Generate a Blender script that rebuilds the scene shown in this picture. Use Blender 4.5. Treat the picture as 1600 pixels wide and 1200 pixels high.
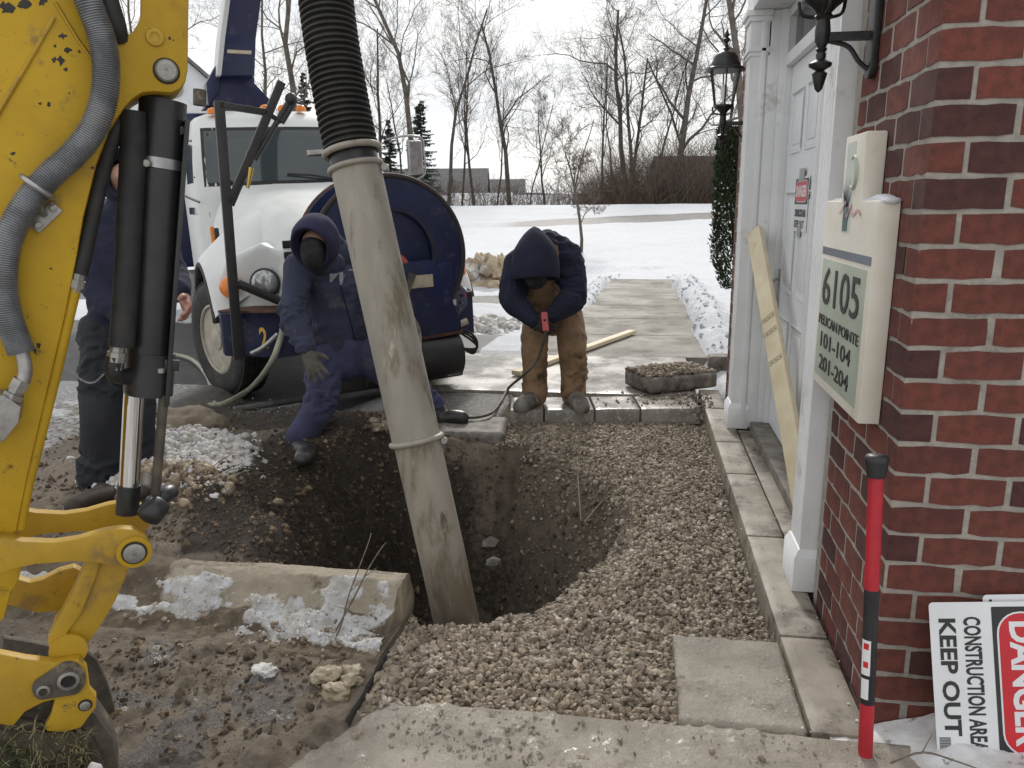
import bpy, bmesh, math, random
import numpy as np
from mathutils import Vector, Matrix, Euler

scene = bpy.context.scene
for _o in list(bpy.data.objects): bpy.data.objects.remove(_o)
COL = scene.collection
random.seed(7); RNG = np.random.default_rng(11)

# ---------------------------------------------------------------- camera
CZ = 1.518                                    # eye height over the paving (paving top is z = 0)
FPX = 1225.19                                 # focal length in pixels of a 1600 px wide frame
FW = np.array([-0.15159717, 0.96283762, -0.22352186])
RT = np.array([0.98808403, 0.15370514, -0.0080424])
UP = np.array([-0.02661294, 0.22207758, 0.97466574])
cam_d = bpy.data.cameras.new('camera'); cam = bpy.data.objects.new('camera', cam_d); COL.objects.link(cam)
cam_d.sensor_fit = 'HORIZONTAL'; cam_d.sensor_width = 36.0; cam_d.lens = FPX / 1600 * 36.0
cam_d.clip_start = 0.05; cam_d.clip_end = 2000
cam.matrix_world = Matrix(((RT[0], UP[0], -FW[0], 0), (RT[1], UP[1], -FW[1], 0), (RT[2], UP[2], -FW[2], CZ), (0, 0, 0, 1)))
scene.camera = cam
scene.render.resolution_x = 1024; scene.render.resolution_y = 768

# ---------------------------------------------------------------- sky and sun (bright winter overcast)
SUN_EL, SUN_AZ = math.radians(35), math.radians(-7)      # azimuth from +Y, negative = left of the view
world = bpy.data.worlds.new('World'); scene.world = world; world.use_nodes = True
wn = world.node_tree; wn.nodes.clear()
def wnode(t, **k):
    n = wn.nodes.new(t)
    for a, b in k.items(): setattr(n, a, b)
    return n
w_out = wnode('ShaderNodeOutputWorld'); w_bg = wnode('ShaderNodeBackground')
w_sky = wnode('ShaderNodeTexSky', sky_type='NISHITA', sun_disc=False, sun_elevation=SUN_EL, sun_rotation=SUN_AZ)
w_tc = wnode('ShaderNodeTexCoord'); w_map = wnode('ShaderNodeMapping'); w_map.inputs['Scale'].default_value = (1.4, 1.4, 5.0)
w_n = wnode('ShaderNodeTexNoise'); w_n.inputs['Scale'].default_value = 1.9; w_n.inputs['Detail'].default_value = 7; w_n.inputs['Roughness'].default_value = .55
w_r = wnode('ShaderNodeValToRGB'); w_r.color_ramp.elements[0].position = .30; w_r.color_ramp.elements[1].position = .56
w_r.color_ramp.elements[0].color = (.84, .84, .84, 1); w_r.color_ramp.elements[1].color = (1, 1, 1, 1)
w_n2 = wnode('ShaderNodeTexNoise'); w_n2.inputs['Scale'].default_value = 3.3; w_n2.inputs['Detail'].default_value = 6
w_r2 = wnode('ShaderNodeValToRGB'); w_r2.color_ramp.elements[0].position = .36; w_r2.color_ramp.elements[1].position = .58
w_r2.color_ramp.elements[0].color = (10.6, 10.8, 11.1, 1); w_r2.color_ramp.elements[1].color = (12.6, 12.6, 12.5, 1)
w_mix = wnode('ShaderNodeMix', data_type='RGBA')
L = wn.links.new
L(w_tc.outputs['Generated'], w_map.inputs['Vector']); L(w_map.outputs[0], w_n.inputs['Vector']); L(w_map.outputs[0], w_n2.inputs['Vector'])
L(w_n.outputs['Fac'], w_r.inputs['Fac']); L(w_n2.outputs['Fac'], w_r2.inputs['Fac'])
L(w_r.outputs['Color'], w_mix.inputs['Factor']); L(w_sky.outputs['Color'], w_mix.inputs['A']); L(w_r2.outputs['Color'], w_mix.inputs['B'])
L(w_mix.outputs['Result'], w_bg.inputs['Color']); w_bg.inputs['Strength'].default_value = 0.09
L(w_bg.outputs[0], w_out.inputs['Surface'])
sun_d = bpy.data.lights.new('sun', 'SUN'); sun = bpy.data.objects.new('sun', sun_d); COL.objects.link(sun)
sun_d.energy = 2.1; sun_d.angle = math.radians(8); sun_d.color = (1.0, .95, .88)
sd = Vector((math.sin(SUN_AZ) * math.cos(SUN_EL), math.cos(SUN_AZ) * math.cos(SUN_EL), math.sin(SUN_EL)))
sun.rotation_euler = sd.to_track_quat('Z', 'Y').to_euler(); sun.location = (0, 0, 30)

vs = scene.view_settings
vs.view_transform = 'Standard'; vs.look = 'None'; vs.gamma = 1; vs.use_curve_mapping = False; vs.exposure = 0.02

# ---------------------------------------------------------------- photo measurement helpers
def ray(x, y): return FW + (x - 800) / FPX * RT - (y - 600) / FPX * UP
EYE = np.array([0, 0, CZ])
def D(x, y, d): return EYE + d * ray(x, y)                                   # at a distance along the view axis
def WZ(x, y, z): r = ray(x, y); return EYE + r * ((z - CZ) / r[2])           # on a level plane
def WX(x, y, X): r = ray(x, y); return EYE + r * (X / r[0])
def WY(x, y, Y): r = ray(x, y); return EYE + r * (Y / r[1])

# ---------------------------------------------------------------- noise
_T = RNG.random(4096)
def _h(i, j, k): return _T[(i * 73 + j * 179 + k * 283 + (i * j) % 97 + (j * k) % 89) % 4096]
def vnoise(P):
    P = np.asarray(P, float); i = np.floor(P).astype(np.int64); f = P - i; f = f * f * (3 - 2 * f)
    x, y, z = i[..., 0], i[..., 1], i[..., 2]; fx, fy, fz = f[..., 0], f[..., 1], f[..., 2]
    def l(a, b, t): return a + (b - a) * t
    return l(l(l(_h(x, y, z), _h(x + 1, y, z), fx), l(_h(x, y + 1, z), _h(x + 1, y + 1, z), fx), fy),
             l(l(_h(x, y, z + 1), _h(x + 1, y, z + 1), fx), l(_h(x, y + 1, z + 1), _h(x + 1, y + 1, z + 1), fx), fy), fz)
def fbm(P, sc=1.0, oct=4, g=.5, seed=0):
    P = np.asarray(P, float) * sc + seed * 17.31 + 100; s = 0; a = 1; t = 0
    for _ in range(oct): s = s + a * vnoise(P); t += a; P = P * 2.03 + 5.7; a *= g
    return s / t
def fbm2(x, y, sc=1.0, oct=4, g=.5, seed=0): return fbm(np.stack([x, y, np.zeros_like(x)], -1), sc, oct, g, seed)
def sstep(a, b, x): t = np.clip((x - a) / (b - a), 0, 1); return t * t * (3 - 2 * t)

# ---------------------------------------------------------------- objects
def tag(o, label=None, cat=None, group=None, kind=None):
    if label: o['label'] = label
    if cat: o['category'] = cat
    if group: o['group'] = group
    if kind: o['kind'] = kind
    return o
def empty(name, loc, label, cat, group=None):
    o = bpy.data.objects.new(name, None); COL.objects.link(o); o.location = Vector(loc); o.empty_display_size = .1
    return tag(o, label, cat, group)
def link(name, me, mat, parent=None):
    if mat is not None and not me.materials: me.materials.append(mat)
    o = bpy.data.objects.new(name, me); COL.objects.link(o)
    if parent is not None:
        o.parent = parent
        o.matrix_parent_inverse = wmat(parent).inverted()
    return o
def wmat(o):
    m = Matrix.LocRotScale(o.location, o.rotation_euler, o.scale)
    return wmat(o.parent) @ o.matrix_parent_inverse @ m if o.parent else m
def mesh_np(name, V, F, mat, parent=None, smooth=False):
    V = np.ascontiguousarray(V, dtype=np.float32); F = np.ascontiguousarray(F, dtype=np.int32); k = F.shape[1]; n = len(F)
    me = bpy.data.meshes.new(name); me.vertices.add(len(V)); me.vertices.foreach_set('co', V.ravel())
    me.loops.add(n * k); me.loops.foreach_set('vertex_index', F.ravel()); me.polygons.add(n)
    me.polygons.foreach_set('loop_start', np.arange(n, dtype=np.int32) * k)
    me.update(calc_edges=True); me.validate()
    me.polygons.foreach_set('use_smooth', np.full(len(me.polygons), smooth, dtype=bool))
    return link(name, me, mat, parent)
def frame(t):
    t = np.asarray(t, float); t = t / np.linalg.norm(t); a = np.array([0, 0, 1.]) if abs(t[2]) < .9 else np.array([1., 0, 0])
    u = np.cross(a, t); u /= np.linalg.norm(u); return u, np.cross(t, u), t
def smooth_path(P, n, closed=False):
    P = np.asarray(P, float); m = len(P); ts = np.linspace(0, m - 1, n); out = []
    for t in ts:
        i = min(int(t), m - 2); f = t - i
        p0, p1, p2, p3 = P[max(i - 1, 0)], P[i], P[i + 1], P[min(i + 2, m - 1)]
        out.append(.5 * ((2 * p1) + (-p0 + p2) * f + (2 * p0 - 5 * p1 + 4 * p2 - p3) * f * f + (-p0 + 3 * p1 - 3 * p2 + p3) * f ** 3))
    return np.array(out)
def tubes_np(P, R, seg):
    """many thin tubes at once: P (B,n,3), R (B,n) -> vertices, quads"""
    B, n, _ = P.shape; T_ = np.gradient(P, axis=1); T_ /= np.maximum(np.linalg.norm(T_, axis=2, keepdims=True), 1e-9)
    ref = np.where(np.abs(T_[:, :1, 2:3]) < .9, np.array([0, 0, 1.]), np.array([1., 0, 0])); u = np.cross(np.broadcast_to(ref, T_.shape), T_); u /= np.maximum(np.linalg.norm(u, axis=2, keepdims=True), 1e-9); v = np.cross(T_, u)
    an = np.arange(seg) * 2 * math.pi / seg
    V = P[:, :, None] + R[:, :, None, None] * (np.cos(an)[:, None] * u[:, :, None] + np.sin(an)[:, None] * v[:, :, None])
    j = np.arange(seg); f = np.stack([j, (j + 1) % seg, (j + 1) % seg + seg, j + seg], 1); f = (f[None] + (np.arange(n - 1) * seg)[:, None, None]).reshape(-1, 4)
    return V.reshape(-1, 3), (f[None] + (np.arange(B) * n * seg)[:, None, None]).reshape(-1, 4)
class TubeSet:
    def __init__(s): s.g = {}
    def tube(s, P, R, seg, cap=False): P = np.asarray(P, float); s.g.setdefault((len(P), seg), []).append((P, np.broadcast_to(np.asarray(R, float), (len(P),))))
    def build(s, name, mt, parent=None, smooth=False, fix=False):
        Vs, Fs, b = [], [], 0
        for (n, seg), L_ in s.g.items():
            V, F = tubes_np(np.array([q[0] for q in L_]), np.array([q[1] for q in L_]), seg); Vs.append(V); Fs.append(F + b); b += len(V)
        return mesh_np(name, np.concatenate(Vs), np.concatenate(Fs), mt, parent, smooth)
class MB:
    def __init__(s): s.v = []; s.f = []
    def add(s, V, F):
        b = len(s.v); s.v += [tuple(map(float, q)) for q in V]; s.f += [tuple(int(i) + b for i in q) for q in F]; return s
    def box(s, c, size, R=None):
        h = np.array(size) / 2; V = np.array([[x, y, z] for x in (-1, 1) for y in (-1, 1) for z in (-1, 1)]) * h
        if R is not None: V = V @ np.array(R)        # rows of R are the box axes
        return s.add(V + np.array(c), [(0, 1, 3, 2), (4, 6, 7, 5), (0, 4, 5, 1), (2, 3, 7, 6), (0, 2, 6, 4), (1, 5, 7, 3)])
    def bx(s, x0, x1, y0, y1, z0, z1): return s.box(((x0 + x1) / 2, (y0 + y1) / 2, (z0 + z1) / 2), (x1 - x0, y1 - y0, z1 - z0))
    def bar(s, a, b, w, h, up=(0, 0, 1)):
        a, b = np.array(a, float), np.array(b, float); t = b - a; L_ = np.linalg.norm(t); t /= L_
        u = np.cross(np.array(up, float), t)
        if np.linalg.norm(u) < 1e-4: u = np.cross(np.array([1., 0, 0]), t)
        u /= np.linalg.norm(u); return s.box((a + b) / 2, (w, L_, h), np.array([u, t, np.cross(u, t) * 1.0]))
    def tube(s, P, r, seg=8, cap=True, closed=False):
        P = np.asarray(P, float); n = len(P); r = np.broadcast_to(np.asarray(r, float), (n,))
        T = np.gradient(P, axis=0) if n > 2 else np.repeat((P[-1] - P[0])[None], n, 0)
        if closed: T = np.roll(P, -1, 0) - np.roll(P, 1, 0)
        T = T / np.maximum(np.linalg.norm(T, axis=1, keepdims=True), 1e-9)
        u, v, _ = frame(T[0]); V = []; an = np.arange(seg) * 2 * math.pi / seg
        for i in range(n):
            u = u - T[i] * (u @ T[i]); u /= np.linalg.norm(u); v = np.cross(T[i], u)
            V += list(P[i] + r[i] * (np.cos(an)[:, None] * u + np.sin(an)[:, None] * v))
        F = []
        for i in range(n if closed else n - 1):
            a, b = i * seg, ((i + 1) % n) * seg
            F += [(a + j, a + (j + 1) % seg, b + (j + 1) % seg, b + j) for j in range(seg)]
        if cap and not closed: F += [tuple(range(seg))[::-1], tuple(range((n - 1) * seg, n * seg))]
        return s.add(V, F)
    def lathe(s, prof, o, axis, seg=24, cap=True):
        u, v, t = frame(axis); o = np.array(o, float); an = np.arange(seg) * 2 * math.pi / seg; V = []
        for (r_, h_) in prof: V += list(o + t * h_ + r_ * (np.cos(an)[:, None] * u + np.sin(an)[:, None] * v))
        F = []
        for i in range(len(prof) - 1):
            a, b = i * seg, (i + 1) * seg; F += [(a + j, a + (j + 1) % seg, b + (j + 1) % seg, b + j) for j in range(seg)]
        if cap: F += [tuple(range(seg))[::-1], tuple(range((len(prof) - 1) * seg, len(prof) * seg))]
        return s.add(V, F)
    def prism(s, poly, off):                          # poly: 3-D points (near face), off: extrusion vector
        P = np.asarray(poly, float); n = len(P); V = list(P) + list(P + np.asarray(off, float))
        return s.add(V, [tuple(range(n)), tuple(range(2 * n - 1, n - 1, -1))] + [((i + 1) % n, i, n + i, n + (i + 1) % n) for i in range(n)])
    def ball(s, c, r, su=12, sv=8, R=None):
        r = np.broadcast_to(np.asarray(r, float), (3,)); V = []
        for i in range(sv + 1):
            a = math.pi * i / sv
            for j in range(su): b = 2 * math.pi * j / su; V.append((math.sin(a) * math.cos(b) * r[0], math.sin(a) * math.sin(b) * r[1], math.cos(a) * r[2]))
        V = np.array(V)
        if R is not None: V = V @ np.array(R)
        F = [(i * su + j, i * su + (j + 1) % su, (i + 1) * su + (j + 1) % su, (i + 1) * su + j) for i in range(sv) for j in range(su)]
        return s.add(V + np.array(c), F)
    def torus(s, c, axis, R, r, seg=28, seg2=8, a0=0, a1=2 * math.pi):
        u, v, t = frame(axis); full = abs(a1 - a0 - 2 * math.pi) < 1e-6; n = seg if full else seg + 1
        an = a0 + (a1 - a0) * np.arange(n) / seg
        return s.tube(np.array(c) + R * (np.cos(an)[:, None] * u + np.sin(an)[:, None] * v), r, seg2, closed=full)
    def build(s, name, mat, parent=None, smooth=False, bevel=0, auto=None, seg=2, fix=True):
        me = bpy.data.meshes.new(name); me.from_pydata(s.v, [], s.f); me.update()
        if fix or bevel:
            bm = bmesh.new(); bm.from_mesh(me)
            bmesh.ops.remove_doubles(bm, verts=bm.verts, dist=1e-6)
            bmesh.ops.recalc_face_normals(bm, faces=bm.faces)
            if bevel:
                es = [e for e in bm.edges if len(e.link_faces) == 2 and e.calc_face_angle(0) > math.radians(32)]
                try: bmesh.ops.bevel(bm, geom=es, offset=bevel, segments=seg, affect='EDGES', clamp_overlap=True, profile=.6)
                except Exception: pass
            bm.to_mesh(me); bm.free()
        if smooth or auto or bevel:
            me.polygons.foreach_set('use_smooth', [True] * len(me.polygons))
            if not smooth: me.set_sharp_from_angle(angle=math.radians(auto or 38))
        return link(name, me, mat, parent)
def text_mesh(name, txt, o, right, up, width, height, mat, parent, proud=.0012, shear=0, bold=0):
    cu = bpy.data.curves.new('t', 'FONT'); cu.body = txt; cu.extrude = .002; cu.offset = bold; cu.resolution_u = 3
    ob = bpy.data.objects.new('t', cu); COL.objects.link(ob); bpy.context.view_layer.update()
    me = bpy.data.meshes.new_from_object(ob.evaluated_get(bpy.context.evaluated_depsgraph_get())); bpy.data.objects.remove(ob)
    n = len(me.vertices); co = np.zeros(n * 3); me.vertices.foreach_get('co', co); co = co.reshape(-1, 3)
    lo, hi = co.min(0), co.max(0); s = (co - lo) / np.maximum(hi - lo, 1e-6)
    right, up = np.array(right, float), np.array(up, float); nrm = np.cross(right, up)
    W_ = np.array(o) + (s[:, :1] * width + s[:, 1:2] * height * shear) * right + s[:, 1:2] * height * up + (s[:, 2:3] * proud) * nrm
    me.vertices.foreach_set('co', W_.astype(np.float32).ravel()); me.update()
    return link(name, me, mat, parent)
def baked(o):                                        # replace an object's mesh by its evaluated mesh
    bpy.context.view_layer.update(); dg = bpy.context.evaluated_depsgraph_get()
    me = bpy.data.meshes.new_from_object(o.evaluated_get(dg)); o.modifiers.clear(); old = o.data; o.data = me; bpy.data.meshes.remove(old)
    return o

# ---------------------------------------------------------------- materials
MATS = {}
def mat(name, c, c2=None, sc=8., rough=.6, bump=0., bsc=None, metal=0., dirt=None, dsc=3., damt=.45, detail=6, space='Object', spec=.5, wet=None, coat=0, rvar=0., hue=None, bdist=.01, trans=0, tint=None, stretch=None):
    m = bpy.data.materials.new(name); m.use_nodes = True; nt = m.node_tree; b = nt.nodes['Principled BSDF']; K = nt.links.new
    def N(t, **k):
        n = nt.nodes.new(t)
        for a, v in k.items(): setattr(n, a, v)
        return n
    b.inputs['Roughness'].default_value = rough; b.inputs['Metallic'].default_value = metal; b.inputs['Specular IOR Level'].default_value = spec
    b.inputs['Coat Weight'].default_value = coat; b.inputs['Transmission Weight'].default_value = trans
    tc = N('ShaderNodeTexCoord'); vec = tc.outputs['Object']
    if space == 'World': vec = N('ShaderNodeNewGeometry').outputs['Position']
    if stretch:
        mp = N('ShaderNodeMapping'); mp.inputs['Scale'].default_value = stretch; K(vec, mp.inputs['Vector']); vec = mp.outputs[0]
    col = None
    if c2 is None: b.inputs['Base Color'].default_value = (*c, 1)
    def noise(s, det=detail, ro=.6):
        n = N('ShaderNodeTexNoise'); n.inputs['Scale'].default_value = s; n.inputs['Detail'].default_value = det; n.inputs['Roughness'].default_value = ro; K(vec, n.inputs['Vector']); return n.outputs['Fac']
    def ramp(f, a, b2):
        r = N('ShaderNodeMapRange'); r.inputs['From Min'].default_value = a; r.inputs['From Max'].default_value = b2; r.interpolation_type = 'SMOOTHSTEP'; K(f, r.inputs['Value']); return r.outputs['Result']
    def mixc(f, A, B):
        x = N('ShaderNodeMix', data_type='RGBA'); K(f, x.inputs['Factor'])
        for i, q in (('A', A), ('B', B)):
            if isinstance(q, tuple): x.inputs[i].default_value = (*q, 1)
            else: K(q, x.inputs[i])
        return x.outputs['Result']
    if c2 is not None: col = mixc(ramp(noise(sc), .36, .64), c, c2)
    if dirt is not None:
        for dc, ds, da in ([(dirt, dsc, damt)] if not isinstance(dirt, list) else dirt):
            col = mixc(ramp(noise(ds, 9, .68), 1 - da - .06, 1 - da + .06), col if col is not None else c, dc)
    if hue:                                           # per-object variation
        oi = N('ShaderNodeObjectInfo'); r = N('ShaderNodeValToRGB'); r.color_ramp.interpolation = 'CONSTANT'
        e = r.color_ramp.elements
        while len(e) < len(hue): e.new(.5)
        for i, q in enumerate(hue): e[i].position = i / len(hue); e[i].color = (*q, 1)
        K(oi.outputs['Random'], r.inputs['Fac']); mm = N('ShaderNodeMix', data_type='RGBA', blend_type='MULTIPLY'); mm.inputs['Factor'].default_value = 1
        K(col, mm.inputs['A']); K(r.outputs['Color'], mm.inputs['B']); col = mm.outputs['Result']
    if tint:                                          # per-stone lightness carried by the mesh
        at = N('ShaderNodeAttribute'); at.attribute_name = 'tint'; r = N('ShaderNodeValToRGB'); e = r.color_ramp.elements; K(at.outputs['Fac'], r.inputs['Fac'])
        while len(e) < len(tint): e.new(.5)
        for i, q in enumerate(tint): e[i].position = i / (len(tint) - 1); e[i].color = (*q, 1)
        mm = N('ShaderNodeMix', data_type='RGBA', blend_type='MULTIPLY'); mm.inputs['Factor'].default_value = 1; K(col, mm.inputs['A']); K(r.outputs['Color'], mm.inputs['B']); col = mm.outputs['Result']
    if col is not None: K(col, b.inputs['Base Color'])
    if rvar or wet is not None:
        rr = N('ShaderNodeMapRange'); K(noise(wet[0] if wet else sc * 1.7, 5), rr.inputs['Value'])
        rr.inputs['From Min'].default_value = .4; rr.inputs['From Max'].default_value = .62
        rr.inputs['To Min'].default_value = wet[1] if wet else rough - rvar; rr.inputs['To Max'].default_value = rough + (0 if wet else rvar); K(rr.outputs['Result'], b.inputs['Roughness'])
    if bump:
        bp = N('ShaderNodeBump'); bp.inputs['Strength'].default_value = bump; bp.inputs['Distance'].default_value = bdist; K(noise(bsc or sc * 4, 8, .65), bp.inputs['Height']); K(bp.outputs['Normal'], b.inputs['Normal'])
    MATS[name] = m; return m

# ================================================================ MATERIALS
M = {}
M['snow'] = mat('snow', (.66, .68, .71), (.57, .59, .625), 3, .75, .35, 30, space='World', bdist=.03)
M['concrete'] = mat('concrete', (.29, .26, .215), (.20, .175, .14), 5, .75, .25, 90, space='World', dirt=[((.075, .06, .045), 3.1, .44), ((.40, .38, .35), 26, .32), ((.12, .095, .07), 6, .36)], wet=(2.2, .55), bdist=.006)
M['concrete_wet'] = mat('concrete_wet', (.38, .345, .29), (.27, .24, .20), 4.5, .34, .8, 42, space='World', dirt=[((.11, .09, .07), 5, .38)], wet=(3.0, .06), bdist=.022)
M['concrete_salt'] = mat('concrete_salt', (.34, .315, .28), (.23, .21, .185), 6, .42, .2, 100, space='World', dirt=[((.52, .51, .50), 34, .40), ((.15, .13, .105), 4, .38)], wet=(1.7, .12), bdist=.004)
M['walk'] = mat('walk', (.25, .235, .205), (.185, .172, .148), 3.2, .85, .2, 90, space='World', dirt=[((.13, .11, .088), 2.1, .42), ((.45, .44, .43), 5.5, .25)], wet=(1.3, .62), bdist=.004, spec=.3)
M['paver_side'] = mat('paver_side', (.24, .22, .195), (.12, .105, .09), 9, .7, .4, 70, space='World', dirt=[((.06, .05, .042), 12, .42)], bdist=.006)
M['stone'] = mat('gravel_stone', (.275, .228, .172), (.165, .132, .098), 30, .62, .15, 150, space='World', dirt=[((.45, .41, .35), 14, .40), ((.12, .095, .07), 5, .36)], bdist=.004, tint=[(.60, .58, .56), (.88, .87, .86), (1.05, 1.05, 1.04), (1.2, 1.19, 1.16), (1.55, 1.54, 1.52)])
M['clod'] = mat('soil_clod', (.12, .090, .062), (.060, .045, .032), 22, .85, .6, 120, space='World', dirt=[((.17, .135, .095), 9, .40)], bdist=.006, tint=[(.5, .48, .46), (1, 1, 1), (1.3, 1.25, 1.2), (2.0, 1.9, 1.8)])
M['mudsnow'] = mat('dirty_snow', (.30, .24, .165), (.17, .13, .09), 10, .7, .5, 60, space='World', dirt=[((.55, .51, .44), 16, .38)], bdist=.01, tint=[(.5, .48, .45), (.9, .88, .85), (1.1, 1.1, 1.1), (1.5, 1.5, 1.5)])
M['snowlump'] = mat('snow_lump', (.62, .62, .62), (.46, .43, .39), 9, .75, .5, 60, space='World', bdist=.01)
M['ice'] = mat('yellow_ice', (.22, .175, .11), (.34, .29, .21), 24, .5, .3, 60, space='World', bdist=.008)
M['twig'] = mat('twig', (.11, .09, .07), (.18, .155, .13), 30, .8)
M['bark'] = mat('bark', (.11, .094, .078), (.066, .056, .047), 3, .9)
M['bark2'] = mat('bark_pale', (.15, .13, .108), (.085, .072, .058), 3, .9)
M['brush'] = mat('brush', (.15, .112, .088), (.088, .068, .055), 2, .9)

def attr_ground(name, layers, base, base2, rough=.85):
    """ground whose kinds of surface (snow, soil, wet asphalt, mud) are laid out by the mesh attribute 'zone'"""
    m = bpy.data.materials.new(name); m.use_nodes = True; nt = m.node_tree; b = nt.nodes['Principled BSDF']; K = nt.links.new
    g = nt.nodes.new('ShaderNodeNewGeometry'); at = nt.nodes.new('ShaderNodeAttribute'); at.attribute_name = 'zone'
    sep = nt.nodes.new('ShaderNodeSeparateColor'); K(at.outputs['Color'], sep.inputs[0])
    def noise(s, det=8, ro=.65):
        n = nt.nodes.new('ShaderNodeTexNoise'); n.inputs['Scale'].default_value = s; n.inputs['Detail'].default_value = det; n.inputs['Roughness'].default_value = ro; K(g.outputs['Position'], n.inputs['Vector']); return n.outputs['Fac']
    def rng(f, a, c, lo=0, hi=1):
        r = nt.nodes.new('ShaderNodeMapRange'); r.inputs['From Min'].default_value = a; r.inputs['From Max'].default_value = c; r.inputs['To Min'].default_value = lo; r.inputs['To Max'].default_value = hi
        K(f, r.inputs['Value']); return r.outputs['Result']
    def mx(f, A, B, t='RGBA'):
        x = nt.nodes.new('ShaderNodeMix'); x.data_type = t; K(f, x.inputs['Factor'])
        s = [i for i in x.inputs if i.name in 'AB' and i.enabled]
        for i, q in zip(s, (A, B)):
            if isinstance(q, tuple): i.default_value = (*q, 1)
            elif isinstance(q, float): i.default_value = q
            else: K(q, i)
        return [o for o in x.outputs if o.enabled][0]
    def addf(a, n, amt):
        q = nt.nodes.new('ShaderNodeMath'); q.operation = 'MULTIPLY_ADD'; K(n, q.inputs[0]); q.inputs[1].default_value = amt; K(a, q.inputs[2]); return q.outputs[0]
    col = mx(rng(noise(14), .36, .64), base, base2); ro = None
    edge = noise(26, 8, .7)
    for ch, (cA, cB, sc, rA) in layers.items():
        c = mx(rng(noise(sc), .36, .64), cA, cB)
        f = rng(addf(sep.outputs[ch], edge, .55), .72, .86)
        col = mx(f, col, c); ro = mx(f, rough if ro is None else ro, rA, 'FLOAT')
    K(col, b.inputs['Base Color']); K(ro, b.inputs['Roughness'])
    bp = nt.nodes.new('ShaderNodeBump'); bp.inputs['Strength'].default_value = .9; bp.inputs['Distance'].default_value = .018; K(noise(55, 9, .7), bp.inputs['Height']); K(bp.outputs[0], b.inputs['Normal'])
    return m
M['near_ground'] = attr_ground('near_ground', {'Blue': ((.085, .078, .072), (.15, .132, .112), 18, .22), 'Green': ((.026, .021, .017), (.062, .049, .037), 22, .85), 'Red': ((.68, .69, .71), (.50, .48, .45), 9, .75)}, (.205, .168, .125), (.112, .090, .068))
M['far_ground'] = attr_ground('far_ground', {'Blue': ((.085, .083, .082), (.045, .044, .044), 2.5, .58), 'Green': ((.20, .155, .11), (.09, .07, .05), 3, .8)}, (.66, .68, .71), (.55, .57, .61), .8)

def set_zone(o, rgb):
    a = o.data.attributes.new('zone', 'FLOAT_COLOR', 'POINT'); a.data.foreach_set('color', np.concatenate([rgb, np.ones((len(rgb), 1))], 1).astype(np.float32).ravel())
def grid(xs, ys):
    X, Y = np.meshgrid(xs, ys); n, m_ = len(xs), len(ys)
    i = np.arange((m_ - 1) * n).reshape(m_ - 1, n)[:, :-1].ravel()
    return X.ravel(), Y.ravel(), np.stack([i, i + 1, i + n + 1, i + n], 1)
def sdpoly(x, y, poly):                                # signed distance, negative inside
    P = np.array(poly, float); d = np.full(x.shape, 1e9); ins = np.zeros(x.shape, bool)
    for a, b in zip(P, np.roll(P, -1, 0)):
        e = b - a; wx, wy = x - a[0], y - a[1]; t = np.clip((wx * e[0] + wy * e[1]) / (e @ e), 0, 1)
        d = np.minimum(d, np.hypot(wx - e[0] * t, wy - e[1] * t))
        c = ((a[1] <= y) & (b[1] > y)) | ((b[1] <= y) & (a[1] > y))
        with np.errstate(divide='ignore', invalid='ignore'): ins ^= c & (x < a[0] + (y - a[1]) / (b[1] - a[1] + 1e-12) * e[0])
    return np.where(ins, -d, d)

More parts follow.
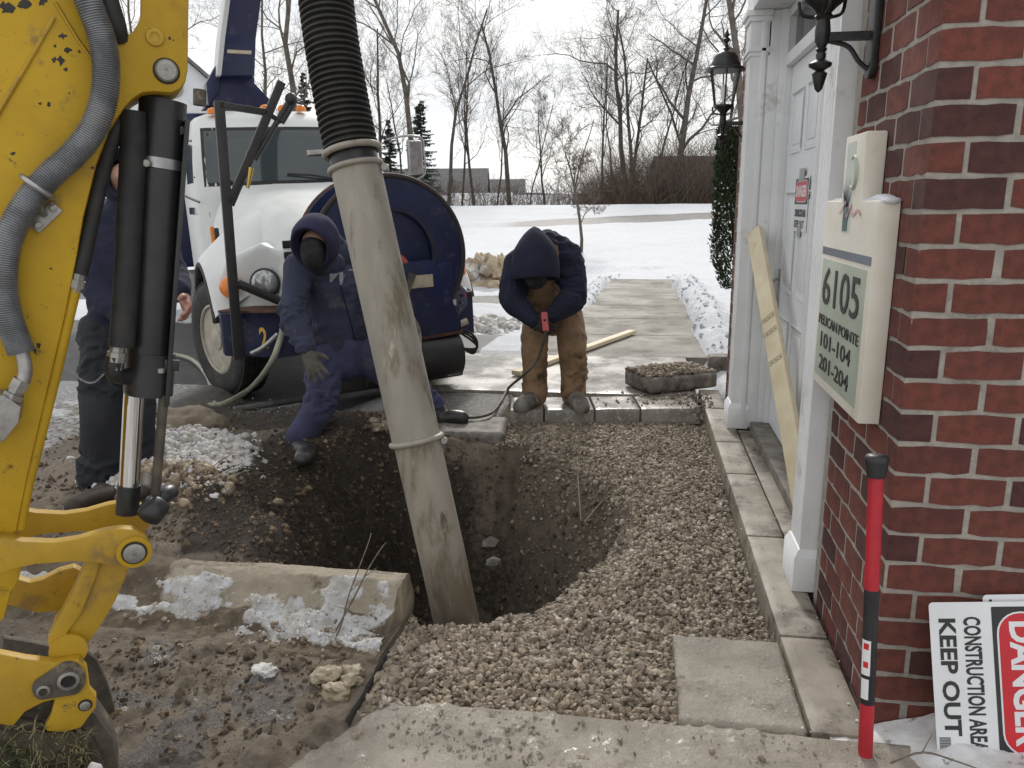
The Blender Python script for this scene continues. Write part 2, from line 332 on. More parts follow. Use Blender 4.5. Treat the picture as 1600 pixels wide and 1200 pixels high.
# ================================================================ NEAR GROUND with the excavated pit
PIT = [(-.86, 2.70), (-.60, 2.78), (-.25, 3.02), (-.06, 3.50), (.06, 4.05), (-.08, 4.50), (-.38, 4.92), (-.78, 5.18), (-.95, 5.10), (-1.80, 5.05), (-2.10, 4.66), (-2.02, 4.10), (-1.86, 3.45), (-1.74, 2.96), (-.98, 2.93), (-.90, 2.84)]
GRAVEL = [(-.83, 2.06), (.55, 2.06), (.55, 5.95), (-.93, 5.75), (-.93, 5.2), (-.86, 2.8)]
def surf(x, y):
    z = np.full(x.shape, -.10)
    gr = sdpoly(x, y, GRAVEL); wg = sstep(.03, -.03, gr)
    zg = -.055 - .018 * (y - 2.1) - .03 * sstep(.3, .54, x) * sstep(2.6, 3.2, y) + .03 * (fbm2(x, y, 2.2, 3, seed=2) - .5) - .05 * sstep(5.2, 2.9, y) * sstep(2.3, 2.9, y)
    zl = -.10 + .02 * (fbm2(x, y, 1.7, 4, seed=3) - .5)
    # lawn strip behind the rolled kerb: mounds of dug soil and shovelled snow
    strip = sstep(2.80, 3.10, y) * sstep(-.9, -1.6, x)
    zl = zl + strip * (.09 + .16 * (fbm2(x, y, 2.4, 5, seed=4) - .5))
    sn = np.exp(-((((x + 2.72 + .40 * (y - 4.15)) / .46) ** 2 + ((y - 4.15) / .64) ** 2) * 1.0) ** 1.6)
    so = np.exp(-(((x + 2.85) / .85) ** 2 + ((y - 5.20) / .26) ** 2))
    mud = np.exp(-(((x + 2.25) / .42) ** 2 + ((y - 3.55) / .32) ** 2))
    zl = zl + sn * (.13 + .20 * (fbm2(x, y, 9, 5, .6, seed=5) - .5)) + so * .045 + mud * (.09 + .14 * (fbm2(x, y, 6, 4, seed=6) - .5))
    rd = sstep(5.30, 5.75, y) * sstep(-.93, -1.0, x); zl = zl * (1 - rd) + rd * (-.185 + .148 * sstep(-2.6, -1.9, x) + .01 * fbm2(x, y, 3, 3, seed=8))
    pad = sstep(-3.35, -3.75, x) * sstep(3.9, 4.3, y - .55 * (x + 3.6)); zl = zl * (1 - pad) + pad * -.04
    zl = zl + .028 * (fbm2(x, y, 14, 4, seed=7) - .5) * (1 - .8 * rd) + sstep(2.55, 2.4, y) * (.055 * (fbm2(x, y, 5, 5, .62, seed=17) - .5) + .03 * sstep(.55, .7, fbm2(x, y, 9, 4, .6, seed=18)))
    return zl * (1 - wg) + zg * wg
def pitd(x, y):
    return sdpoly(x + .30 * (fbm2(x, y, 2.3, 5, .6, seed=21) - .5), y + .30 * (fbm2(x, y, 2.3, 5, .6, seed=22) - .5), PIT)
def G(x, y):
    x = np.asarray(x, float); y = np.asarray(y, float); z = surf(x, y); d = -pitd(x, y)
    right = sstep(-.75, -.3, x); slope = .20 + .22 * right + .50 * sstep(-1.25, -1.8, x)
    dep = 1.0 * sstep(0, 1, d / (slope + .10)) + .42 * sstep(.1, .7, d)
    lip = .05 * sstep(-.14, .02, d) * right
    rough_ = sstep(.02, .2, d) * (.24 * (fbm2(x, y, 4.5, 6, .6, seed=9) - .5) + .12 * (fbm2(x, y, 19, 4, .6, seed=10) - .5))
    return z - dep - lip + rough_
STEP = .0165
gx, gy, gf = grid(np.arange(-5.2, .575, STEP), np.arange(1.0, 6.35, STEP))
gz = G(gx, gy); d_ = pitd(gx, gy); gr_ = sdpoly(gx, gy, GRAVEL)
n1 = fbm2(gx, gy, 3.5, 5, seed=31); n2 = fbm2(gx, gy, 7.5, 4, seed=32)
snow_m = np.exp(-((((gx + 2.72 + .40 * (gy - 4.15)) / .48) ** 2 + ((gy - 4.15) / .66) ** 2) * 1.0) ** 1.8) * 1.5 + .45 * sstep(.50, .66, n1) * sstep(3.1, 3.0, gy) * sstep(2.5, 2.6, gy)
snow_m += .55 * sstep(.52, .62, n2) * sstep(5.75, 5.45, gy) * sstep(5.15, 5.4, gy) * sstep(-1.7, -2.0, gx) + .5 * sstep(-3.5, -3.9, gx) * sstep(4.0, 4.3, gy)
snow_m *= sstep(-.03, .05, d_)
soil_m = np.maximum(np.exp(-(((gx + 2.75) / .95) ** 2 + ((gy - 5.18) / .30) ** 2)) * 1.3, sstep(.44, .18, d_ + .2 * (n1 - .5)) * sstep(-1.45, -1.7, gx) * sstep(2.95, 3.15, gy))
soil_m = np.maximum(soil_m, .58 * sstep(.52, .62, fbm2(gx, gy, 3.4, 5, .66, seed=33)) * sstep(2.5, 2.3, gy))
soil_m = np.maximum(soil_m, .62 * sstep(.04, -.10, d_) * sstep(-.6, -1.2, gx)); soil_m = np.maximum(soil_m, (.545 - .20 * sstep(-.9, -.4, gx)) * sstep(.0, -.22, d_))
asp_m = sstep(2.58, 2.42, gy) * .62 * sstep(.55, .68, n1) + sstep(5.4, 5.7, gy) * sstep(-.95, -1.0, gx) * .9
asp_m = np.where(gr_ < .0, 0, asp_m)
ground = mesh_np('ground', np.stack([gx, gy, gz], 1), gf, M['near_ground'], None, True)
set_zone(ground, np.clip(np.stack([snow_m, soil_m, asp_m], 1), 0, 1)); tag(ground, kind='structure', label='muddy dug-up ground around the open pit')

# ---- stones, clods and lumps (real geometry, joined)
ICO_V = []; _p = (1 + 5 ** .5) / 2
for a in (-1, 1):
    for b in (-_p, _p): ICO_V += [(a, b, 0), (0, a, b), (b, 0, a)]
ICO_V = np.array(ICO_V) / math.hypot(1, _p)
_bm = bmesh.new(); [_bm.verts.new(v) for v in ICO_V]; bmesh.ops.convex_hull(_bm, input=_bm.verts); _bm.verts.index_update()
ICO_V = np.array([v.co[:] for v in _bm.verts]); ICO_F = np.array([[v.index for v in f.verts] for f in _bm.faces]); _bm.free()
def sub_ico():
    bm = bmesh.new(); bmesh.ops.create_icosphere(bm, subdivisions=2, radius=1); v = np.array([q.co[:] for q in bm.verts]); f = np.array([[q.index for q in g.verts] for g in bm.faces]); bm.free(); return v, f
ICO2_V, ICO2_F = sub_ico()
def ico_n(k):
    bm = bmesh.new(); bmesh.ops.create_icosphere(bm, subdivisions=k, radius=1); v = np.array([q.co[:] for q in bm.verts]); f = np.array([[q.index for q in g.verts] for g in bm.faces]); bm.free(); return v, f
ICO4_V, ICO4_F = ico_n(4)
def lump(c, r3, seed, amp=.35):
    u = ICO4_V; d = (fbm(u, 1.1, 3, seed=seed) - .5) * 2.2 + (fbm(u, 3.2, 4, .6, seed=seed + 1) - .5) * 1.1; V = u * (1 + amp * d)[:, None]; b = MB(); b.v = [tuple(q) for q in V * np.array(r3) + np.array(c)]; b.f = [tuple(f) for f in ICO4_F]; return b
def rot_rand(n):
    q = RNG.normal(size=(n, 4)); q /= np.linalg.norm(q, axis=1, keepdims=True); w, x, y, z = q.T
    return np.stack([np.stack([1 - 2 * (y * y + z * z), 2 * (x * y - z * w), 2 * (x * z + y * w)], -1), np.stack([2 * (x * y + z * w), 1 - 2 * (x * x + z * z), 2 * (y * z - x * w)], -1), np.stack([2 * (x * z - y * w), 2 * (y * z + x * w), 1 - 2 * (x * x + y * y)], -1)], 1)
def scatter(name, P, R, mt, parent=None, smooth=False, jit=.28, flat=.62, fine=False, label=None, cat=None):
    bv, bf = (ICO2_V, ICO2_F) if fine else (ICO_V, ICO_F); n = len(P); k = len(bv)
    V = bv[None] * (1 + jit * (RNG.random((n, k, 1)) * 2 - 1)) * np.stack([RNG.uniform(.8, 1.25, n), RNG.uniform(.7, 1.1, n), RNG.uniform(flat * .8, flat * 1.2, n)], -1)[:, None, :]
    V = np.einsum('nij,nkj->nki', rot_rand(n), V) * R[:, None, None] + P[:, None, :]
    F = (bf[None] + (np.arange(n) * k)[:, None, None]).reshape(-1, 3)
    o = mesh_np(name, V.reshape(-1, 3), F, mt, parent, smooth); tag(o, label, cat, kind='stuff')
    a = o.data.attributes.new('tint', 'FLOAT', 'POINT'); a.data.foreach_set('value', np.repeat(RNG.random(n), k).astype(np.float32)); return o
def rnd(n, x0, x1, y0, y1): return RNG.uniform(x0, x1, n), RNG.uniform(y0, y1, n)
x, y = rnd(46000, -.95, .545, 2.08, 5.9); dp = pitd(x, y); dg_ = sdpoly(x, y, GRAVEL)
k = (dg_ < -.004) & ((dp > -.03) | ((RNG.random(len(x)) < np.clip(.40 + dp * .8, .03, 1)) & (x > -.75))); x, y = x[k], y[k]
r = (.005 + .0165 * RNG.random(len(x)) ** 1.25) * np.where(RNG.random(len(x)) < .06, 1.4, 1) * .84
P = np.stack([x, y, G(x, y) + r * RNG.uniform(.05, .75, len(x))], 1)
scatter('gravel', P, r, M['stone'], label='tan crushed stone gravel filling the trench up to the building', cat='gravel')
x, y = rnd(66000, -4.0, -.86, 1.5, 5.5); dp = pitd(x, y); wgt = .06 + .35 * sstep(.45, .6, fbm2(x, y, 2.5, 3, seed=41)) + .5 * np.exp(-(((x + 2.2) / .5) ** 2 + ((y - 3.6) / .35) ** 2)) + .5 * sstep(.25, 0, dp) * (dp > -.3) * (x < -1.5) + .25 * sstep(2.5, 2.3, y) * sstep(.48, .6, fbm2(x, y, 1.9, 3, seed=44))
k = (RNG.random(len(x)) < wgt) & ~((y > 2.45) & (y < 2.9) & (x > -3.6)) & ~((x > -1.0) & (y > 2.0) & (y < 2.5)); x, y = x[k], y[k]
r = .0022 + .012 * RNG.random(len(x)) ** 4.5 + .014 * (RNG.random(len(x)) < .016)
scatter('soil_clods', np.stack([x, y, G(x, y) + r * .3], 1), r, M['clod'], jit=.4, flat=.75, label='brown clods and crumbs of dug soil', cat='soil')
x, y = rnd(9000, -2.0, -.0, 2.9, 5.1); dp = pitd(x, y); k = dp < -.02; x, y = x[k], y[k]; r = .003 + .024 * RNG.random(len(x)) ** 5
scatter('pit_wall_stones', np.stack([x, y, G(x, y) - r * .3], 1), r, M['clod'], jit=.4, flat=.8, label='stones bedded in the dark walls of the pit', cat='stones')
x, y = rnd(7000, -3.6, -1.95, 3.45, 5.2); k = RNG.random(len(x)) < np.exp(-((((x + 2.72 + .40 * (y - 4.15)) / .46) ** 2 + ((y - 4.15) / .64) ** 2) * 1.1) ** 1.8); x, y = x[k], y[k]
r = .005 + .026 * RNG.random(len(x)) ** 3.4
scatter('snow_lumps', np.stack([x, y, G(x, y) - r * .15], 1), r, M['snowlump'], smooth=True, jit=.34, flat=.8, fine=True, label='heap of crumbly white snow beside the black soil', cat='snow')
x, y = rnd(3500, -2.9, -1.75, 3.35, 4.0); k = RNG.random(len(x)) < np.exp(-(((x + 2.35) / .22) ** 2 + ((y - 3.62) / .16) ** 2)) * .7; x, y = x[k], y[k]; r = .006 + .030 * RNG.random(len(x)) ** 3
scatter('dirty_snow_lumps', np.stack([x, y, G(x, y) + r * .1], 1), r, M['mudsnow'], smooth=True, jit=.38, flat=.8, fine=True, label='brown-stained lumps of slush at the foot of the snow heap', cat='snow')
# black topsoil with torn roots hanging over the pit's left wall
rb = MB()
for _ in range(800):
    t = RNG.random(); a = np.array([-2.25 + .75 * RNG.random(), 3.5 + 1.5 * t, 0]); a[2] = float(G(a[0], a[1])) + .01
    ln = RNG.uniform(.05, .19); an = RNG.uniform(-1.2, 1.2); b2 = a + ln * np.array([math.cos(an), math.sin(an), RNG.uniform(-.6, .35)]); b2[2] = max(b2[2], float(G(b2[0], b2[1])) - .01) + .01
    rb.tube([a, (a + b2) / 2 + RNG.normal(size=3) * .018, b2], [.0028, .002, .0008], 3, cap=False)
M['root'] = mat('root', (.04, .031, .024), (.08, .062, .047), 20, .9)
tag(rb.build('grass_roots', M['root'], fix=False), 'torn black grass roots and topsoil at the left edge of the pit', 'roots', kind='stuff')

# ================================================================ KERBS
def rough_mesh(o, amp, sc, seed, keep=None):
    me = o.data; n = len(me.vertices); co = np.zeros(n * 3, np.float32); no = np.zeros(n * 3, np.float32)
    me.vertices.foreach_get('co', co); me.vertices.foreach_get('normal', no); co = co.reshape(-1, 3).astype(float); no = no.reshape(-1, 3)
    co = co + no * ((fbm(co, sc, 4, seed=seed) - .5) * 2 * amp)[:, None]
    me.vertices.foreach_set('co', co.astype(np.float32).ravel()); me.update(); return o
def block(name, c, size, R, mt, parent, seed, cut=.03, amp=.004, bevel=.008, sc=12):
    """a cast block, cut fine enough for chipped edges"""
    bm = bmesh.new(); h = np.array(size) / 2; n = [max(1, min(40, int(round(s / cut)))) for s in size]
    bmesh.ops.create_cube(bm, size=1)
    for ax in range(3):
        es = [e for e in bm.edges if abs((e.verts[0].co - e.verts[1].co)[ax]) > 1e-6 and abs((e.verts[0].co - e.verts[1].co).length - abs((e.verts[0].co - e.verts[1].co)[ax])) < 1e-6]
        if n[ax] > 1: bmesh.ops.subdivide_edges(bm, edges=es, cuts=n[ax] - 1, use_grid_fill=True)
    rm = np.array(R) if R is not None else np.eye(3)
    for v in bm.verts:
        p = np.array(v.co) * np.array(size); q = np.abs(np.abs(p) - h); on = q < 1e-6
        if on.sum() >= 2: p = np.where(on, p - np.sign(p) * bevel, p)
        v.co = Vector(p @ rm + np.array(c))
    bmesh.ops.recalc_face_normals(bm, faces=bm.faces); me = bpy.data.meshes.new(name); bm.to_mesh(me); bm.free()
    me.polygons.foreach_set('use_smooth', [True] * len(me.polygons)); me.set_sharp_from_angle(angle=math.radians(50))
    o = link(name, me, mt, parent); return rough_mesh(o, amp, sc, seed)
M['kerb_old'] = mat('kerb_old', (.27, .225, .165), (.17, .135, .095), 6, .75, .5, 60, space='World', dirt=[((.085, .066, .047), 5, .40)], bdist=.008)
def kerb_mat():
    m = attr_ground('snowy_kerb', {'Green': ((.19, .148, .10), (.10, .078, .055), 16, .85), 'Red': ((.66, .67, .70), (.44, .42, .38), 14, .75)}, (.40, .355, .28), (.31, .268, .20), .75); return m
# rolled kerb beside the pit: swept profile, broken off at its right end
prof = np.array([(3.22, -.42), (3.235, -.20), (3.232, .0), (3.205, .042), (3.12, .050), (3.02, .036), (2.92, -.005), (2.80, -.052), (2.68, -.078), (2.56, -.095), (2.44, -.115), (2.44, -.3)])
pf = smooth_path(prof, 84); xs_ = np.linspace(-.885, -3.7, 260); kv = []
for i, xx in enumerate(xs_):
    q = pf.copy(); tx = np.full(len(q), xx)
    w = sstep(-.885 - .07, -.885, xx)
    tx = tx + w * .05 * (fbm2(q[:, 0] * 1.0, q[:, 1], 9, 3, seed=51) - .6)
    dz = (.022 + .055 * sstep(2.98, 2.85, q[:, 0])) * (fbm2(tx, q[:, 0], 8, 6, .62, seed=52) - .5) * sstep(2.44, 2.6, q[:, 0]) + .03 * sstep(.5, .62, fbm2(tx, q[:, 0], 3.4, 4, seed=53)) * sstep(3.1, 3.0, q[:, 0]) * sstep(2.5, 2.62, q[:, 0])
    kv.append(np.stack([tx, q[:, 0] - .06 * sstep(-1.6, -.9, xx) * 0, q[:, 1] + dz], 1))
nn = len(pf); kv = np.concatenate(kv); kf = np.array([(i * nn + j, i * nn + j + 1, (i + 1) * nn + j + 1, (i + 1) * nn + j) for i in range(len(xs_) - 1) for j in range(nn - 1)])
ka = empty('broken_kerb', (-1.8, 2.6, -.1), 'snow-crusted concrete kerb broken off at the near edge of the pit', 'kerb')
M['snowy_kerb'] = kerb_mat()
kx, ky = kv[:, 0].copy(), kv[:, 1].copy()
smk = np.exp(-(((kx + 1.16) / .30) ** 2 + ((ky - 2.80) / .24) ** 2) * 1.2) * 1.05 + .85 * np.exp(-(((kx + 1.72) / .20) ** 2 + ((ky - 2.86) / .14) ** 2)) + .8 * np.exp(-(((kx + 2.4) / .35) ** 2 + ((ky - 2.88) / .17) ** 2)) + .35 * sstep(.5, .6, fbm2(kx, ky, 4, 4, seed=54)) * sstep(3.05, 2.95, ky)
smk *= .55 + .9 * sstep(.40, .52, fbm2(kx, ky, 10, 4, seed=56))
kv[:, 1] = 2.44 + (kv[:, 1] - 2.44) * .56
kv[:, 2] += .016 * sstep(.45, .95, smk) * (.25 + 1.3 * fbm2(kx, ky, 22, 4, .62, seed=58)) * sstep(2.46, 2.56, ky) * sstep(3.15, 3.05, ky)
ko = mesh_np('kerb_stone', kv, kf, M['snowy_kerb'], ka, True)
set_zone(ko, np.clip(np.stack([smk * (.62 + .5 * fbm2(kx, ky, 24, 4, .6, seed=57)), np.maximum(.50 * sstep(.50, .62, fbm2(kx, ky, 5, 4, seed=55)), .9 * sstep(2.90, 2.78, ky + .14 * (fbm2(kx, ky, 6, 3, seed=59) - .5)) + .9 * sstep(-1.75, -2.0, kx)), 0 * kx], 1), 0, 1))
kk = np.nonzero((smk > .55) & (ky > 2.5) & (ky < 3.08))[0]; kk = RNG.choice(kk, 1500); r = .0015 + .007 * RNG.random(1500) ** 5
scatter('snow_crumbs', kv[kk] + RNG.normal(size=(1500, 3)) * np.array([.012, .008, 0]), r, M['snowlump'], smooth=True, fine=True, jit=.34, flat=.7, label='crumbs of snow crusted on the broken kerb', cat='snow')
ec = MB(); e0 = kv[:nn]; ec.add(list(e0) + [e0.mean(0) + np.array([.02, 0, -.02])], [(j, j + 1, nn) for j in range(nn - 1)] + [(nn - 1, 0, nn)])
ec.build('broken_end', M['kerb_old'], ka)
# lumps of snow and ice lying along that kerb
x, y = rnd(900, -3.4, -.92, 2.38, 2.76); k = RNG.random(len(x)) < .2 + .6 * np.exp(-(((x + 1.35) / .5) ** 2 + ((y - 2.52) / .09) ** 2)); x, y = x[k], y[k]
r = .003 + .011 * RNG.random(len(x)) ** 3
kz = -.095 + .11 * sstep(2.46, 2.80, y)
scatter('slush_crumbs', np.stack([x, y, kz + .004], 1), r, M['mudsnow'], smooth=False, fine=False, jit=.4, flat=.8, label='tan crumbs of slush along the broken kerb', cat='slush')
for nm, px, py, rr, lb in (('ice_chunk', 512, 1057, .042, 'large yellowish ice chunk on the mud in front of the snowy kerb'), ('ice_chunk', 548, 1063, .030, 'small rounded yellow ice chunk between the two bigger ones'), ('ice_chunk', 528, 1080, .036, 'lowest yellow ice chunk nearest the concrete strip'), ('ice_chunk', 552, 1050, .034, 'pale ice chunk nearest the snowy kerb end'), ('snow_clump', 415, 1048, .038, 'flat white snow clump lying on the wet asphalt'), ('ice_chunk', 690, 666, .0, '')):
    if rr == 0: continue
    c = WZ(px, py, -.085); b = lump(c, rr * np.array([1.25, .95, .62]), int(px), .75)
    o = b.build(nm, M['ice'] if nm == 'ice_chunk' else M['snowlump'], None, True); tag(o, lb, 'ice' if nm == 'ice_chunk' else 'snow')
# asphalt cut edge
ae = MB(); ys = np.linspace(2.08, 2.52, 40)
for i in range(len(ys) - 1):
    pass
ev = []; 
for yy in ys: 
    w = .02 * (float(fbm2(np.array([yy]), np.array([0.]), 14, 3, seed=61)[0]) - .5); ev += [(-.875 + w, yy, -.083), (-.862 + w, yy, -.086), (-.848 + w * 1.6, yy, -.12), (-.838 + w, yy, -.21)]
M['tar'] = mat('tar_edge', (.012, .011, .010), (.03, .027, .024), 40, .8, .8, 90, space='World')
ao = mesh_np('asphalt_edge', np.array(ev), np.array([(i * 4 + j, i * 4 + j + 1, i * 4 + j + 5, i * 4 + j + 4) for i in range(len(ys) - 1) for j in range(3)]), M['tar'], ground, True)

# far kerb, undercut by the pit
kb = empty('concrete_kerb', (-1.4, 5.3, -.2), 'wet concrete kerb slab undercut at the back of the pit', 'kerb')
block('kerb_slab', (-1.375, 5.31, -.135), (.98, .44, .22), np.array([[.992, .10, 0], [-.10, .992, 0], [0, 0, 1]]), M['paver_side'], kb, 71, .025, .010, .012, 9)
x, y = rnd(420, -2.0, -1.55, 4.98, 5.25); r = .012 + .03 * RNG.random(len(x)) ** 2
scatter('tan_slush', np.stack([x, y, .0 + .05 * RNG.random(len(x)) - .10 * sstep(-1.7, -2.0, x)], 1), r, M['mudsnow'], smooth=True, fine=True, jit=.25, label='tan slush heaped on the end of the back kerb', cat='slush')

# ---- the yard beyond the dug area
M['yard'] = mat('yard_snow', (.62, .63, .65), (.30, .25, .19), 1.3, .8, .5, 20, space='World', bdist=.02)
for x0_, x1_, y0_, y1_, z_ in ((-40, -5.19, -12, 5.9, -.2), (-5.19, 30, -12, 1.01, -.14), (.56, 30, 1.01, 5.9, -.2)):
    sx_, sy_, sf_ = grid(np.linspace(x0_, x1_, 60), np.linspace(y0_, y1_, 40)); tag(mesh_np('yard', np.stack([sx_, sy_, z_ + .05 * (fbm2(sx_, sy_, .8, 3, seed=77) - .5)], 1), sf_, M['yard'], None, True), 'snowy yard around the work site', kind='structure')

# ================================================================ PAVING
pv = bpy.data.objects.new('paving', None); COL.objects.link(pv); tag(pv, 'grey concrete pavers along the building and the step', kind='structure')
ysm = [2.125, 2.668, 3.55, 4.43, 5.06, 5.93, 6.55]
for i in range(6):
    block('paver', (.6325, (ysm[i] + ysm[i + 1]) / 2, -.065), (.172, ysm[i + 1] - ysm[i] - .007, .13), None, M['concrete'], pv, 80 + i, .022, .0022, .005, 9)
ptop = [(-.915, 5.68), (-.655, 5.715), (-.275, 5.78), (.07, 5.835), (.528, 5.905)]
for i in range(4):
    a, b = np.array(ptop[i]), np.array(ptop[i + 1]); d = b - a; ln = np.linalg.norm(d); d /= ln; nrm = np.array([-d[1], d[0]])
    c = (a + b) / 2 + nrm * .205; block('paver', (c[0], c[1], -.066), (ln - .007, .41, .13), np.array([[d[0], d[1], 0], [nrm[0], nrm[1], 0], [0, 0, 1]]), M['concrete_salt'], pv, 90 + i, .022, .0025, .005, 9)
block('slab', (.355, 2.376, -.045), (.372, .494, .088), None, M['concrete_wet'], pv, 97, .012, .0045, .006, 26)
# front concrete strip, wet and muddy
bm_x = np.linspace(-1.0, 1.9, 210); bm_y = np.linspace(.7, 2.115, 100)
sx, sy, sf = grid(bm_x, bm_y); lim = -.74 - .62 * (2.08 - sy); sx2 = np.maximum(sx, lim + .02 * (fbm2(sx * 0, sy, 9, 3, seed=99) - .5))
keepx = sy - .0
sz = .0 + .010 * (fbm2(sx2, sy, 5, 4, seed=101) - .5) + .012 * sstep(.52, .66, fbm2(sx2, sy, 16, 4, seed=102)) * sstep(.6, .3, sx2) - .09 * sstep(-.0, -.03, sx2 - lim - .02)
sy2 = sy - sstep(2.07, 2.12, sy) * (.0 + .05 * sstep(-.3, -.7, sx2) * fbm2(sx2, sy * 0, 6, 3, seed=103)); sz = sz - .12 * (sy > 2.11)
o = mesh_np('concrete_strip', np.stack([sx2, sy2, sz], 1), sf, M['concrete_wet'], None, True); tag(o, 'wet muddy concrete strip across the foreground', kind='structure')
x, y = rnd(260, -.8, .7, 1.5, 2.08); r = .003 + .012 * RNG.random(len(x)) ** 4
xm, ym = rnd(2600, -.9, .75, 1.3, 2.09); km = RNG.random(len(xm)) < sstep(.42, .62, fbm2(xm, ym, 3.3, 3, seed=104)); xm, ym = xm[km], ym[km]
scatter('mud_splashes', np.stack([xm, ym, np.full(len(xm), .002)], 1), .002 + .008 * RNG.random(len(xm)) ** 3, M['concrete_wet'], smooth=True, fine=True, jit=.3, flat=.45, label='wet mud splashes on the concrete strip', cat='mud')
scatter('pebbles', np.stack([x, y, np.full(len(x), .004)], 1), r, M['stone'], label='stray pebbles on the wet concrete strip', cat='pebbles')
x, y = rnd(700, .16, .72, 2.1, 5.8); r = .0012 + .004 * RNG.random(len(x)) ** 3
scatter('salt_grains', np.stack([x, y, np.full(len(x), .003)], 1), r, M['snowlump'], label='scattered salt grains on the pavers by the wall', cat='salt')
x, y = rnd(520, -.3, .62, 5.9, 6.35); k = RNG.random(len(x)) < .2 + .7 * sstep(.1, .5, x); x, y = x[k], y[k]; r = .004 + .014 * RNG.random(len(x)) ** 2.5
scatter('spilled_gravel', np.stack([x, y, np.full(len(x), .004)], 1), r, M['stone'], label='gravel spilled on the step by the wall corner', cat='gravel')

# ================================================================ FAR GROUND: driveway, snow field, bank
def H(x, y):
    z = -.19 + 1.62 * sstep(16, 46, y + .10 * x) - .10 * sstep(8, 14, y) * sstep(-2.6, -1.5, x) * 0
    z = z + .25 * sstep(36.5, 40, y) * 0 - 7.5 * sstep(47.5, 110, y)
    z = z + .20 * sstep(-.95, -.4, x) * sstep(20, 14, y) * sstep(5.9, 6.1, y)                       # lawn beside the walk stands at paving height
    z = z + .165 * sstep(-3.0, -1.9, x) * sstep(-.5, -.9, x) * sstep(5.9, 6.3, y) * sstep(10.5, 9.0, y)
    return z
def roadmask(x, y):
    e = 1.1 * (fbm2(x, y, .45, 4, seed=111) - .5)
    drive = sstep(-1.45 + e * .3, -1.75 + e * .3, x) * sstep(10.4, 9.7, y + e + .14 * (x + 3)) + sstep(13.0, 13.3, y + e * .3) * sstep(14.9, 14.5, y + e * .3) * sstep(-1.5, -2.0, x + e)
    y0 = 33.9 + .30 * x + .004 * x * x * 0; cross = sstep(1.75, 1.2, np.abs(y - y0 - .0)) * sstep(-6, -2, x) + .45 * sstep(1.6, .9, np.abs(y - y0)) * sstep(-2, -6, x)
    return np.clip(drive + cross, 0, 1)
def far_h(x, y, m=None):
    m = roadmask(x, y) if m is None else m
    z = H(x, y) + (1 - m) * sstep(9, 10.5, y) * (.05 + .16 * (fbm2(x, y, .9, 5, seed=112) - .45)) * sstep(50, 40, y)
    z = z + .018 * (fbm2(x, y, 5, 3, seed=113) - .5)
    e = .22 * (fbm2(x, y, 1.3, 4, seed=131) - .5); xl = -.80 + .05 * (y - 8)
    ws = sstep(.80, .66, x + e) * sstep(xl - .14, xl, x + e) * sstep(17.2, 16.4, y + 3 * e) * sstep(5.9, 6.1, y)          # cleared walk
    berm = np.exp(-((x + e - .98) / .20) ** 2) * sstep(7.6, 8.4, y) * sstep(18, 15, y) + np.exp(-((x + e - xl + .30) / .22) ** 2) * sstep(10.2, 11, y) * sstep(18, 15, y)
    z = z + berm * (.05 + .17 * fbm2(x, y, 3.2, 5, .6, seed=132)) + (1 - m) * sstep(7.5, 9, y) * sstep(46, 20, y) * .07 * (fbm2(x, y, 3.5, 5, .62, seed=133) - .5)
    z = z * (1 - ws) - .12 * ws
    z = np.where((y < 8.1) & (x > -1.9) & (x < .70), np.minimum(z, -.06), z)
    return z - .25 * sstep(.60, .72, x) * sstep(6.5, 6.3, y)
yy = np.concatenate([np.arange(5.85, 20, .08), np.arange(20, 50, .3), np.geomspace(50.5, 420, 40)])
xx = np.concatenate([-np.geomspace(260, 12, 40), np.arange(-11.8, -3, .14), np.arange(-3, 3, .05), np.arange(3, 8, .2), np.geomspace(8.2, 260, 40)])
fx, fy, ff = grid(xx, yy); fm = roadmask(fx, fy); fz = far_h(fx, fy, fm)
far = mesh_np('snow_field', np.stack([fx, fy, fz], 1), ff, M['far_ground'], None, True)
set_zone(far, np.stack([0 * fx, sstep(46.5, 50, fy) * .9 + .25 * sstep(.5, .6, fbm2(fx, fy, .5, 4, seed=114)) * sstep(44.5, 46, fy) + .42 * sstep(.52, .66, fbm2(fx, fy, 1.2, 5, .65, seed=115)) * sstep(38, 44, fy), fm], 1)); tag(far, 'snow-covered lawn and bank crossed by wet asphalt', kind='structure')
# concrete pad and walk, cast in slabs
wk = bpy.data.objects.new('walkway', None); COL.objects.link(wk); tag(wk, 'concrete walkway running from the step into the snow', kind='structure')
block('slab', (-.62, 7.15, -.069), (2.30, 1.66, .13), None, M['concrete_salt'], wk, 120, .06, .004, .006, 3)
ycut = [7.995, 9.35, 10.75, 12.15, 13.55, 14.95, 16.5]
for i in range(6):
    yc = (ycut[i] + ycut[i + 1]) / 2; x0 = -1.0 + .05 * i; block('slab', ((x0 + .86) / 2, yc, -.073), (.86 - x0, ycut[i + 1] - ycut[i] - .008, .13), None, M['walk'], wk, 121 + i, .09, .004, .006, 2)
x, y = rnd(2600, -1.9, 1.7, 7.6, 18); e = .22 * (fbm2(x, y, 1.3, 4, seed=131) - .5); xl = -.80 + .05 * (y - 8); k = ((x + e > .68) & (x + e < 1.2) | (x + e < xl) & (x + e > xl - .5)) & ((y > 8.2) | (x > .72)) & ~((x < 0) & (y < 10.4)); x, y = x[k], y[k]
r = .008 + .03 * RNG.random(len(x)) ** 3
scatter('shovelled_snow', np.stack([x, y, far_h(x, y) + r * .1], 1), r, M['snow'], smooth=True, fine=True, jit=.34, flat=.6, label='shovelled snow banked along both sides of the walkway', cat='snow')

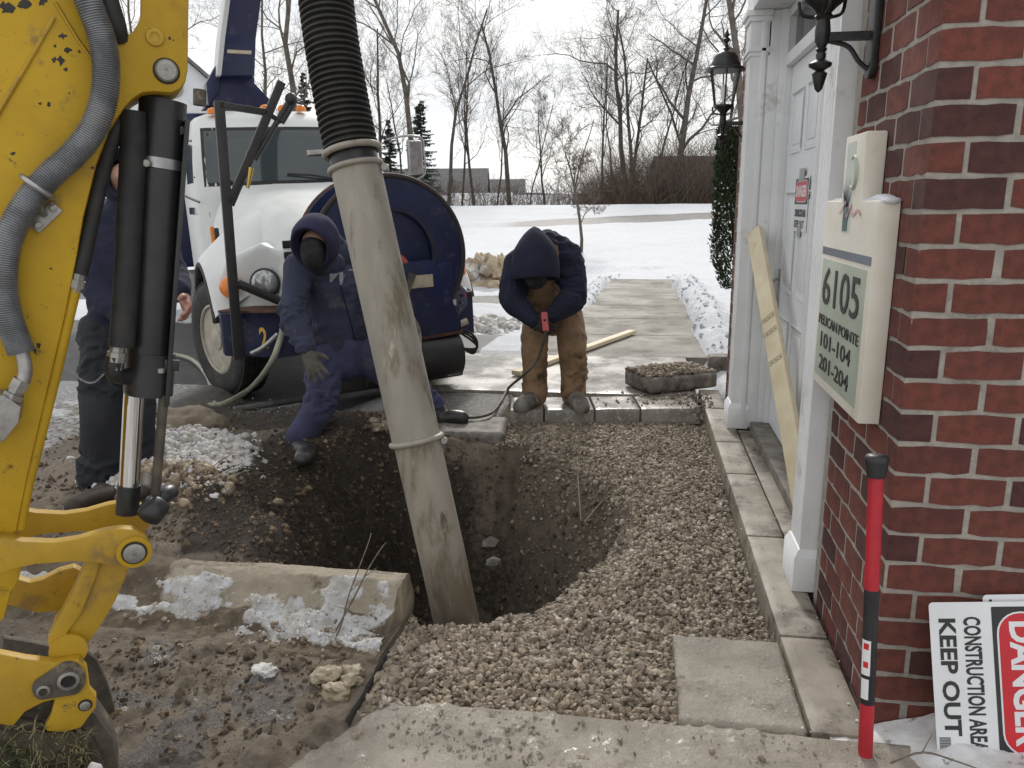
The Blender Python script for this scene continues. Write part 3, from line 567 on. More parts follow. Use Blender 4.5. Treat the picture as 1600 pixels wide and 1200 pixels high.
# ================================================================ BRICK BUILDING
M['brick'] = mat('brick', (.195, .056, .040), (.130, .039, .030), 22, .88, .9, 190, dirt=[((.075, .032, .030), 13, .34), ((.10, .04, .034), 75, .38), ((.36, .26, .22), 130, .25)], hue=[(.86, .86, .88), (.96, .95, .95), (.52, .62, .74), (.90, .89, .88), (1.02, 1.0, .97), (.46, .58, .70), (.84, .88, .90), (.95, .92, .90), (.74, .78, .84), (.92, .94, .94)], bdist=.006)
M['mortar'] = mat('mortar', (.38, .352, .31), (.30, .276, .242), 25, .9, .8, 120, space='World', dirt=[((.21, .19, .165), 7, .36)], bdist=.006)
M['white_paint'] = mat('white_paint', (.77, .78, .79), (.70, .71, .72), 3, .45, .06, 60, space='World', dirt=[((.52, .52, .50), 4, .36), ((.35, .34, .32), 17, .29)], bdist=.003)
M['door_paint'] = mat('door_paint', (.76, .78, .80), (.71, .73, .75), 2, .40, .04, 50, space='World')
M['glass_dark'] = mat('glass_dark', (.02, .022, .025), None, rough=.05, spec=.7)
M['steel_grey'] = mat('steel_grey', (.42, .42, .42), (.30, .30, .30), 20, .38, .1, 60, metal=.85)
M['black_metal'] = mat('black_metal', (.010, .010, .011), (.022, .021, .020), 30, .42, .2, 120, dirt=[((.05, .045, .04), 18, .28)], bdist=.003)
BX, BY, CH, BL, BD, JT = .730, 2.219, .08943, .1965, .0845, .0130
bld = empty('brick_building', (BX, BY, 0), 'red brick building with white door surround at the right', 'building')
def far_brick_mat():
    m = bpy.data.materials.new('brick_courses'); m.use_nodes = True; nt = m.node_tree; b = nt.nodes['Principled BSDF']; b.inputs['Roughness'].default_value = .85
    g = nt.nodes.new('ShaderNodeNewGeometry'); br = nt.nodes.new('ShaderNodeTexBrick'); sx_ = nt.nodes.new('ShaderNodeSeparateXYZ'); cb = nt.nodes.new('ShaderNodeCombineXYZ'); ad = nt.nodes.new('ShaderNodeMath')
    nt.links.new(g.outputs['Position'], sx_.inputs[0]); nt.links.new(sx_.outputs[0], ad.inputs[0]); nt.links.new(sx_.outputs[1], ad.inputs[1]); nt.links.new(ad.outputs[0], cb.inputs[0]); nt.links.new(sx_.outputs[2], cb.inputs[1])
    nt.links.new(cb.outputs[0], br.inputs['Vector']); br.inputs['Scale'].default_value = 1; br.inputs['Brick Width'].default_value = BL + JT; br.inputs['Row Height'].default_value = CH; br.inputs['Mortar Size'].default_value = .006
    br.inputs['Color1'].default_value = (.21, .062, .045, 1); br.inputs['Color2'].default_value = (.12, .04, .034, 1); br.inputs['Mortar'].default_value = (.38, .36, .32, 1); nt.links.new(br.outputs['Color'], b.inputs['Base Color']); return m
M['brick_courses'] = far_brick_mat()
wall = MB(); wall.bx(BX + .25, 7.5, BY + .05, 6.22, -.4, 5.2).bx(BX + .012, 7.5, BY + .012, 6.22, 2.72, 5.2).bx(1.42, 7.5, BY + .004, BY + .06, -.4, 5.2)
wall.bx(BX + .002, BX + .5, BY + .002, 3.0, 2.386, 2.72).bx(BX + .49, 7.5, BY + .002, BY + .3, 2.386, 2.72).bx(BX + .002, BX + .5, 5.58, 6.238, 2.386, 2.72); wall.build('upper_wall', M['brick_courses'], bld)
mw = MB(); mw.bx(BX + .0035, BX + .5, BY + .0035, 3.0, -.4, 2.718); mw.bx(BX + .49, 1.42, BY + .0045, BY + .3, -.4, 2.718)
mwall = mw.build('mortar_wall', M['mortar'], bld)
mw = MB(); mw.bx(BX + .0045, BX + .5, 5.58, 6.236, -.4, 2.718); mw.build('mortar_wall', M['mortar'], bld)
def brick_mesh(l, d, seed):
    rg = np.random.default_rng(seed); b = MB(); h = CH - JT; n = 5; st = []
    for i in range(n + 1):
        t = -l / 2 + l * i / n; e = .0013
        j = np.clip(rg.normal(size=(4, 2)), -1.6, 1.6) * e * 1.5; q = .002 if i in (0, n) else 0
        st.append([(t + (q if i == 0 else -q), -d / 2 + j[0, 1] * .2 + q, -h / 2 + j[0, 0] + q), (t, d / 2, -h / 2), (t, d / 2, h / 2), (t + (q if i == 0 else -q), -d / 2 + j[3, 1] * .2 + q, h / 2 + j[3, 0] - q)])
        # face centre row keeps the face slightly pillowed
    V = [p for s in st for p in s]; F = []
    for i in range(n):
        a = i * 4
        for k in range(4): F.append((a + k, a + (k + 1) % 4, a + 4 + (k + 1) % 4, a + 4 + k))
    F += [(0, 3, 2, 1), (n * 4, n * 4 + 1, n * 4 + 2, n * 4 + 3)]
    me = bpy.data.meshes.new('brick'); me.from_pydata(V, [], F); me.update(); bm = bmesh.new(); bm.from_mesh(me); bmesh.ops.recalc_face_normals(bm, faces=bm.faces); bm.to_mesh(me); bm.free(); me.materials.append(M['brick']); return me
FULL = [brick_mesh(BL, BD, s) for s in range(9)]; HALF = [brick_mesh((BL - JT) / 2, BD, 20 + s) for s in range(4)]; QRT = [brick_mesh(.06, BD, 30 + s) for s in range(3)]
Z0 = 1.9376 + 5 * CH                                   # top mortar line of the bricks built one by one
def put(me, x, y, z, side):
    o = bpy.data.objects.new('brick', me); COL.objects.link(o); o.parent = mwall; o.matrix_parent_inverse = wmat(mwall).inverted()
    o.location = (x, y, z); o.rotation_euler = (0, 0, -math.pi / 2 if side else 0)
    o.rotation_euler.x += RNG.normal() * .0018 if not side else 0; return o
for row in range(28):
    z = Z0 - (row + .5) * CH; even = (row - 5) % 2 == 0; pr_ = RNG.normal() * .0006
    if even:                                           # long face on the front, short end on the door side
        x = BX
        while x < 1.36: put(random.choice(FULL), x + BL / 2, BY + BD / 2 + RNG.normal() * .0009, z + pr_, False); x += BL + JT
        y = BY + BD + JT
    else:
        put(random.choice(FULL), BX + BD / 2 + RNG.normal() * .0006, BY + BL / 2, z, True)
        x = BX + BD + JT
        while x < 1.36: put(random.choice(FULL), x + BL / 2, BY + BD / 2 + RNG.normal() * .0009, z + pr_, False); x += BL + JT
        y = BY + BL + JT
    while y < 2.95:
        rem = 2.99 - y
        me = FULL if rem > BL else HALF if rem > (BL - JT) / 2 else QRT; ln = BL if me is FULL else (BL - JT) / 2 if me is HALF else .06
        if rem < .055: break
        put(random.choice(me), BX + BD / 2 + RNG.normal() * .0009, y + ln / 2, z, True); y += ln + JT
    y = 5.60
    if row < 27:
        ks = 0
        if not even: put(random.choice(HALF), BX + BD / 2, y + (BL - JT) / 4, z, True); y += (BL - JT) / 2 + JT
        while y < 6.0: put(random.choice(FULL), BX + BD / 2 + RNG.normal() * .0009, y + BL / 2, z, True); y += BL + JT
        if 6.236 - y > .05: put(random.choice(QRT if 6.236 - y < .1 else HALF), BX + BD / 2, 6.236 - (.03 if 6.236 - y < .1 else (BL - JT) / 4), z, True)
# --- white surround
def pilaster(y0, y1):
    pl = MB(); n = 5; w = y1 - y0; c = [(BX + .06, y0 + .012), (.672, y0 + .012)]
    m0, m1 = y0 + .035, y1 - .035; fw_ = (m1 - m0) / n
    for i in range(n):
        a = m0 + i * fw_; c += [(.672, a + fw_ * .12), (.681, a + fw_ * .28), (.681, a + fw_ * .72), (.672, a + fw_ * .88)]
    c += [(.672, y1 - .012), (BX + .06, y1 - .012)]
    pl.prism([(x, y, .16) for x, y in c], (0, 0, 2.28)); o = pl.build('pilaster', M['white_paint'], bld, bevel=0)
    b = MB(); b.bx(.650, BX + .06, y0, y1, .001, .145); b.add([(.650, y0, .145), (.650, y1, .145), (.668, y1 - .009, .178), (.668, y0 + .009, .178), (BX + .06, y0, .145), (BX + .06, y1, .145), (BX + .06, y1 - .009, .178), (BX + .06, y0 + .009, .178)], [(0, 1, 2, 3), (0, 3, 7, 4), (1, 5, 6, 2), (3, 2, 6, 7)])
    b.build('plinth', M['white_paint'], o, bevel=.003)
    cp = MB(); cp.bx(.664, BX + .06, y0 + .004, y1 - .004, 2.40, 2.425).bx(.655, BX + .06, y0 - .004, y1 + .004, 2.425, 2.45).bx(.664, BX + .06, y0 + .004, y1 - .004, 2.45, 2.60).bx(.650, BX + .06, y0 - .01, y1 + .01, 2.60, 2.63).bx(.634, BX + .06, y0 - .02, y1 + .02, 2.63, 2.665)
    cp.build('capital', M['white_paint'], o, bevel=.004); return o
pilaster(3.005, 3.215); pilaster(5.362, 5.575)
en = MB(); en.bx(.668, 1.0, 2.98, 5.60, 2.666, 2.95).bx(.60, 1.0, 2.92, 5.66, 2.95, 3.02); en.build('entablature', M['white_paint'], bld, bevel=.006)
jm = MB(); jm.bx(BX + .06, .93, 3.1, 3.213, .012, 2.664); jm.build('door_jamb', M['white_paint'], bld, bevel=.003); jm = MB(); jm.bx(BX + .045, .845, 5.366, 5.45, .012, 2.664).bx(.845, .93, 5.352, 5.45, .012, 2.664).bx(.735, .765, 5.358, 5.45, .012, 2.664); jm.build('door_jamb', M['white_paint'], bld, bevel=.003)
fr = MB(); fr.bx(.885, .95, 5.31, 5.351, .06, 2.664).bx(.875, .95, 4.30, 5.31, 2.325, 2.395).bx(.885, .95, 4.30, 4.345, .06, 2.325).bx(.885, .95, 3.214, 4.30, 2.6, 2.664).bx(.90, .95, 3.214, 4.30, .06, 2.6).bx(.885, .95, 4.3, 5.31, 2.61, 2.664); fr.build('door_frame', M['white_paint'], bld, bevel=.003)
tr = MB(); tr.bx(.925, .935, 4.30, 5.31, 2.395, 2.61); tr.build('transom_pane', M['glass_dark'], bld)
dr = MB(); dr.bx(.918, .955, 4.348, 5.307, .065, 2.322); door = dr.build('door', M['door_paint'], bld)
ycol = [(4.455, 4.765), (4.865, 5.20)]; zrow = [(.26, .82), (.98, 1.58), (1.80, 2.16)]
for (a, b) in ycol:
    for (c, d) in zrow:
        f = MB(); t = .018
        for (y0, y1, z0, z1) in ((a, b, c, c + t), (a, b, d - t, d), (a, a + t, c + t, d - t), (b - t, b, c + t, d - t)): f.bx(.9105, .9185, y0, y1, z0, z1)
        f.bx(.913, .9185, a + .05, b - .05, c + .05, d - .05); f.build('panel', M['door_paint'], door, bevel=.003)
hd = MB(); hd.bx(.9095, .9185, 5.235, 5.285, .72, 1.10); hd.tube(smooth_path([(.912, 5.26, 1.04), (.872, 5.26, 1.02), (.862, 5.26, .92), (.872, 5.26, .80), (.912, 5.26, .78)], 20), .011, 8); hd.build('handle', M['steel_grey'], door, auto=40)
M['sill_wood'] = mat('sill_wood', (.22, .20, .17), (.13, .115, .10), 12, .7, .3, 50, space='World')
sl = MB(); sl.bx(.80, .95, 3.22, 5.35, -.02, .058); sl.build('threshold', M['sill_wood'], bld, bevel=.006)
o = block('recess_slab', (.80, 4.29, -.069), (.16, 2.14, .13), None, M['concrete'], bld, 141, .05, .002, .005, 8)
fnd = MB(); fnd.bx(.7205, .7295, 2.2, 3.0, -.3, -.045); fnd.build('footing', M['mortar'], bld)

# --- wall lanterns
def thin_glass(name, c=(.9, .92, .93), a=.14):
    m = bpy.data.materials.new(name); m.use_nodes = True; nt = m.node_tree; b = nt.nodes['Principled BSDF']; b.inputs['Base Color'].default_value = (*c, 1); b.inputs['Roughness'].default_value = .04; b.inputs['Alpha'].default_value = a; return m
M['pane'] = thin_glass('lantern_pane'); M['bulb'] = mat('bulb', (.75, .75, .72), None, rough=.25)
def lantern(y, za, label):
    lx = .565; t = empty('wall_lantern', (BX, y, za), label, 'lantern', 'wall lanterns flanking the door')
    p = MB(); pts = [(BX - .001, y + .042 * math.cos(a) * 1.0, (za + (.115 if math.sin(a) > 0 else -.085)) + .045 * math.sin(a)) for a in np.linspace(0, 2 * math.pi, 21)[:-1]]
    p.prism(pts, (-.022, 0, 0)); p.build('back_plate', M['black_metal'], t, bevel=.005)
    a = MB(); a.bar((BX - .02, y, za), (lx, y, za), .020, .026); a.tube(smooth_path([(BX - .02, y, za - .10), (BX - .05, y, za - .075), (BX - .085, y, za - .03), (lx + .02, y, za - .012)], 12), .008, 6); a.build('arm', M['black_metal'], t, auto=40)
    b = MB(); b.lathe([(.003, -.165), (.012, -.155), (.020, -.125), (.024, -.108), (.012, -.10), (.034, -.088), (.036, -.078), (.014, -.066), (.016, -.05), (.012, -.045), (.018, -.036), (.013, -.03), (.022, -.012), (.024, .02), (.020, .05), (.030, .06), (.022, .07), (.040, .088), (.056, .10), (.062, .112)], (lx, y, za), (0, 0, 1), 14); b.build('stem', M['black_metal'], t, auto=50)
    zb, zt = za + .115, za + .345; rb_, rt = .066, .105; cg = MB(); six = [math.radians(30 + 60 * i) for i in range(6)]
    for q in six: cg.tube([(lx + rb_ * math.cos(q), y + rb_ * math.sin(q), zb), (lx + rt * math.cos(q), y + rt * math.sin(q), zt)], .0055, 5)
    cg.lathe([(rb_ + .008, 0), (rb_ + .008, .012), (rb_ - .006, .012)], (lx, y, zb - .006), (0, 0, 1), 6); 
    for i in range(3): 
        q = six[i * 2]; cg.tube(smooth_path([(lx + .02 * math.cos(q), y + .02 * math.sin(q), za + .06), (lx + .07 * math.cos(q), y + .07 * math.sin(q), za + .075), (lx + (rb_ + .015) * math.cos(q), y + (rb_ + .015) * math.sin(q), zb)], 8), .006, 5)
    cg.build('cage', M['black_metal'], t, auto=40)
    for i in range(6):
        q0, q1 = six[i], six[(i + 1) % 6]; g = MB(); g.add([(lx + rb_ * .97 * math.cos(q0), y + rb_ * .97 * math.sin(q0), zb + .004), (lx + rb_ * .97 * math.cos(q1), y + rb_ * .97 * math.sin(q1), zb + .004), (lx + rt * .97 * math.cos(q1), y + rt * .97 * math.sin(q1), zt), (lx + rt * .97 * math.cos(q0), y + rt * .97 * math.sin(q0), zt)], [(0, 1, 2, 3)]); g.build('pane', M['pane'], t, fix=False)
    rf = MB(); rf.lathe([(.10, -.004), (.132, -.006), (.128, .012), (.104, .022), (.100, .040), (.086, .062), (.082, .082), (.064, .105), (.040, .118), (.018, .126), (.020, .140), (.010, .146), (.014, .158), (.008, .168), (.022, .186), (.024, .195), (.010, .208), (.016, .225), (.006, .25), (.002, .262)], (lx, y, zt), (0, 0, 1), 12); rf.build('roof', M['black_metal'], t, auto=35)
    bb = MB(); bb.lathe([(.010, 0), (.013, .05), (.022, .075), (.026, .105), (.018, .13), (.003, .142)], (lx, y, zb), (0, 0, 1), 12); bb.build('bulb', M['bulb'], t, smooth=True)
lantern(2.785, 2.025, 'near black wall lantern above the cream address plaque')
lantern(5.80, 2.045, 'far black wall lantern silhouetted against the snow and trees')

# --- address plaque
M['cream'] = mat('cream_plaque', (.72, .685, .60), (.66, .62, .53), 6, .42, .05, 60, space='World', dirt=[((.54, .51, .44), 6, .34), ((.36, .34, .30), 22, .27)], bdist=.003)
M['sage'] = mat('sage_panel', (.40, .445, .365), (.34, .385, .315), 5, .5, space='World')
M['slate'] = mat('slate_band', (.16, .18, .21), (.13, .15, .17), 10, .5, space='World'); M['ink'] = mat('ink', (.022, .024, .024), (.03, .03, .03), 9, .5)
M['teal'] = mat('teal_print', (.045, .10, .10), (.08, .14, .14), 20, .5); M['palegreen'] = mat('pale_print', (.55, .60, .53), (.50, .55, .50), 9, .5); M['pink'] = mat('pink_print', (.62, .36, .36), (.55, .32, .33), 9, .5)
sg = empty('address_plaque', (BX, 2.63, .88), 'cream address plaque reading 6105 on the brick pier beside the door', 'sign')
SX = .667; KS = SX / .65; YL, YR, ZB, ZT = 3.012, 2.385, .870, 1.52
s = MB(); s.prism([(SX, y, z) for y, z in ((YR, ZB), (YL, ZB), (YL, ZT), (2.80, ZT), (2.80, 1.722), (2.57, 1.722), (2.57, ZT), (YR, ZT))], (BX - SX - .001, 0, 0)); s.build('plaque', M['cream'], sg, bevel=.007)
def face(y0, y1, z0, z1, x=SX - .0015, t=.0022): b = MB(); b.bx(x, x + t, min(y0, y1), max(y0, y1), z0, z1); return b
face(YL - .012, YR + .012, 1.336, 1.362).build('band', M['slate'], sg); face(YL - .03, YR + .045, .905, 1.322).build('panel', M['sage'], sg, bevel=.001)
RGT, UPZ = (0, -1, 0), (0, 0, 1)
for tx, y, z, w, h, bo in (('6105', 2.945, 1.165, .47, .130, .004), ('PELICAN', 2.965, 1.092, .262, .035, .004), ('POINTE', 2.680, 1.092, .235, .035, .004), ('101-104', 2.915, 1.015, .40, .054, .004), ('201-204', 2.915, .935, .40, .054, .004)):
    text_mesh('lettering', tx, (SX - .0026, y, z), RGT, UPZ, w, h, M['ink'], sg, .002, bold=bo)
face(2.765, 2.665, 1.42, 1.70, SX - .0012, .0016).build('emblem', M['palegreen'], sg)
eb = MB(); eb.tube(smooth_path([(SX - .002, 2.67 - .05 * math.sin(a) * (1 - .06 * a) , 1.60 + .055 * math.cos(a) * (1 - .08 * a)) for a in np.linspace(-.6, 4.2, 12)], 34), [.002 + .006 * math.sin(i / 33 * math.pi) for i in range(34)], 5); eb.build('bird_outline', M['sage'], sg, auto=60)
gm = MB()
for i in range(26):
    a = RNG.uniform(-.9, .75); l = RNG.uniform(.05, .14); b0 = np.array([SX - .0024, 2.722 + RNG.uniform(-.025, .025), 1.45 + RNG.uniform(0, .05)]); tip = b0 + l * np.array([0, math.sin(a), math.cos(a)]); pr2 = np.array([0, math.cos(a), -math.sin(a)]) * .004; gm.add([b0 - pr2, b0 + pr2, tip], [(0, 1, 2)])
gm.bx(SX - .0029, SX - .0019, 2.695, 2.75, 1.425, 1.50); gm.build('reeds', M['teal'], sg, fix=False)
rbn = MB(); q = smooth_path([(SX - .0035, b_ + .065, c_) for b_, c_ in ((2.735, 1.478), (2.69, 1.50), (2.665, 1.515), (2.64, 1.47), (2.60, 1.505), (2.575, 1.475), (2.52, 1.49), (2.48, 1.478))], 50)
for i in range(49): rbn.add([q[i] + (0, 0, -.005), q[i + 1] + (0, 0, -.005), q[i + 1] + (0, 0, .005), q[i] + (0, 0, .005)], [(0, 1, 2, 3)])
rbn.build('ribbon', M['pink'], sg, fix=False)
for y0, y1, z, lb in ((2.39, 2.565, 1.519, 'snow wedge on the right shoulder of the address plaque'), (2.80, 3.005, 1.519, 'thin snow line on the far shoulder of the address plaque')):
    sn = MB(); n = 9
    for i in range(n):
        t = i / (n - 1); yv = y0 + (y1 - y0) * t; sn.ball((.702, yv, z), (.030, .02, .006 + .014 * abs(math.sin(t * 2.6 + .4)) * (1 if y0 < 2.4 else .4)), 10, 6)
    o = sn.build('snow_wedge', M['snow'], None, True); rough_mesh(o, .004, 40, 3); tag(o, lb, 'snow')

# --- paper danger sign on the door
M['sign_white'] = mat('sign_white', (.74, .75, .77), (.68, .69, .71), 5, .35, dirt=[((.52, .51, .49), 9, .27)]); M['sign_red'] = mat('sign_red', (.60, .02, .03), (.50, .016, .026), 4, .35); M['tape'] = mat('grey_tape', (.36, .36, .35), (.30, .30, .29), 14, .45)
def danger(root, o, rt, up, w, h, tk):
    rt, up = np.array(rt, float), np.array(up, float); rt /= np.linalg.norm(rt); up /= np.linalg.norm(up); nr = np.cross(rt, up); o = np.array(o, float)
    def P(a, b, e=0): return o + rt * a * w + up * b * h + nr * e
    def rr(a0, a1, b0, b1, rad, n=6):
        ax, ay = rad / w, rad / h; out = []
        for cx, cy, s in ((a1 - ax, b1 - ay, 0), (a0 + ax, b1 - ay, 1), (a0 + ax, b0 + ay, 2), (a1 - ax, b0 + ay, 3)):
            for i in range(n + 1): q = math.pi / 2 * (s + i / n); out.append((cx + ax * math.cos(q), cy + ay * math.sin(q)))
        return out
    def plate(nm, pts, e0, e1, mt): b = MB(); b.prism([P(a, c, e1) for a, c in pts], nr * (e0 - e1)); return b.build(nm, mt, root)
    plate('board', rr(0, 1, 0, 1, .012), 0, tk, M['sign_white']); plate('black_field', rr(.03, .97, .50, .96, .004), tk, tk + .0006, M['ink'])
    plate('oval_rim', rr(.06, .94, .535, .93, h * .19), tk + .0006, tk + .0011, M['sign_white']); plate('red_oval', rr(.07, .93, .55, .915, h * .175), tk + .0011, tk + .0017, M['sign_red'])
    for tx, a0, a1, b0, b1, mt, e, bo in (('DANGER', .12, .88, .63, .84, M['sign_white'], .0018, .035), ('CONSTRUCTION AREA', .09, .91, .27, .41, M['ink'], .0003, .03), ('KEEP OUT', .10, .82, .07, .21, M['ink'], .0003, .03)):
        text_mesh('lettering', tx, P(a0, b0, tk + e), rt, up, (a1 - a0) * w, (b1 - b0) * h, mt, root, .0007, shear=-.0, bold=bo)
ds = empty('paper_danger_sign', (.905, 4.7, 1.36), 'danger construction area sign taped to the white door', 'sign')
danger(ds, (.9095, 4.905, 1.352), (0, -1, 0), (0, 0, 1), .375, .305, .0012)
tp = MB(); tp.bx(.9055, .9066, 4.66, 4.80, 1.625, 1.70).bx(.9055, .9066, 4.66, 4.76, 1.325, 1.385); tp.build('tape', M['tape'], ds)

# --- danger boards leaning by the corner
d1 = empty('danger_board', (.98, 2.10, 0), 'front danger board lying on its side against the brick wall', 'sign', 'spare danger boards')
tl, bl = np.array([.838, 2.165, .418]), np.array([.872, 2.055, -.018]); dn = bl - tl; hgt = np.linalg.norm(dn); dn /= hgt; ac = np.array([1, .0, -.075]); ac = ac - dn * (ac @ dn); ac /= np.linalg.norm(ac)
danger(d1, tl, dn, ac, hgt, .325, .0016)
bc = MB(); nr1 = np.cross(dn, ac)
for i in range(16): c = tl + dn * (.375 + .0026 * i) + ac * .022 + nr1 * .0019; bc.box(c, (.0012 if i % 3 else .002, .030, .0004), np.array([dn, ac, nr1]))
bc.build('barcode', M['ink'], d1)
d2 = empty('danger_board', (1.1, 2.17, 0), 'second white danger board mostly hidden behind the front one', 'sign', 'spare danger boards')
tl2 = np.array([.985, 2.188, .440]); ac2 = ac + np.array([0, 0, -.09]); ac2 -= dn * (ac2 @ dn); ac2 /= np.linalg.norm(ac2); danger(d2, tl2, dn, ac2, hgt, .325, .0016)
hl = MB(); hl.lathe([(.004, 0), (.004, .0008)], tl2 + dn * .016 + ac2 * .02 + np.cross(dn, ac2) * .0017, np.cross(dn, ac2), 8); hl.build('eyelet', M['ink'], d2)

# --- digging bar
M['bar_red'] = mat('bar_red', (.46, .018, .032), (.36, .014, .026), 12, .4, .05, 60, dirt=[((.30, .10, .09), 22, .27)]); M['bar_black'] = mat('bar_black', (.012, .012, .014), (.022, .022, .024), 12, .45)
pb, pt = np.array([.676, 2.045, -.02]), np.array([.648, 2.115, .862]); pa = pt - pb
t = empty('digging_bar', pb, 'red and black digging bar propped against the brick corner', 'tool')
def seg(nm, a, b, r, mt, extra=None): s = MB(); s.tube([pb + pa * a, pb + pa * b], r * .9, 18); return s.build(nm, mt, t, auto=40)
seg('lower_grip', 0, .20, .0215, M['bar_red']); seg('middle_grip', .20, .575, .0217, M['bar_black']); seg('upper_grip', .575, .945, .0215, M['bar_red'])
cpb = MB(); cpb.lathe([(.0235, 0), (.027, .02), (.030, .04), (.0305, .052), (.026, .060), (.012, .063)], pb + pa * .93, pa, 20); cpb.build('end_cap', M['bar_black'], t, auto=50)
def sticker(a, b, w, mt, parent, r=.0221, dy=-.35):
    r = r * .905
    s = MB(); u, v, tt = frame(pa); c0 = math.atan2(np.dot(np.array([-.6, -.8, 0]), v), np.dot(np.array([-.6, -.8, 0]), u)) + dy; V = []; F = []
    for i in range(7):
        an = c0 - w / 2 + w * i / 6
        for q in (a, b): V.append(pb + pa * q + r * (math.cos(an) * u + math.sin(an) * v))
    for i in range(6): F.append((i * 2, i * 2 + 2, i * 2 + 3, i * 2 + 1))
    s.add(V, F); return s.build('label', mt, parent, fix=False)
sticker(.30, .415, 1.3, M['sign_white'], t, .0222, -.1); sticker(.22, .30 - .012, 1.1, M['sign_white'], t, .0222, -.1); sticker(.325, .345, .7, M['sign_red'], t, .0225, -.05); sticker(.385, .405, .7, M['sign_red'], t, .0225, -.05)

# --- snow at the wall corner and the twig on it
cx_, cy_, cf_ = grid(np.linspace(.60, 1.9, 90), np.linspace(1.2, 2.215, 70)); hh = .075 * sstep(0, .3, cx_ - .70) * (.4 + fbm2(cx_, cy_, 6, 4, seed=151)) * sstep(1.55, 1.85, cy_ + .25 * (cx_ - .7)) + .03 * fbm2(cx_, cy_, 14, 4, seed=152) - .03
o = mesh_np('snow_patch', np.stack([cx_, cy_, hh], 1), cf_, M['snow_patch'] if 'snow_patch' in M else mat('snow_soiled', (.74, .75, .77), (.55, .54, .52), 7, .75, .5, 50, space='World', dirt=[((.10, .085, .06), 13, .36), ((.05, .045, .035), 26, .33)], bdist=.01), None, True); tag(o, 'patch of soiled snow at the foot of the brick wall', 'snow')
tw = MB(); p = [(.72, 1.98, .03), (.80, 1.99, .065), (.88, 1.97, .062), (.98, 1.93, .055), (1.1, 1.90, .05)]; tw.tube(smooth_path(p, 16), np.linspace(.0035, .0015, 16), 5); tw.tube([(.80, 1.99, .064), (.84, 2.04, .085)], [.002, .001], 4)
tag(tw.build('twig', M['twig'], auto=60), 'thin dark twig on the soiled snow before the danger boards', 'twig')

# --- lumber
M['pine'] = mat('pine_board', (.68, .60, .43), (.60, .51, .34), 5, .65, .15, 40, dirt=[((.38, .28, .15), 6, .28)], bdist=.003); M['stamp'] = mat('stamp', (.10, .09, .07), (.2, .17, .12), 60, .7)
def lumber(name, a, b, w, th, face_n, label):
    a, b = np.array(a, float), np.array(b, float); t = (b - a); ln = np.linalg.norm(t); t /= ln; fn = np.array(face_n, float); fn -= t * (fn @ t); fn /= np.linalg.norm(fn); sd_ = np.cross(t, fn)
    r_ = empty(name, a, label, 'lumber'); m_ = MB(); m_.box((a + b) / 2, (ln, w, th), np.array([t, sd_, fn])); m_.build('board', M['pine'], r_, bevel=.004); return r_, (a, b, t, sd_, fn, ln)
r_, (a, b, t, sd_, fn, ln) = lumber('leaning_board', (.835, 3.62, .018), (.752, 5.315, 1.335), .108, .036, (-.75, -.62, .2), 'long pale board leaning across the white doorway')
for q in (.485, .585, .635):
    st = MB()
    for i in range(3):
        c = a + t * ln * q + sd_ * (.034 * (i - 1)) + fn * .0195; 
        for e in (-1, 1): st.box(c + sd_ * .013 * e, (.030, .002, .0006), np.array([t, sd_, fn])); st.box(c + t * .015 * e, (.002, .026, .0006), np.array([t, sd_, fn]))
        st.box(c + t * .004, (.012, .003, .0006), np.array([t, sd_, fn])); st.box(c - t * .004 + sd_ * .004, (.004, .012, .0006), np.array([t, sd_, fn]))
    st.build('stamp', M['stamp'], r_)
lumber('loose_board', WZ(806, 583, .025), WZ(988, 518, .025), .09, .042, (0, 0, 1), 'pale board lying on the walkway behind the bending worker')
lumber('wood_stake', WZ(345, 640, -.10), WZ(388, 655, -.08), .04, .035, (0, 0, 1), 'short wooden stake on the slush by the truck tyre')

# --- lifted concrete blocks near the wall corner
A1, A2, A3, A4 = WZ(979, 609, 0), WZ(1015, 618, 0), WZ(1122, 606, 0), WZ(1090, 572, 0)
bt = empty('lifted_block', A2, 'lifted concrete block topped with gravel beside the step', 'concrete block')
e1 = A3 - A2; l1 = np.linalg.norm(e1); e1 /= l1; e2 = A1 - A2; e2 -= e1 * (e1 @ e2); e2 /= np.linalg.norm(e2); c = A2 + e1 * l1 / 2 + e2 * .21; zc = .075
o = block('block', (c[0], c[1], .068), (l1, .42, .13), np.array([e1, e2, [0, 0, 1]]), M['paver_side'], bt, 161, .025, .005, .01, 10)
u_, v_ = RNG.uniform(-.48, .48, 900), RNG.uniform(-.42, .48, 900); r = .008 + .016 * RNG.random(900); Pp = np.array([c + e1 * l1 * a + e2 * .42 * b for a, b in zip(u_, v_)]); Pp[:, 2] = .135 + .045 * np.maximum(0, 1 - (u_ * 1.9) ** 2) * np.maximum(0, 1 - (v_ * 1.9) ** 2) * RNG.random(900) + .004
scatter('block_gravel', Pp, r, M['stone'], label='gravel heaped on the lifted concrete block', cat='gravel')
b2 = empty('end_block', WZ(1125, 580, 0), 'small upright concrete block at the far corner of the wall', 'concrete block'); pbk = WZ(1124, 581, 0)
block('block', (pbk[0] + .0, pbk[1] + .1, .05), (.19, .2, .18), None, M['paver_side'], b2, 162, .025, .004, .008, 10)

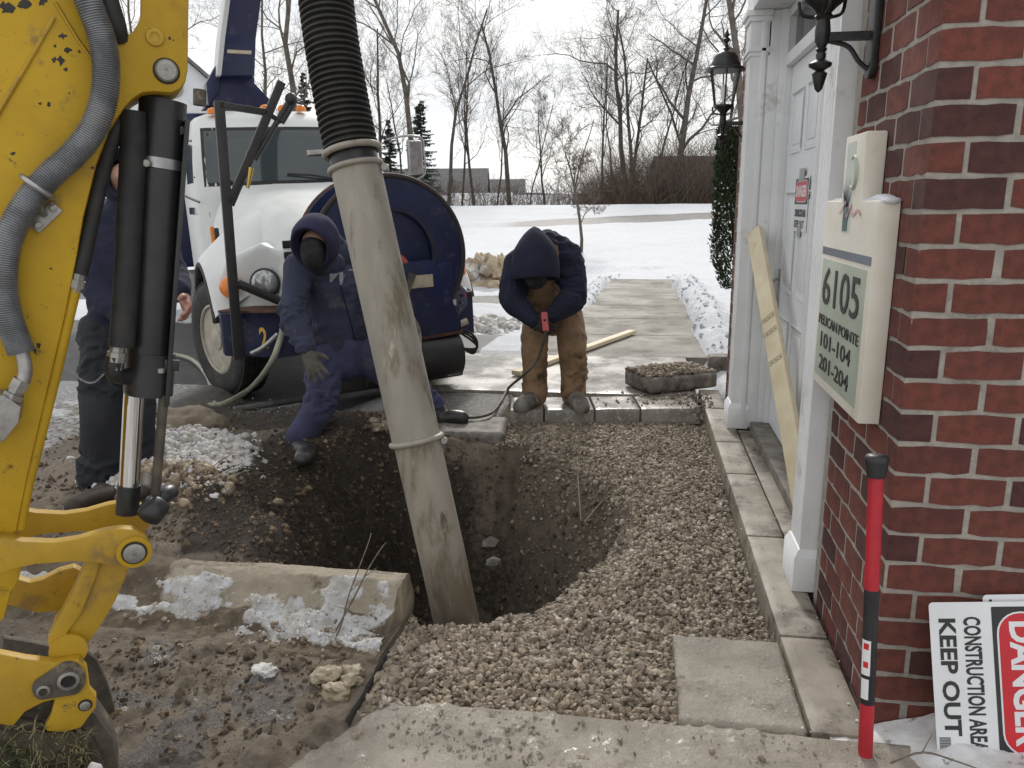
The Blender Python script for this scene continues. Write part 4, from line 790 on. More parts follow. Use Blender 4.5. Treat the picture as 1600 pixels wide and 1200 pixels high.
# ================================================================ EXCAVATOR ARM
M['yellow'] = mat('yellow_paint', (.48, .30, .012), (.40, .245, .012), 4, .52, .10, 40, space='World', dirt=[((.32, .18, .022), 3.2, .36), ((.24, .15, .04), 7, .37), ((.045, .028, .016), 12, .335), ((.10, .06, .025), 40, .33)], bdist=.003, spec=.3)
M['yellow_dirty'] = mat('yellow_dirty', (.46, .285, .014), (.38, .23, .016), 5, .55, .25, 40, space='World', dirt=[((.24, .15, .04), 6, .40), ((.07, .05, .03), 14, .35), ((.045, .034, .022), 34, .31)], bdist=.004)
M['cyl_black'] = mat('cylinder_black', (.014, .015, .017), (.022, .023, .025), 8, .38, .05, 50, space='World', dirt=[((.05, .047, .043), 9, .26)])
M['rubber'] = mat('rubber', (.012, .012, .013), (.022, .021, .02), 20, .65, .2, 80, space='World')
M['chrome'] = mat('chrome', (.62, .62, .63), None, rough=.10, metal=1.0); M['pin'] = mat('pin_steel', (.36, .35, .33), (.26, .25, .235), 30, .45, .1, 80, metal=.7, space='World', dirt=[((.14, .11, .08), 20, .3)])
M['coil'] = mat('coil_guard', (.30, .31, .33), (.19, .20, .21), 14, .40, 0, metal=.6, space='World', dirt=[((.30, .30, .29), 9, .34)])
M['grime'] = mat('grime_steel', (.10, .085, .065), (.05, .042, .034), 12, .75, .4, 60, space='World', dirt=[((.20, .165, .115), 8, .38)])
M['grease'] = mat('grease', (.012, .011, .009), (.03, .024, .016), 20, .5, .6, 60)
AZ = math.radians(34.7); EN = np.array([-math.sin(AZ), math.cos(AZ), 0]); EP = D(208, 852, 2.1)
def E(x, y, off=0.0):
    r_ = ray(x, y); c = EP + EN * off - EYE; return EYE + r_ * ((c @ EN) / (r_ @ EN))
def EO(x, y, off):                                  # traced on the near plate, then shifted back along the pin direction
    return E(x, y) + EN * off
def z3(pts): return [(x / 2.667, 750 + y / 2.667) for x, y in pts]
ex = empty('excavator', E(60, 1190), 'yellow excavator arm with black ram, linkage and bucket', 'excavator')
def plate(nm, pts, a, b, mt, parent=ex, bevel=.006):
    m_ = MB(); m_.prism([EO(x, y, a) for x, y in pts], EN * (b - a)); return m_.build(nm, mt, parent, bevel=bevel)
arm_pts = [(-90, -90), (166, -90), (168, -20), (178, 30), (187, 54), (197, 56), (208, 48), (217, 34), (221, 15), (222, -90), (298, -90), (295, 0), (293.5, 110), (290, 127), (281, 139), (267, 145), (240, 143), (222, 145), (207, 154), (194, 168), (183, 184), (170, 204), (150, 258), (130, 340), (120, 400), (100, 500), (72, 617), (43, 743), (25, 832), (-40, 840), (-90, 700)]
arm = plate('arm', arm_pts, 0, .20, M['yellow'], bevel=.007)
wl = MB(); wl.tube([EO(84, 27, -.002), EO(40, 105, -.002), EO(-10, 190, -.002)], .005, 6); wl.tube([EO(86, 4, -.002), EO(120, 60, -.002), EO(152, 105, -.002)], .004, 6); wl.build('weld_seam', M['yellow_dirty'], arm, auto=60)
pin = MB(); c = EO(260, 111, 0); pin.lathe([(.026, 0), (.026, .008), (.022, .012), (.004, .012), (.004, .009)], c, -EN, 24); pin.build('pin', M['pin'], ex, auto=35)
pr_ = MB(); pr_.torus(c, EN, .0275, .0035, 24, 6); pr_.build('pin_ring', M['grease'], ex, auto=60)
bs = MB(); bs.lathe([(.022, 0), (.020, .006), (.012, .007), (.008, .003)], EO(242, 58, 0), -EN, 18); bs.build('plug_weld', M['yellow_dirty'], arm, auto=50)
for cx0, cy0, rr in ((95, 95, 8), (84, 93, 5), (103, 108, 4), (106, 78, 6), (98, 57, 6), (86, 72, 3), (124, 80, 3), (63, 162, 4), (76, 163, 4), (144, 262, 3), (108, 145, 2), (20, 240, 4), (265, 60, 3), (271, 63, 2), (145, 325, 4), (60, 540, 6), (55, 548, 4), (18, 330, 3), (80, 420, 3), (10, 12, 14), (38, 8, 12), (66, 3, 9)):
    m_ = MB(); n_ = 11; pts_ = [(cx0 + rr * random.uniform(.35, 1.25) * math.cos(2 * math.pi * i / n_), cy0 + rr * random.uniform(.35, 1.15) * math.sin(2 * math.pi * i / n_)) for i in range(n_)]; m_.prism([EO(x, y, -.0006) for x, y in pts_], EN * .0012); m_.build('paint_chip', M['grease'], arm)
# main ram
def cyl(nm, p0, p1, r_, mt, off, seg=24, par=ex, auto=40): m_ = MB(); m_.tube([EO(*p0, off), EO(*p1, off)], r_, seg); return m_.build(nm, mt, par, auto=auto)
barrel = cyl('ram_barrel', (258, 150), (230, 625), .057, M['cyl_black'], .10)
hd_ = MB(); a_, b_ = EO(238, 560, .10), EO(234, 628, .10); hd_.tube([a_, b_], .061, 24); hd_.build('ram_gland', M['cyl_black'], barrel, auto=40)
bkt = MB(); u_, v_, t_ = frame(E(234, 625) - E(262, 150))
for q in (253,): bkt.torus(EO(257, q, .10), E(234, 625) - E(262, 150), .0505, .0, 8, 4) if False else None
cl = MB(); ax_ = E(234, 625) - E(262, 150); ax_ /= np.linalg.norm(ax_); cl.lathe([(.0585, -.013), (.0595, -.013), (.0595, .013), (.0585, .013)], EO(252.5, 253, .10), ax_, 28, cap=False); cl.build('hose_clamp', M['steel_grey'], barrel, auto=40)
bl_ = MB(); bl_.lathe([(.009, 0), (.009, .006), (.004, .008)], EO(229, 254, .038), -EN, 10); bl_.build('bolt', M['pin'], barrel, auto=40)
cyl('ram_rod', (212, 600), (200, 812), .0265, M['chrome'], .10); cyl('rod_end', (202, 776), (199, 822), .030, M['cyl_black'], .10)
# rubber line beside the ram and its fitting
hp = MB(); hp.tube(smooth_path([EO(207, 170, .05), EO(208, 240, .05), EO(203, 330, .045), EO(197, 450, .04), EO(190, 545, .03)], 30), .031, 14); hp.build('pressure_hose', M['rubber'], ex, auto=50)
ft = MB(); ft.lathe([(.018, 0), (.018, .03), (.023, .03), (.023, .055), (.019, .055), (.019, .075)], EO(185, 535, .03), E(179, 580) - E(184, 540), 8); ft.build('fitting', M['pin'], ex, auto=30)
eb_ = MB(); eb_.tube(smooth_path([EO(180, 560, .03), EO(178, 585, .035), EO(190, 595, .06), EO(215, 598, .09)], 12), .022, 10); eb_.build('elbow', M['cyl_black'], ex, auto=50)
hp2 = MB(); hp2.tube(smooth_path([EO(190, 175, .06), EO(170, 230, .05), EO(152, 300, .04), EO(137, 370, .03), EO(124, 430, .02)], 30), .019, 12); hp2.build('return_hose', M['rubber'], ex, auto=50)
f2 = MB(); f2.lathe([(.015, 0), (.015, .03), (.019, .03), (.019, .05), (.014, .05), (.014, .06)], EO(125, 420, .02), E(118, 450) - E(125, 420), 8); f2.build('fitting', M['pin'], ex, auto=30)
yp = MB(); yp.tube(smooth_path([EO(119, 445, .02), EO(108, 490, .02), EO(85, 590, .02), EO(60, 690, .02), EO(40, 770, .02), EO(30, 830, .02)], 30), .0135, 12); yp.build('hard_line', M['yellow'], ex, auto=50)
# flat guide bar on the right and its lower rod
gb = MB(); gb.bar(EO(295, 185, .06), EO(262, 640, .06), .012, .045, EN); gb.build('guide_bar', M['cyl_black'], ex, bevel=.003)
br_ = MB(); br_.bar(EO(246, 575, .055), EO(282, 577, .055), .03, .012, EN); br_.bar(EO(252, 205, .08), EO(292, 200, .07), .02, .02, EN); br_.build('bar_bracket', M['cyl_black'], ex, bevel=.002)
nt_ = MB(); nt_.lathe([(.011, 0), (.011, .012), (.008, .014)], EO(252, 580, .045), (0, 0, -1), 6); nt_.build('nut', M['pin'], ex, auto=30)
cyl('guide_rod', (258, 625), (243, 795), .0125, M['grime'], .06, 12)
kn = MB(); kn.lathe([(.010, -.03), (.032, -.02), (.036, .0), (.034, .03), (.02, .04)], EO(238, 806, .03), np.array(E(250, 800) - E(238, 812)) + EN * .02, 14); kn.ball(EO(262, 790, .10), (.03, .045, .025), 12, 8); kn.build('knuckle', M['cyl_black'], ex, auto=60)
# linkage
near_link = z3([(-60, 205), (0, 215), (100, 235), (230, 240), (330, 225), (430, 195), (500, 183), (560, 188), (603, 210), (625, 248), (616, 290), (590, 322), (540, 342), (480, 338), (400, 322), (300, 318), (150, 330), (60, 350), (0, 370), (-60, 390)])
lk = plate('side_link', near_link, -.035, 0, M['yellow_dirty'], bevel=.005)
plate('side_link', [(x + 6, y + 3) for x, y in near_link], .19, .225, M['yellow_dirty'], bevel=.005)
cpin = EO(209.5, 853.5, -.035)
b_ = MB(); b_.lathe([(.043, 0), (.043, .008), (.030, .010)], cpin, -EN, 26); b_.build('boss', M['yellow'], lk, auto=40)
b_ = MB(); b_.lathe([(.0265, .004), (.0265, .018), (.021, .021), (.003, .021), (.003, .018)], cpin, -EN, 22); b_.build('pin', M['pin'], lk, auto=35)
b_ = MB(); b_.torus(cpin - EN * .011, EN, .0275, .004, 22, 6); b_.build('grease_ring', M['grease'], lk, auto=60)
hl_f = z3([(420, 330), (552, 335), (520, 430), (480, 520), (440, 590), (408, 640), (350, 722), (235, 705), (290, 620), (335, 560), (380, 450)])
hl_l = z3([(368, 320), (424, 330), (384, 450), (338, 560), (293, 620), (238, 712), (205, 720), (198, 670), (230, 610), (300, 480), (340, 390)])
plate('bucket_link', hl_f, .02, .16, M['yellow_dirty'], bevel=.006); plate('link_rib', hl_l, .005, .06, M['yellow_dirty'], bevel=.004)
plate('rear_link', z3([(20, 340), (95, 340), (70, 440), (40, 490), (10, 600), (-40, 640), (-40, 430)]), .03, .15, M['yellow'], bevel=.006)
cr = MB(); cr.tube([EO(*z3([(285, 712)])[0], .0), EO(*z3([(285, 712)])[0], .18)], .046, 20); cr.build('cross_tube', M['yellow_dirty'], ex, auto=40)
ear = z3([(-60, 700), (0, 700), (110, 722), (230, 737), (330, 722), (362, 760), (374, 850), (402, 880), (402, 922), (372, 962), (342, 1005), (272, 1026), (200, 1020), (188, 1008), (215, 960), (232, 890), (180, 903), (110, 940), (60, 1000), (0, 990), (-60, 980)])
er = plate('bucket_ear', ear, -.03, 0, M['yellow_dirty'], bevel=.005)
plate('ear_gusset', z3([(50, 1010), (100, 930), (240, 880), (225, 970), (190, 1020)]), .02, .15, M['grime'], er)
far_ear = z3([(-40, 545), (20, 545), (90, 565), (150, 550), (220, 512), (290, 492), (350, 520), (330, 620), (260, 690), (120, 700), (-40, 660)]); plate('bucket_ear', far_ear, .20, .235, M['yellow_dirty'], bevel=.005)
cap_ = []
for i in range(12): a = math.radians(112 + 180 * i / 11); cap_.append((183 + 44 * math.cos(a), 838 - 44 * math.sin(a)))
for i in range(14): a = math.radians(-68 + 180 * i / 13); cap_.append((290 + 70 * math.cos(a), 797 - 70 * math.sin(a)))
pp = plate('wear_pad', z3(cap_), -.042, -.03, M['grime'], er, .004)
for cx0, cy0, r0, r1 in ((290, 797, .042, .018), (187, 838, .026, .010)):
    c = EO(*z3([(cx0, cy0)])[0], -.042); b_ = MB(); b_.lathe([(r0 * .62, 0), (r0 * .62, .010), (r0 * .45, .012), (r1, .012), (r1, -.02)], c, -EN, 20, cap=False); b_.build('bushing', M['pin'], er, auto=40)
    b_ = MB(); b_.lathe([(r1 * .98, 0), (r1 * .98, .003)], c + EN * (.0 if r1 > .015 else -.012), -EN, 16); b_.build('pin_hole', M['grease'], er)
c = EO(*z3([(357, 912)])[0], -.03); b_ = MB(); b_.lathe([(.013, 0), (.013, .006), (.009, .008), (.002, .008)], c, -EN, 18); b_.build('pin', M['pin'], er, auto=40); b_ = MB(); b_.torus(c - EN * .001, EN, .0145, .003, 18, 6); b_.build('pin_ring', M['grease'], er, auto=60)
# bucket, packed with sod
bside = z3([(-80, 985), (60, 1002), (220, 1028), (330, 1034), (388, 1078), (432, 1170), (470, 1290), (480, 1420), (-80, 1420)])
bk = plate('bucket_side', bside, .0, .025, M['grime'], ex, .006); plate('bucket_side', bside, .42, .445, M['grime'], ex, .006)
plate('bucket_back', z3([(330, 1030), (372, 962), (400, 985), (470, 1085), (492, 1200), (500, 1420), (478, 1420), (466, 1290), (430, 1168), (386, 1076)]), .005, .10, M['grime'], ex, .006)
sv, sfc = None, None
gx2, gy2, gf2 = grid(np.linspace(-70, 430, 70), np.linspace(1000, 1330, 50)); Vs = []
for a, b in zip(gx2, gy2):
    top = 1018 + .05 * a + 60 * max(0, (a - 330) / 100); bb = max(b, top); q = z3([(min(a, 345 + .5 * max(0, bb - 1090)), bb)])[0]; n_ = float(fbm2(np.array([a]), np.array([b]), .022, 5, .6, seed=171)[0]); Vs.append(EO(q[0], q[1], -.01 - .10 * n_ * min(1, (bb - top) / 30 + .25)))
M['sod'] = mat('sod', (.05, .042, .028), (.095, .08, .05), 26, .9, .8, 90, space='World', dirt=[((.055, .065, .028), 12, .40), ((.40, .38, .35), 8, .26)], bdist=.01)
so_ = mesh_np('sod_load', np.array(Vs), gf2, M['sod'], None, True); tag(so_, 'clump of sod and snow stuck in the excavator bucket', 'sod')
gr = MB()
for _ in range(500):
    q = Vs[RNG.integers(len(Vs))]; d0 = RNG.normal(size=3) * .6 + np.array([0, 0, .5]) - EN * .6; d0 /= np.linalg.norm(d0); l = RNG.uniform(.02, .07); pn = np.cross(d0, EN); pn /= np.linalg.norm(pn); m_ = q + d0 * l * .6; gr.add([q - pn * .0012, q + pn * .0012, m_ + pn * .001, q + d0 * l + np.array([0, 0, -l * .3]), m_ - pn * .001], [(0, 1, 2, 4), (4, 2, 3)])
M['dry_grass'] = mat('dry_grass', (.16, .15, .06), (.30, .26, .14), 30, .8, space='World'); tag(gr.build('grass_blades', M['dry_grass'], fix=False), 'dry grass blades sticking out of the sod', 'grass', kind='stuff')
for px, py, rr, lb in ((150, 1172, .022, 'bright snow smear on the sod in the bucket, nearest the rim'), (88, 1178, .018, 'smaller snow smear on the sod in the bucket, further left')):
    b_ = MB(); b_.v = [tuple(EO(px, py, -.095) + np.array(v) * rr * np.array([.9, .7, 1.5])) for v in ICO2_V]; b_.f = [tuple(f) for f in ICO2_F]; o = b_.build('snow_smear', M['snowlump'], None, True); rough_mesh(o, rr * .5, 30, px); tag(o, lb, 'snow')
# spring-guarded hose
hpth = smooth_path([EO(118, -60, -.045), EO(138, 5, -.045), EO(158, 60, -.045), EO(166, 105, -.045), EO(163, 155, -.045), EO(147, 203, -.045), EO(116, 243, -.045), EO(78, 278, -.045), EO(45, 318, -.045), EO(20, 365, -.045), EO(10, 415, -.045), EO(12, 465, -.045), EO(24, 512, -.045), EO(37, 545, -.045)], 1500)
i_ = np.arange(1500); hm = MB(); hm.tube(hpth, .0265 + .0048 * np.abs(np.sin(i_ * math.pi / 8.0)), 14); hm.build('coil_hose', M['coil'], ex, smooth=True)
h2 = MB(); h2.tube(smooth_path([EO(155, -60, -.01), EO(168, 0, -.01), EO(180, 40, -.01), EO(184, 58, .01)], 14), .024, 12); h2.build('upper_hose', M['rubber'], ex, auto=50)
rg_ = MB(); rg_.torus(EO(62, 293, -.05), EO(45, 318, 0) - EO(78, 278, 0), .037, .0065, 24, 8); rg_.tube([EO(62, 320, -.04), EO(70, 335, -.012)], .008, 6); rg_.build('hose_ring', M['steel_grey'], ex, auto=60)
bkp = MB(); bkp.bar(EO(53, 357, -.006), EO(90, 322, -.006), .03, .010, EN); bkp.build('ring_bracket', M['pin'], ex, bevel=.002)
for q in ((60, 352), (84, 325)): b_ = MB(); b_.lathe([(.010, 0), (.010, .007), (.006, .009)], EO(*q, -.011), -EN, 6); b_.build('bolt', M['pin'], ex, auto=30)
fe = MB(); fe.tube(smooth_path([EO(35, 540, -.045), EO(41, 560, -.045), EO(42, 580, -.045), EO(34, 600, -.045)], 12), .016, 12); fe.build('hose_elbow', M['steel_grey'], ex, auto=50)
fn_ = MB(); fn_.lathe([(.021, 0), (.021, .026), (.017, .026), (.017, .036), (.024, .036), (.024, .05)], EO(38, 588, -.045), E(20, 620) - E(38, 588), 6); fn_.build('hex_nut', M['pin'], ex, auto=30)
plate('valve_block', [(-30, 606), (12, 608), (38, 626), (34, 650), (12, 678), (-30, 682)], -.07, 0, M['pin'], ex, .004)

# ================================================================ VACUUM TRUCK
M['truck_white'] = mat('truck_white', (.66, .68, .67), (.59, .61, .60), 2.5, .42, .03, 40, space='World', dirt=[((.46, .46, .42), 2.6, .30)], coat=.05)
M['truck_blue'] = mat('truck_blue', (.012, .019, .072), (.009, .014, .050), 4, .38, .06, 40, space='World', dirt=[((.05, .052, .085), 6, .38), ((.09, .055, .035), 3.5, .31)])
M['rust'] = mat('rust', (.12, .055, .03), (.06, .03, .022), 14, .8, .4, 60, space='World'); M['tyre'] = mat('tyre', (.022, .021, .021), (.042, .040, .038), 7, .8, .3, 60, space='World', dirt=[((.11, .10, .09), 6, .34)])
M['rim'] = mat('rim_white', (.46, .43, .36), (.36, .33, .27), 9, .5, .1, 60, space='World', dirt=[((.24, .20, .15), 7, .33)]); M['windshield'] = mat('windshield', (.045, .058, .062), None, rough=.06, spec=.6)
M['amber'] = mat('amber_lens', (.75, .22, .015), (.66, .18, .012), 9, .22); M['lamp_glass'] = mat('lamp_glass', (.45, .46, .46), (.30, .31, .31), 26, .12, metal=.4); M['frame_black'] = mat('frame_black', (.020, .020, .022), (.035, .033, .032), 7, .5, .1, 60, space='World', dirt=[((.08, .065, .05), 9, .30)])
M['hose_blue'] = mat('hose_blue', (.055, .13, .21), (.04, .10, .17), 8, .5); M['red_part'] = mat('red_part', (.42, .05, .035), (.30, .035, .025), 8, .5); M['brass'] = mat('brass', (.55, .38, .10), None, rough=.3, metal=.9); M['decal'] = mat('decal', (.55, .50, .38), (.42, .36, .26), 12, .5); M['gold'] = mat('gold_letter', (.55, .34, .05), None, rough=.5)
TA, TR = math.radians(36.0), math.radians(2.0); TX = Matrix.Translation((-2.853, 7.25, -.145)) @ Matrix.Rotation(TA, 4, 'Z') @ Matrix.Rotation(-TR, 4, 'Y')
TM = np.array(TX)
def T(x, y, z):                                        # truck frame: x to the viewer's right, y forward (towards us), z up
    return (TM @ np.array([x, -y, z, 1.0]))[:3]
def TV(x, y, z): return TM[:3, :3] @ np.array([x, -y, z])
tk = empty('vacuum_truck', T(0, 0, 0), 'white vacuum truck with blue hose reel and boom behind the workers', 'truck')
class TB(MB):
    def build(s, name, mt, parent=tk, **k): s.v = [tuple(T(*q)) for q in s.v]; return MB.build(s, name, mt, parent, **k)
def loft(secs, closed=False):                          # list of equal-length 3-D sections
    m_ = TB(); n = len(secs[0]); V = [p for s in secs for p in s]; F = []
    for i in range(len(secs) - 1):
        for j in range(n if closed else n - 1): F.append((i * n + j, i * n + (j + 1) % n, (i + 1) * n + (j + 1) % n, (i + 1) * n + j))
    m_.add(V, F); return m_
# hood: sections from the cowl to the nose, x across, with a centre dome and shoulders
def hood_sec(y, w, zt, zs, zb, k=22):
    P = []
    for i in range(k):
        t = -1 + 2 * i / (k - 1); a = abs(t); x = w * math.copysign(min(1, a * 1.0), t)
        if a < .78: z = zt - (zt - zs) * (a / .78) ** 5.0
        else: u = (a - .78) / .22; z = zs - (zs - zb) * u ** 1.1; x = math.copysign(w * (.78 + .22 * (1 - (1 - u) ** 2.2)), t)
        P.append((x, y, z))
    return P
hs = [hood_sec(-.86, .98, 1.90, 1.84, 1.12), hood_sec(-.60, .95, 1.86, 1.79, 1.10), hood_sec(-.25, .89, 1.80, 1.72, 1.12), hood_sec(.15, .82, 1.73, 1.64, 1.12), hood_sec(.50, .76, 1.66, 1.56, 1.0), hood_sec(.78, .72, 1.58, 1.47, .95), hood_sec(.92, .70, 1.46, 1.36, .9), hood_sec(.96, .70, 1.30, 1.15, .85), hood_sec(.97, .68, 1.0, .95, .82)]
hsec = [smooth_path(s, 44) for s in np.array(smooth_path(np.array([np.array(h).ravel() for h in hs]), 34)).reshape(34, -1, 3)]
hb_ = loft(hsec, closed=True); hb_.f += [tuple(range(44)), tuple(range(33 * 44, 34 * 44))]
def nose(sx): hb_.prism([(sx * 1.12, .55, .80), (sx * .55, .95, .80), (sx * .55, .97, 1.28), (sx * .78, .86, 1.40), (sx * 1.02, .60, 1.28), (sx * 1.13, .50, 1.05)], (sx * -.25, -.6, .02)); hb_.prism([(sx * 1.13, -.70, .98), (sx * 1.13, .50, 1.0), (sx * 1.02, .62, 1.24), (sx * .98, .2, 1.34), (sx * .98, -.75, 1.36)], (sx * -.5, 0, .05))
nose(-1); nose(1); hb_.bx(-.62, .62, .6, .965, .84, 1.38)
hood = hb_.build('hood', M['truck_white'], smooth=True)
md = hood.modifiers.new('r', 'REMESH'); md.mode = 'VOXEL'; md.voxel_size = .02; md.use_smooth_shade = True; sm = hood.modifiers.new('s', 'SMOOTH'); sm.factor = .5; sm.iterations = 12; baked(hood)
if 0: gf_ = TB(); gf_.prism([(-.66, .985, .86), (.66, .985, .86), (.70, .975, 1.15), (.60, .93, 1.42), (-.60, .93, 1.42), (-.70, .975, 1.15)], (0, -.05, 0)); gf_.build('nose_panel', M['truck_white'], bevel=.02, seg=3)
for z in (1.20, 1.29, 1.38):
    g = TB(); g.box((-.12, .998 - (z - 1.15) * .20, z), (1.0, .03, .062)); g.build('grille_slot', M['rubber'], hood, bevel=.006)
# fender (right side of truck = viewer's left) with arch, both sides
def fender(sx, nm='fender'):
    secs = []
    for i in range(26):
        a = math.radians(158 - 166 * i / 25); cy, cz = .0, .50; ro = .70
        y = cy + ro * .98 * math.cos(a) * -1; z = cz + ro * math.sin(a); up_ = .13 * max(0, math.sin(a)); fwd = .22 * max(0, math.cos(math.pi - a)) if False else 0
        secs.append([(sx * 1.17, y, z), (sx * 1.18, y * 1.03, z + .03), (sx * 1.13, y * 1.06, z + .06 + up_ * .3), (sx * 1.0, y * 1.09, z + .10 + up_ * .9), (sx * .84, y * 1.10, z + .16 + up_ * 1.5), (sx * .62, y * 1.0, z + .22 + up_ * 2.0)])
    m_ = loft([smooth_path(s, 14) for s in secs]); m_.build(nm, M['truck_white'], smooth=True)
    a_ = TB(); pts = [(sx * 1.165, .70 * math.cos(math.radians(q)), .50 + .70 * math.sin(math.radians(q))) for q in np.linspace(22, 190, 40)]; a_.tube(pts, .030, 8); a_.build('arch_trim', M['tyre'], smooth=True)
fender(-1); fender(1)
if 0: fc = TB(); fc.prism([(-1.12, .55, .78), (-.60, .93, .80), (-.60, .96, 1.30), (-.78, .86, 1.42), (-1.02, .62, 1.28), (-1.13, .52, 1.05)], (.25, -.5, .02)); fc.build('fender_front', M['truck_white'], bevel=.06, seg=4)
if 0: fc = TB(); fc.prism([(1.12, .55, .78), (.60, .93, .80), (.60, .96, 1.30), (.78, .86, 1.42), (1.02, .62, 1.28), (1.13, .52, 1.05)], (-.25, -.5, .02)); fc.build('fender_front', M['truck_white'], bevel=.06, seg=4)
for sx in (-1, 1):
    hl = TB(); n = np.array([sx * .35, .92, .05]); c = np.array([sx * .78, .90, 1.08]); hl.lathe([(.112, -.03), (.122, .0), (.122, .02), (.108, .03)], c, n, 26); hl.build('headlight_bezel', M['frame_black'], auto=40)
    hl = TB(); hl.lathe([(.108, .0), (.104, .034), (.07, .050), (.02, .056)], c, n, 26); hl.build('headlight', M['lamp_glass'], auto=60)
    sg_ = TB(); n2 = np.array([sx * .75, .62, .1]); c2 = np.array([sx * 1.035, .70, 1.05]); sg_.lathe([(.082, -.03), (.085, .02), (.068, .045), (.02, .055)], c2, n2, 22); sg_.build('turn_signal', M['amber'], auto=60)
# hood side marker and vent
v_ = TB(); v_.box((-.985, -.42, 1.42), (.04, .055, .20)); v_.build('side_marker', M['amber'], bevel=.02, seg=3); v_ = TB(); v_.box((-.965, -.28, 1.41), (.04, .05, .19)); v_.build('hood_vent', M['rubber'], bevel=.008)
# cab
def cab_sec(z, yf, w, yb=-2.3, r_=.22):
    P = []
    for i in range(9): a = math.pi * i / 16; P.append((-w + r_ * (1 - math.sin(a)) if False else -w + r_ - r_ * math.cos(a), yf - .10 - r_ + r_ * math.sin(a), z))
    for i in range(1, 8): t = i / 8; P.append((-w + r_ + (2 * w - 2 * r_) * t, yf - .10 + .10 * math.sin(math.pi * t), z))
    for i in range(9): a = math.pi * i / 16; P.append((w - r_ + r_ * math.sin(a), yf - .10 - r_ + r_ * math.cos(a), z))
    P += [(w, yb, z), (-w, yb, z)]; return P
cz_ = [(.95, -.84, 1.02), (1.80, -.84, 1.02), (1.90, -.88, 1.01), (2.15, -1.00, .985), (2.40, -1.13, .95), (2.52, -1.22, .93), (2.60, -1.34, .88), (2.66, -1.50, .74)]
cabm = loft([cab_sec(*q) for q in cz_], closed=True); nl = len(cab_sec(1, 0, 1)); cabm.f.append(tuple(range((len(cz_) - 1) * nl, len(cz_) * nl))); cab = cabm.build('cab', M['truck_white'], auto=30)
def on_cab(z, t):                                       # windshield surface point a little proud of the cab front; t in -1..1
    for (z0, y0, w0), (z1, y1, w1) in zip(cz_[:-1], cz_[1:]):
        if z0 <= z <= z1: f = (z - z0) / (z1 - z0); yf = y0 + (y1 - y0) * f; w = w0 + (w1 - w0) * f; break
    P = np.array(cab_sec(z, yf, w)[:-2]); L_ = np.r_[0, np.cumsum(np.linalg.norm(np.diff(P, axis=0), axis=1))]; s = (t + 1) / 2 * L_[-1]; return np.array([np.interp(s, L_, P[:, k]) for k in range(3)])
def sheet(t0, t1, z0, z1, proud, nt=24, nz=8, corner=.0):
    m_ = TB(); V = []
    for j in range(nz + 1):
        for i in range(nt + 1):
            t = t0 + (t1 - t0) * i / nt; z = z0 + (z1 - z0) * j / nz; u = abs(2 * i / nt - 1); w_ = abs(2 * j / nz - 1)
            q = on_cab(z, t); c = np.array([0, -2.0, z]); d0 = q - c; d0 /= np.linalg.norm(d0); V.append(q + d0 * proud)
    m_.add(V, [(j * (nt + 1) + i, j * (nt + 1) + i + 1, (j + 1) * (nt + 1) + i + 1, (j + 1) * (nt + 1) + i) for j in range(nz) for i in range(nt)]); return m_
ws = sheet(-.80, .80, 1.925, 2.44, .008); gk = sheet(-.835, .835, 1.89, 2.475, .004); gk.build('windshield_gasket', M['rubber'], smooth=True); ws.build('windshield', M['windshield'], smooth=True)
for sx in (-1, 1):
    sw = TB(); sw.prism([(sx * 1.024, -1.18, 1.62), (sx * 1.024, -1.95, 1.62), (sx * .985, -1.95, 2.32), (sx * .985, -1.42, 2.32)], (sx * -.01, 0, 0)); sw.build('side_window', M['windshield'])
    wp = TB(); q0 = on_cab(1.93, -.15 + .45 * sx); q1 = on_cab(1.99, -.15 + .45 * sx - .42); wp.tube([q0 + (0, .03, 0), (q0 + q1) / 2 + (0, .05, .012), q1 + (0, .03, 0)], .010, 6); wp.build('wiper', M['rubber'], smooth=True)
for x in (-.72, -.19, 0, .19, .72):
    zt = 2.62 if abs(x) > .5 else 2.655; ml = TB(); ml.lathe([(.058, 0), (.056, .03), (.040, .055), (.012, .066)], (x, -1.44, zt), (0, 0, 1), 14); ml.build('roof_marker', M['amber'], auto=60)
for sx in (-1, 1):
    mr = TB(); mr.tube(smooth_path([(sx * 1.0, -1.05, 2.33), (sx * 1.2, -.95, 2.36), (sx * 1.36, -.93, 2.33), (sx * 1.38, -.93, 2.2), (sx * 1.38, -.93, 1.98), (sx * 1.3, -.95, 1.90), (sx * 1.0, -1.0, 1.74)], 40), .012, 8); mr.build('mirror_bracket', M['steel_grey'], smooth=True)
    mb = TB(); mb.box((sx * 1.28, -.95, 2.13), (.17, .07, .36)); mb.build('mirror', M['steel_grey'], bevel=.02, seg=3)
dd = TB(); dd.box((-1.0, -.70, 1.57), (.003, .09, .05)); 
text_mesh('unit_number', 'T05', T(-.968, -.66, 1.60), TV(.05, 1, 0) / np.linalg.norm(TV(.05, 1, 0)), TV(0, 0, 1), .09, .045, M['steel_grey'], hood, .002, bold=.01)
# body behind the cab: blue tank and debris box
tb = TB(); tb.bx(-1.15, 1.15, -7.2, -2.55, 1.0, 2.75); tb.build('tank_body', M['truck_blue'], bevel=.06); ch = TB(); ch.bx(-.55, .55, -7.2, 1.1, .55, .85); ch.build('chassis', M['frame_black'], bevel=.02); st = TB(); st.bx(-1.12, -.6, -2.2, -.85, .45, 1.0); st.build('cab_step', M['frame_black'], bevel=.02)
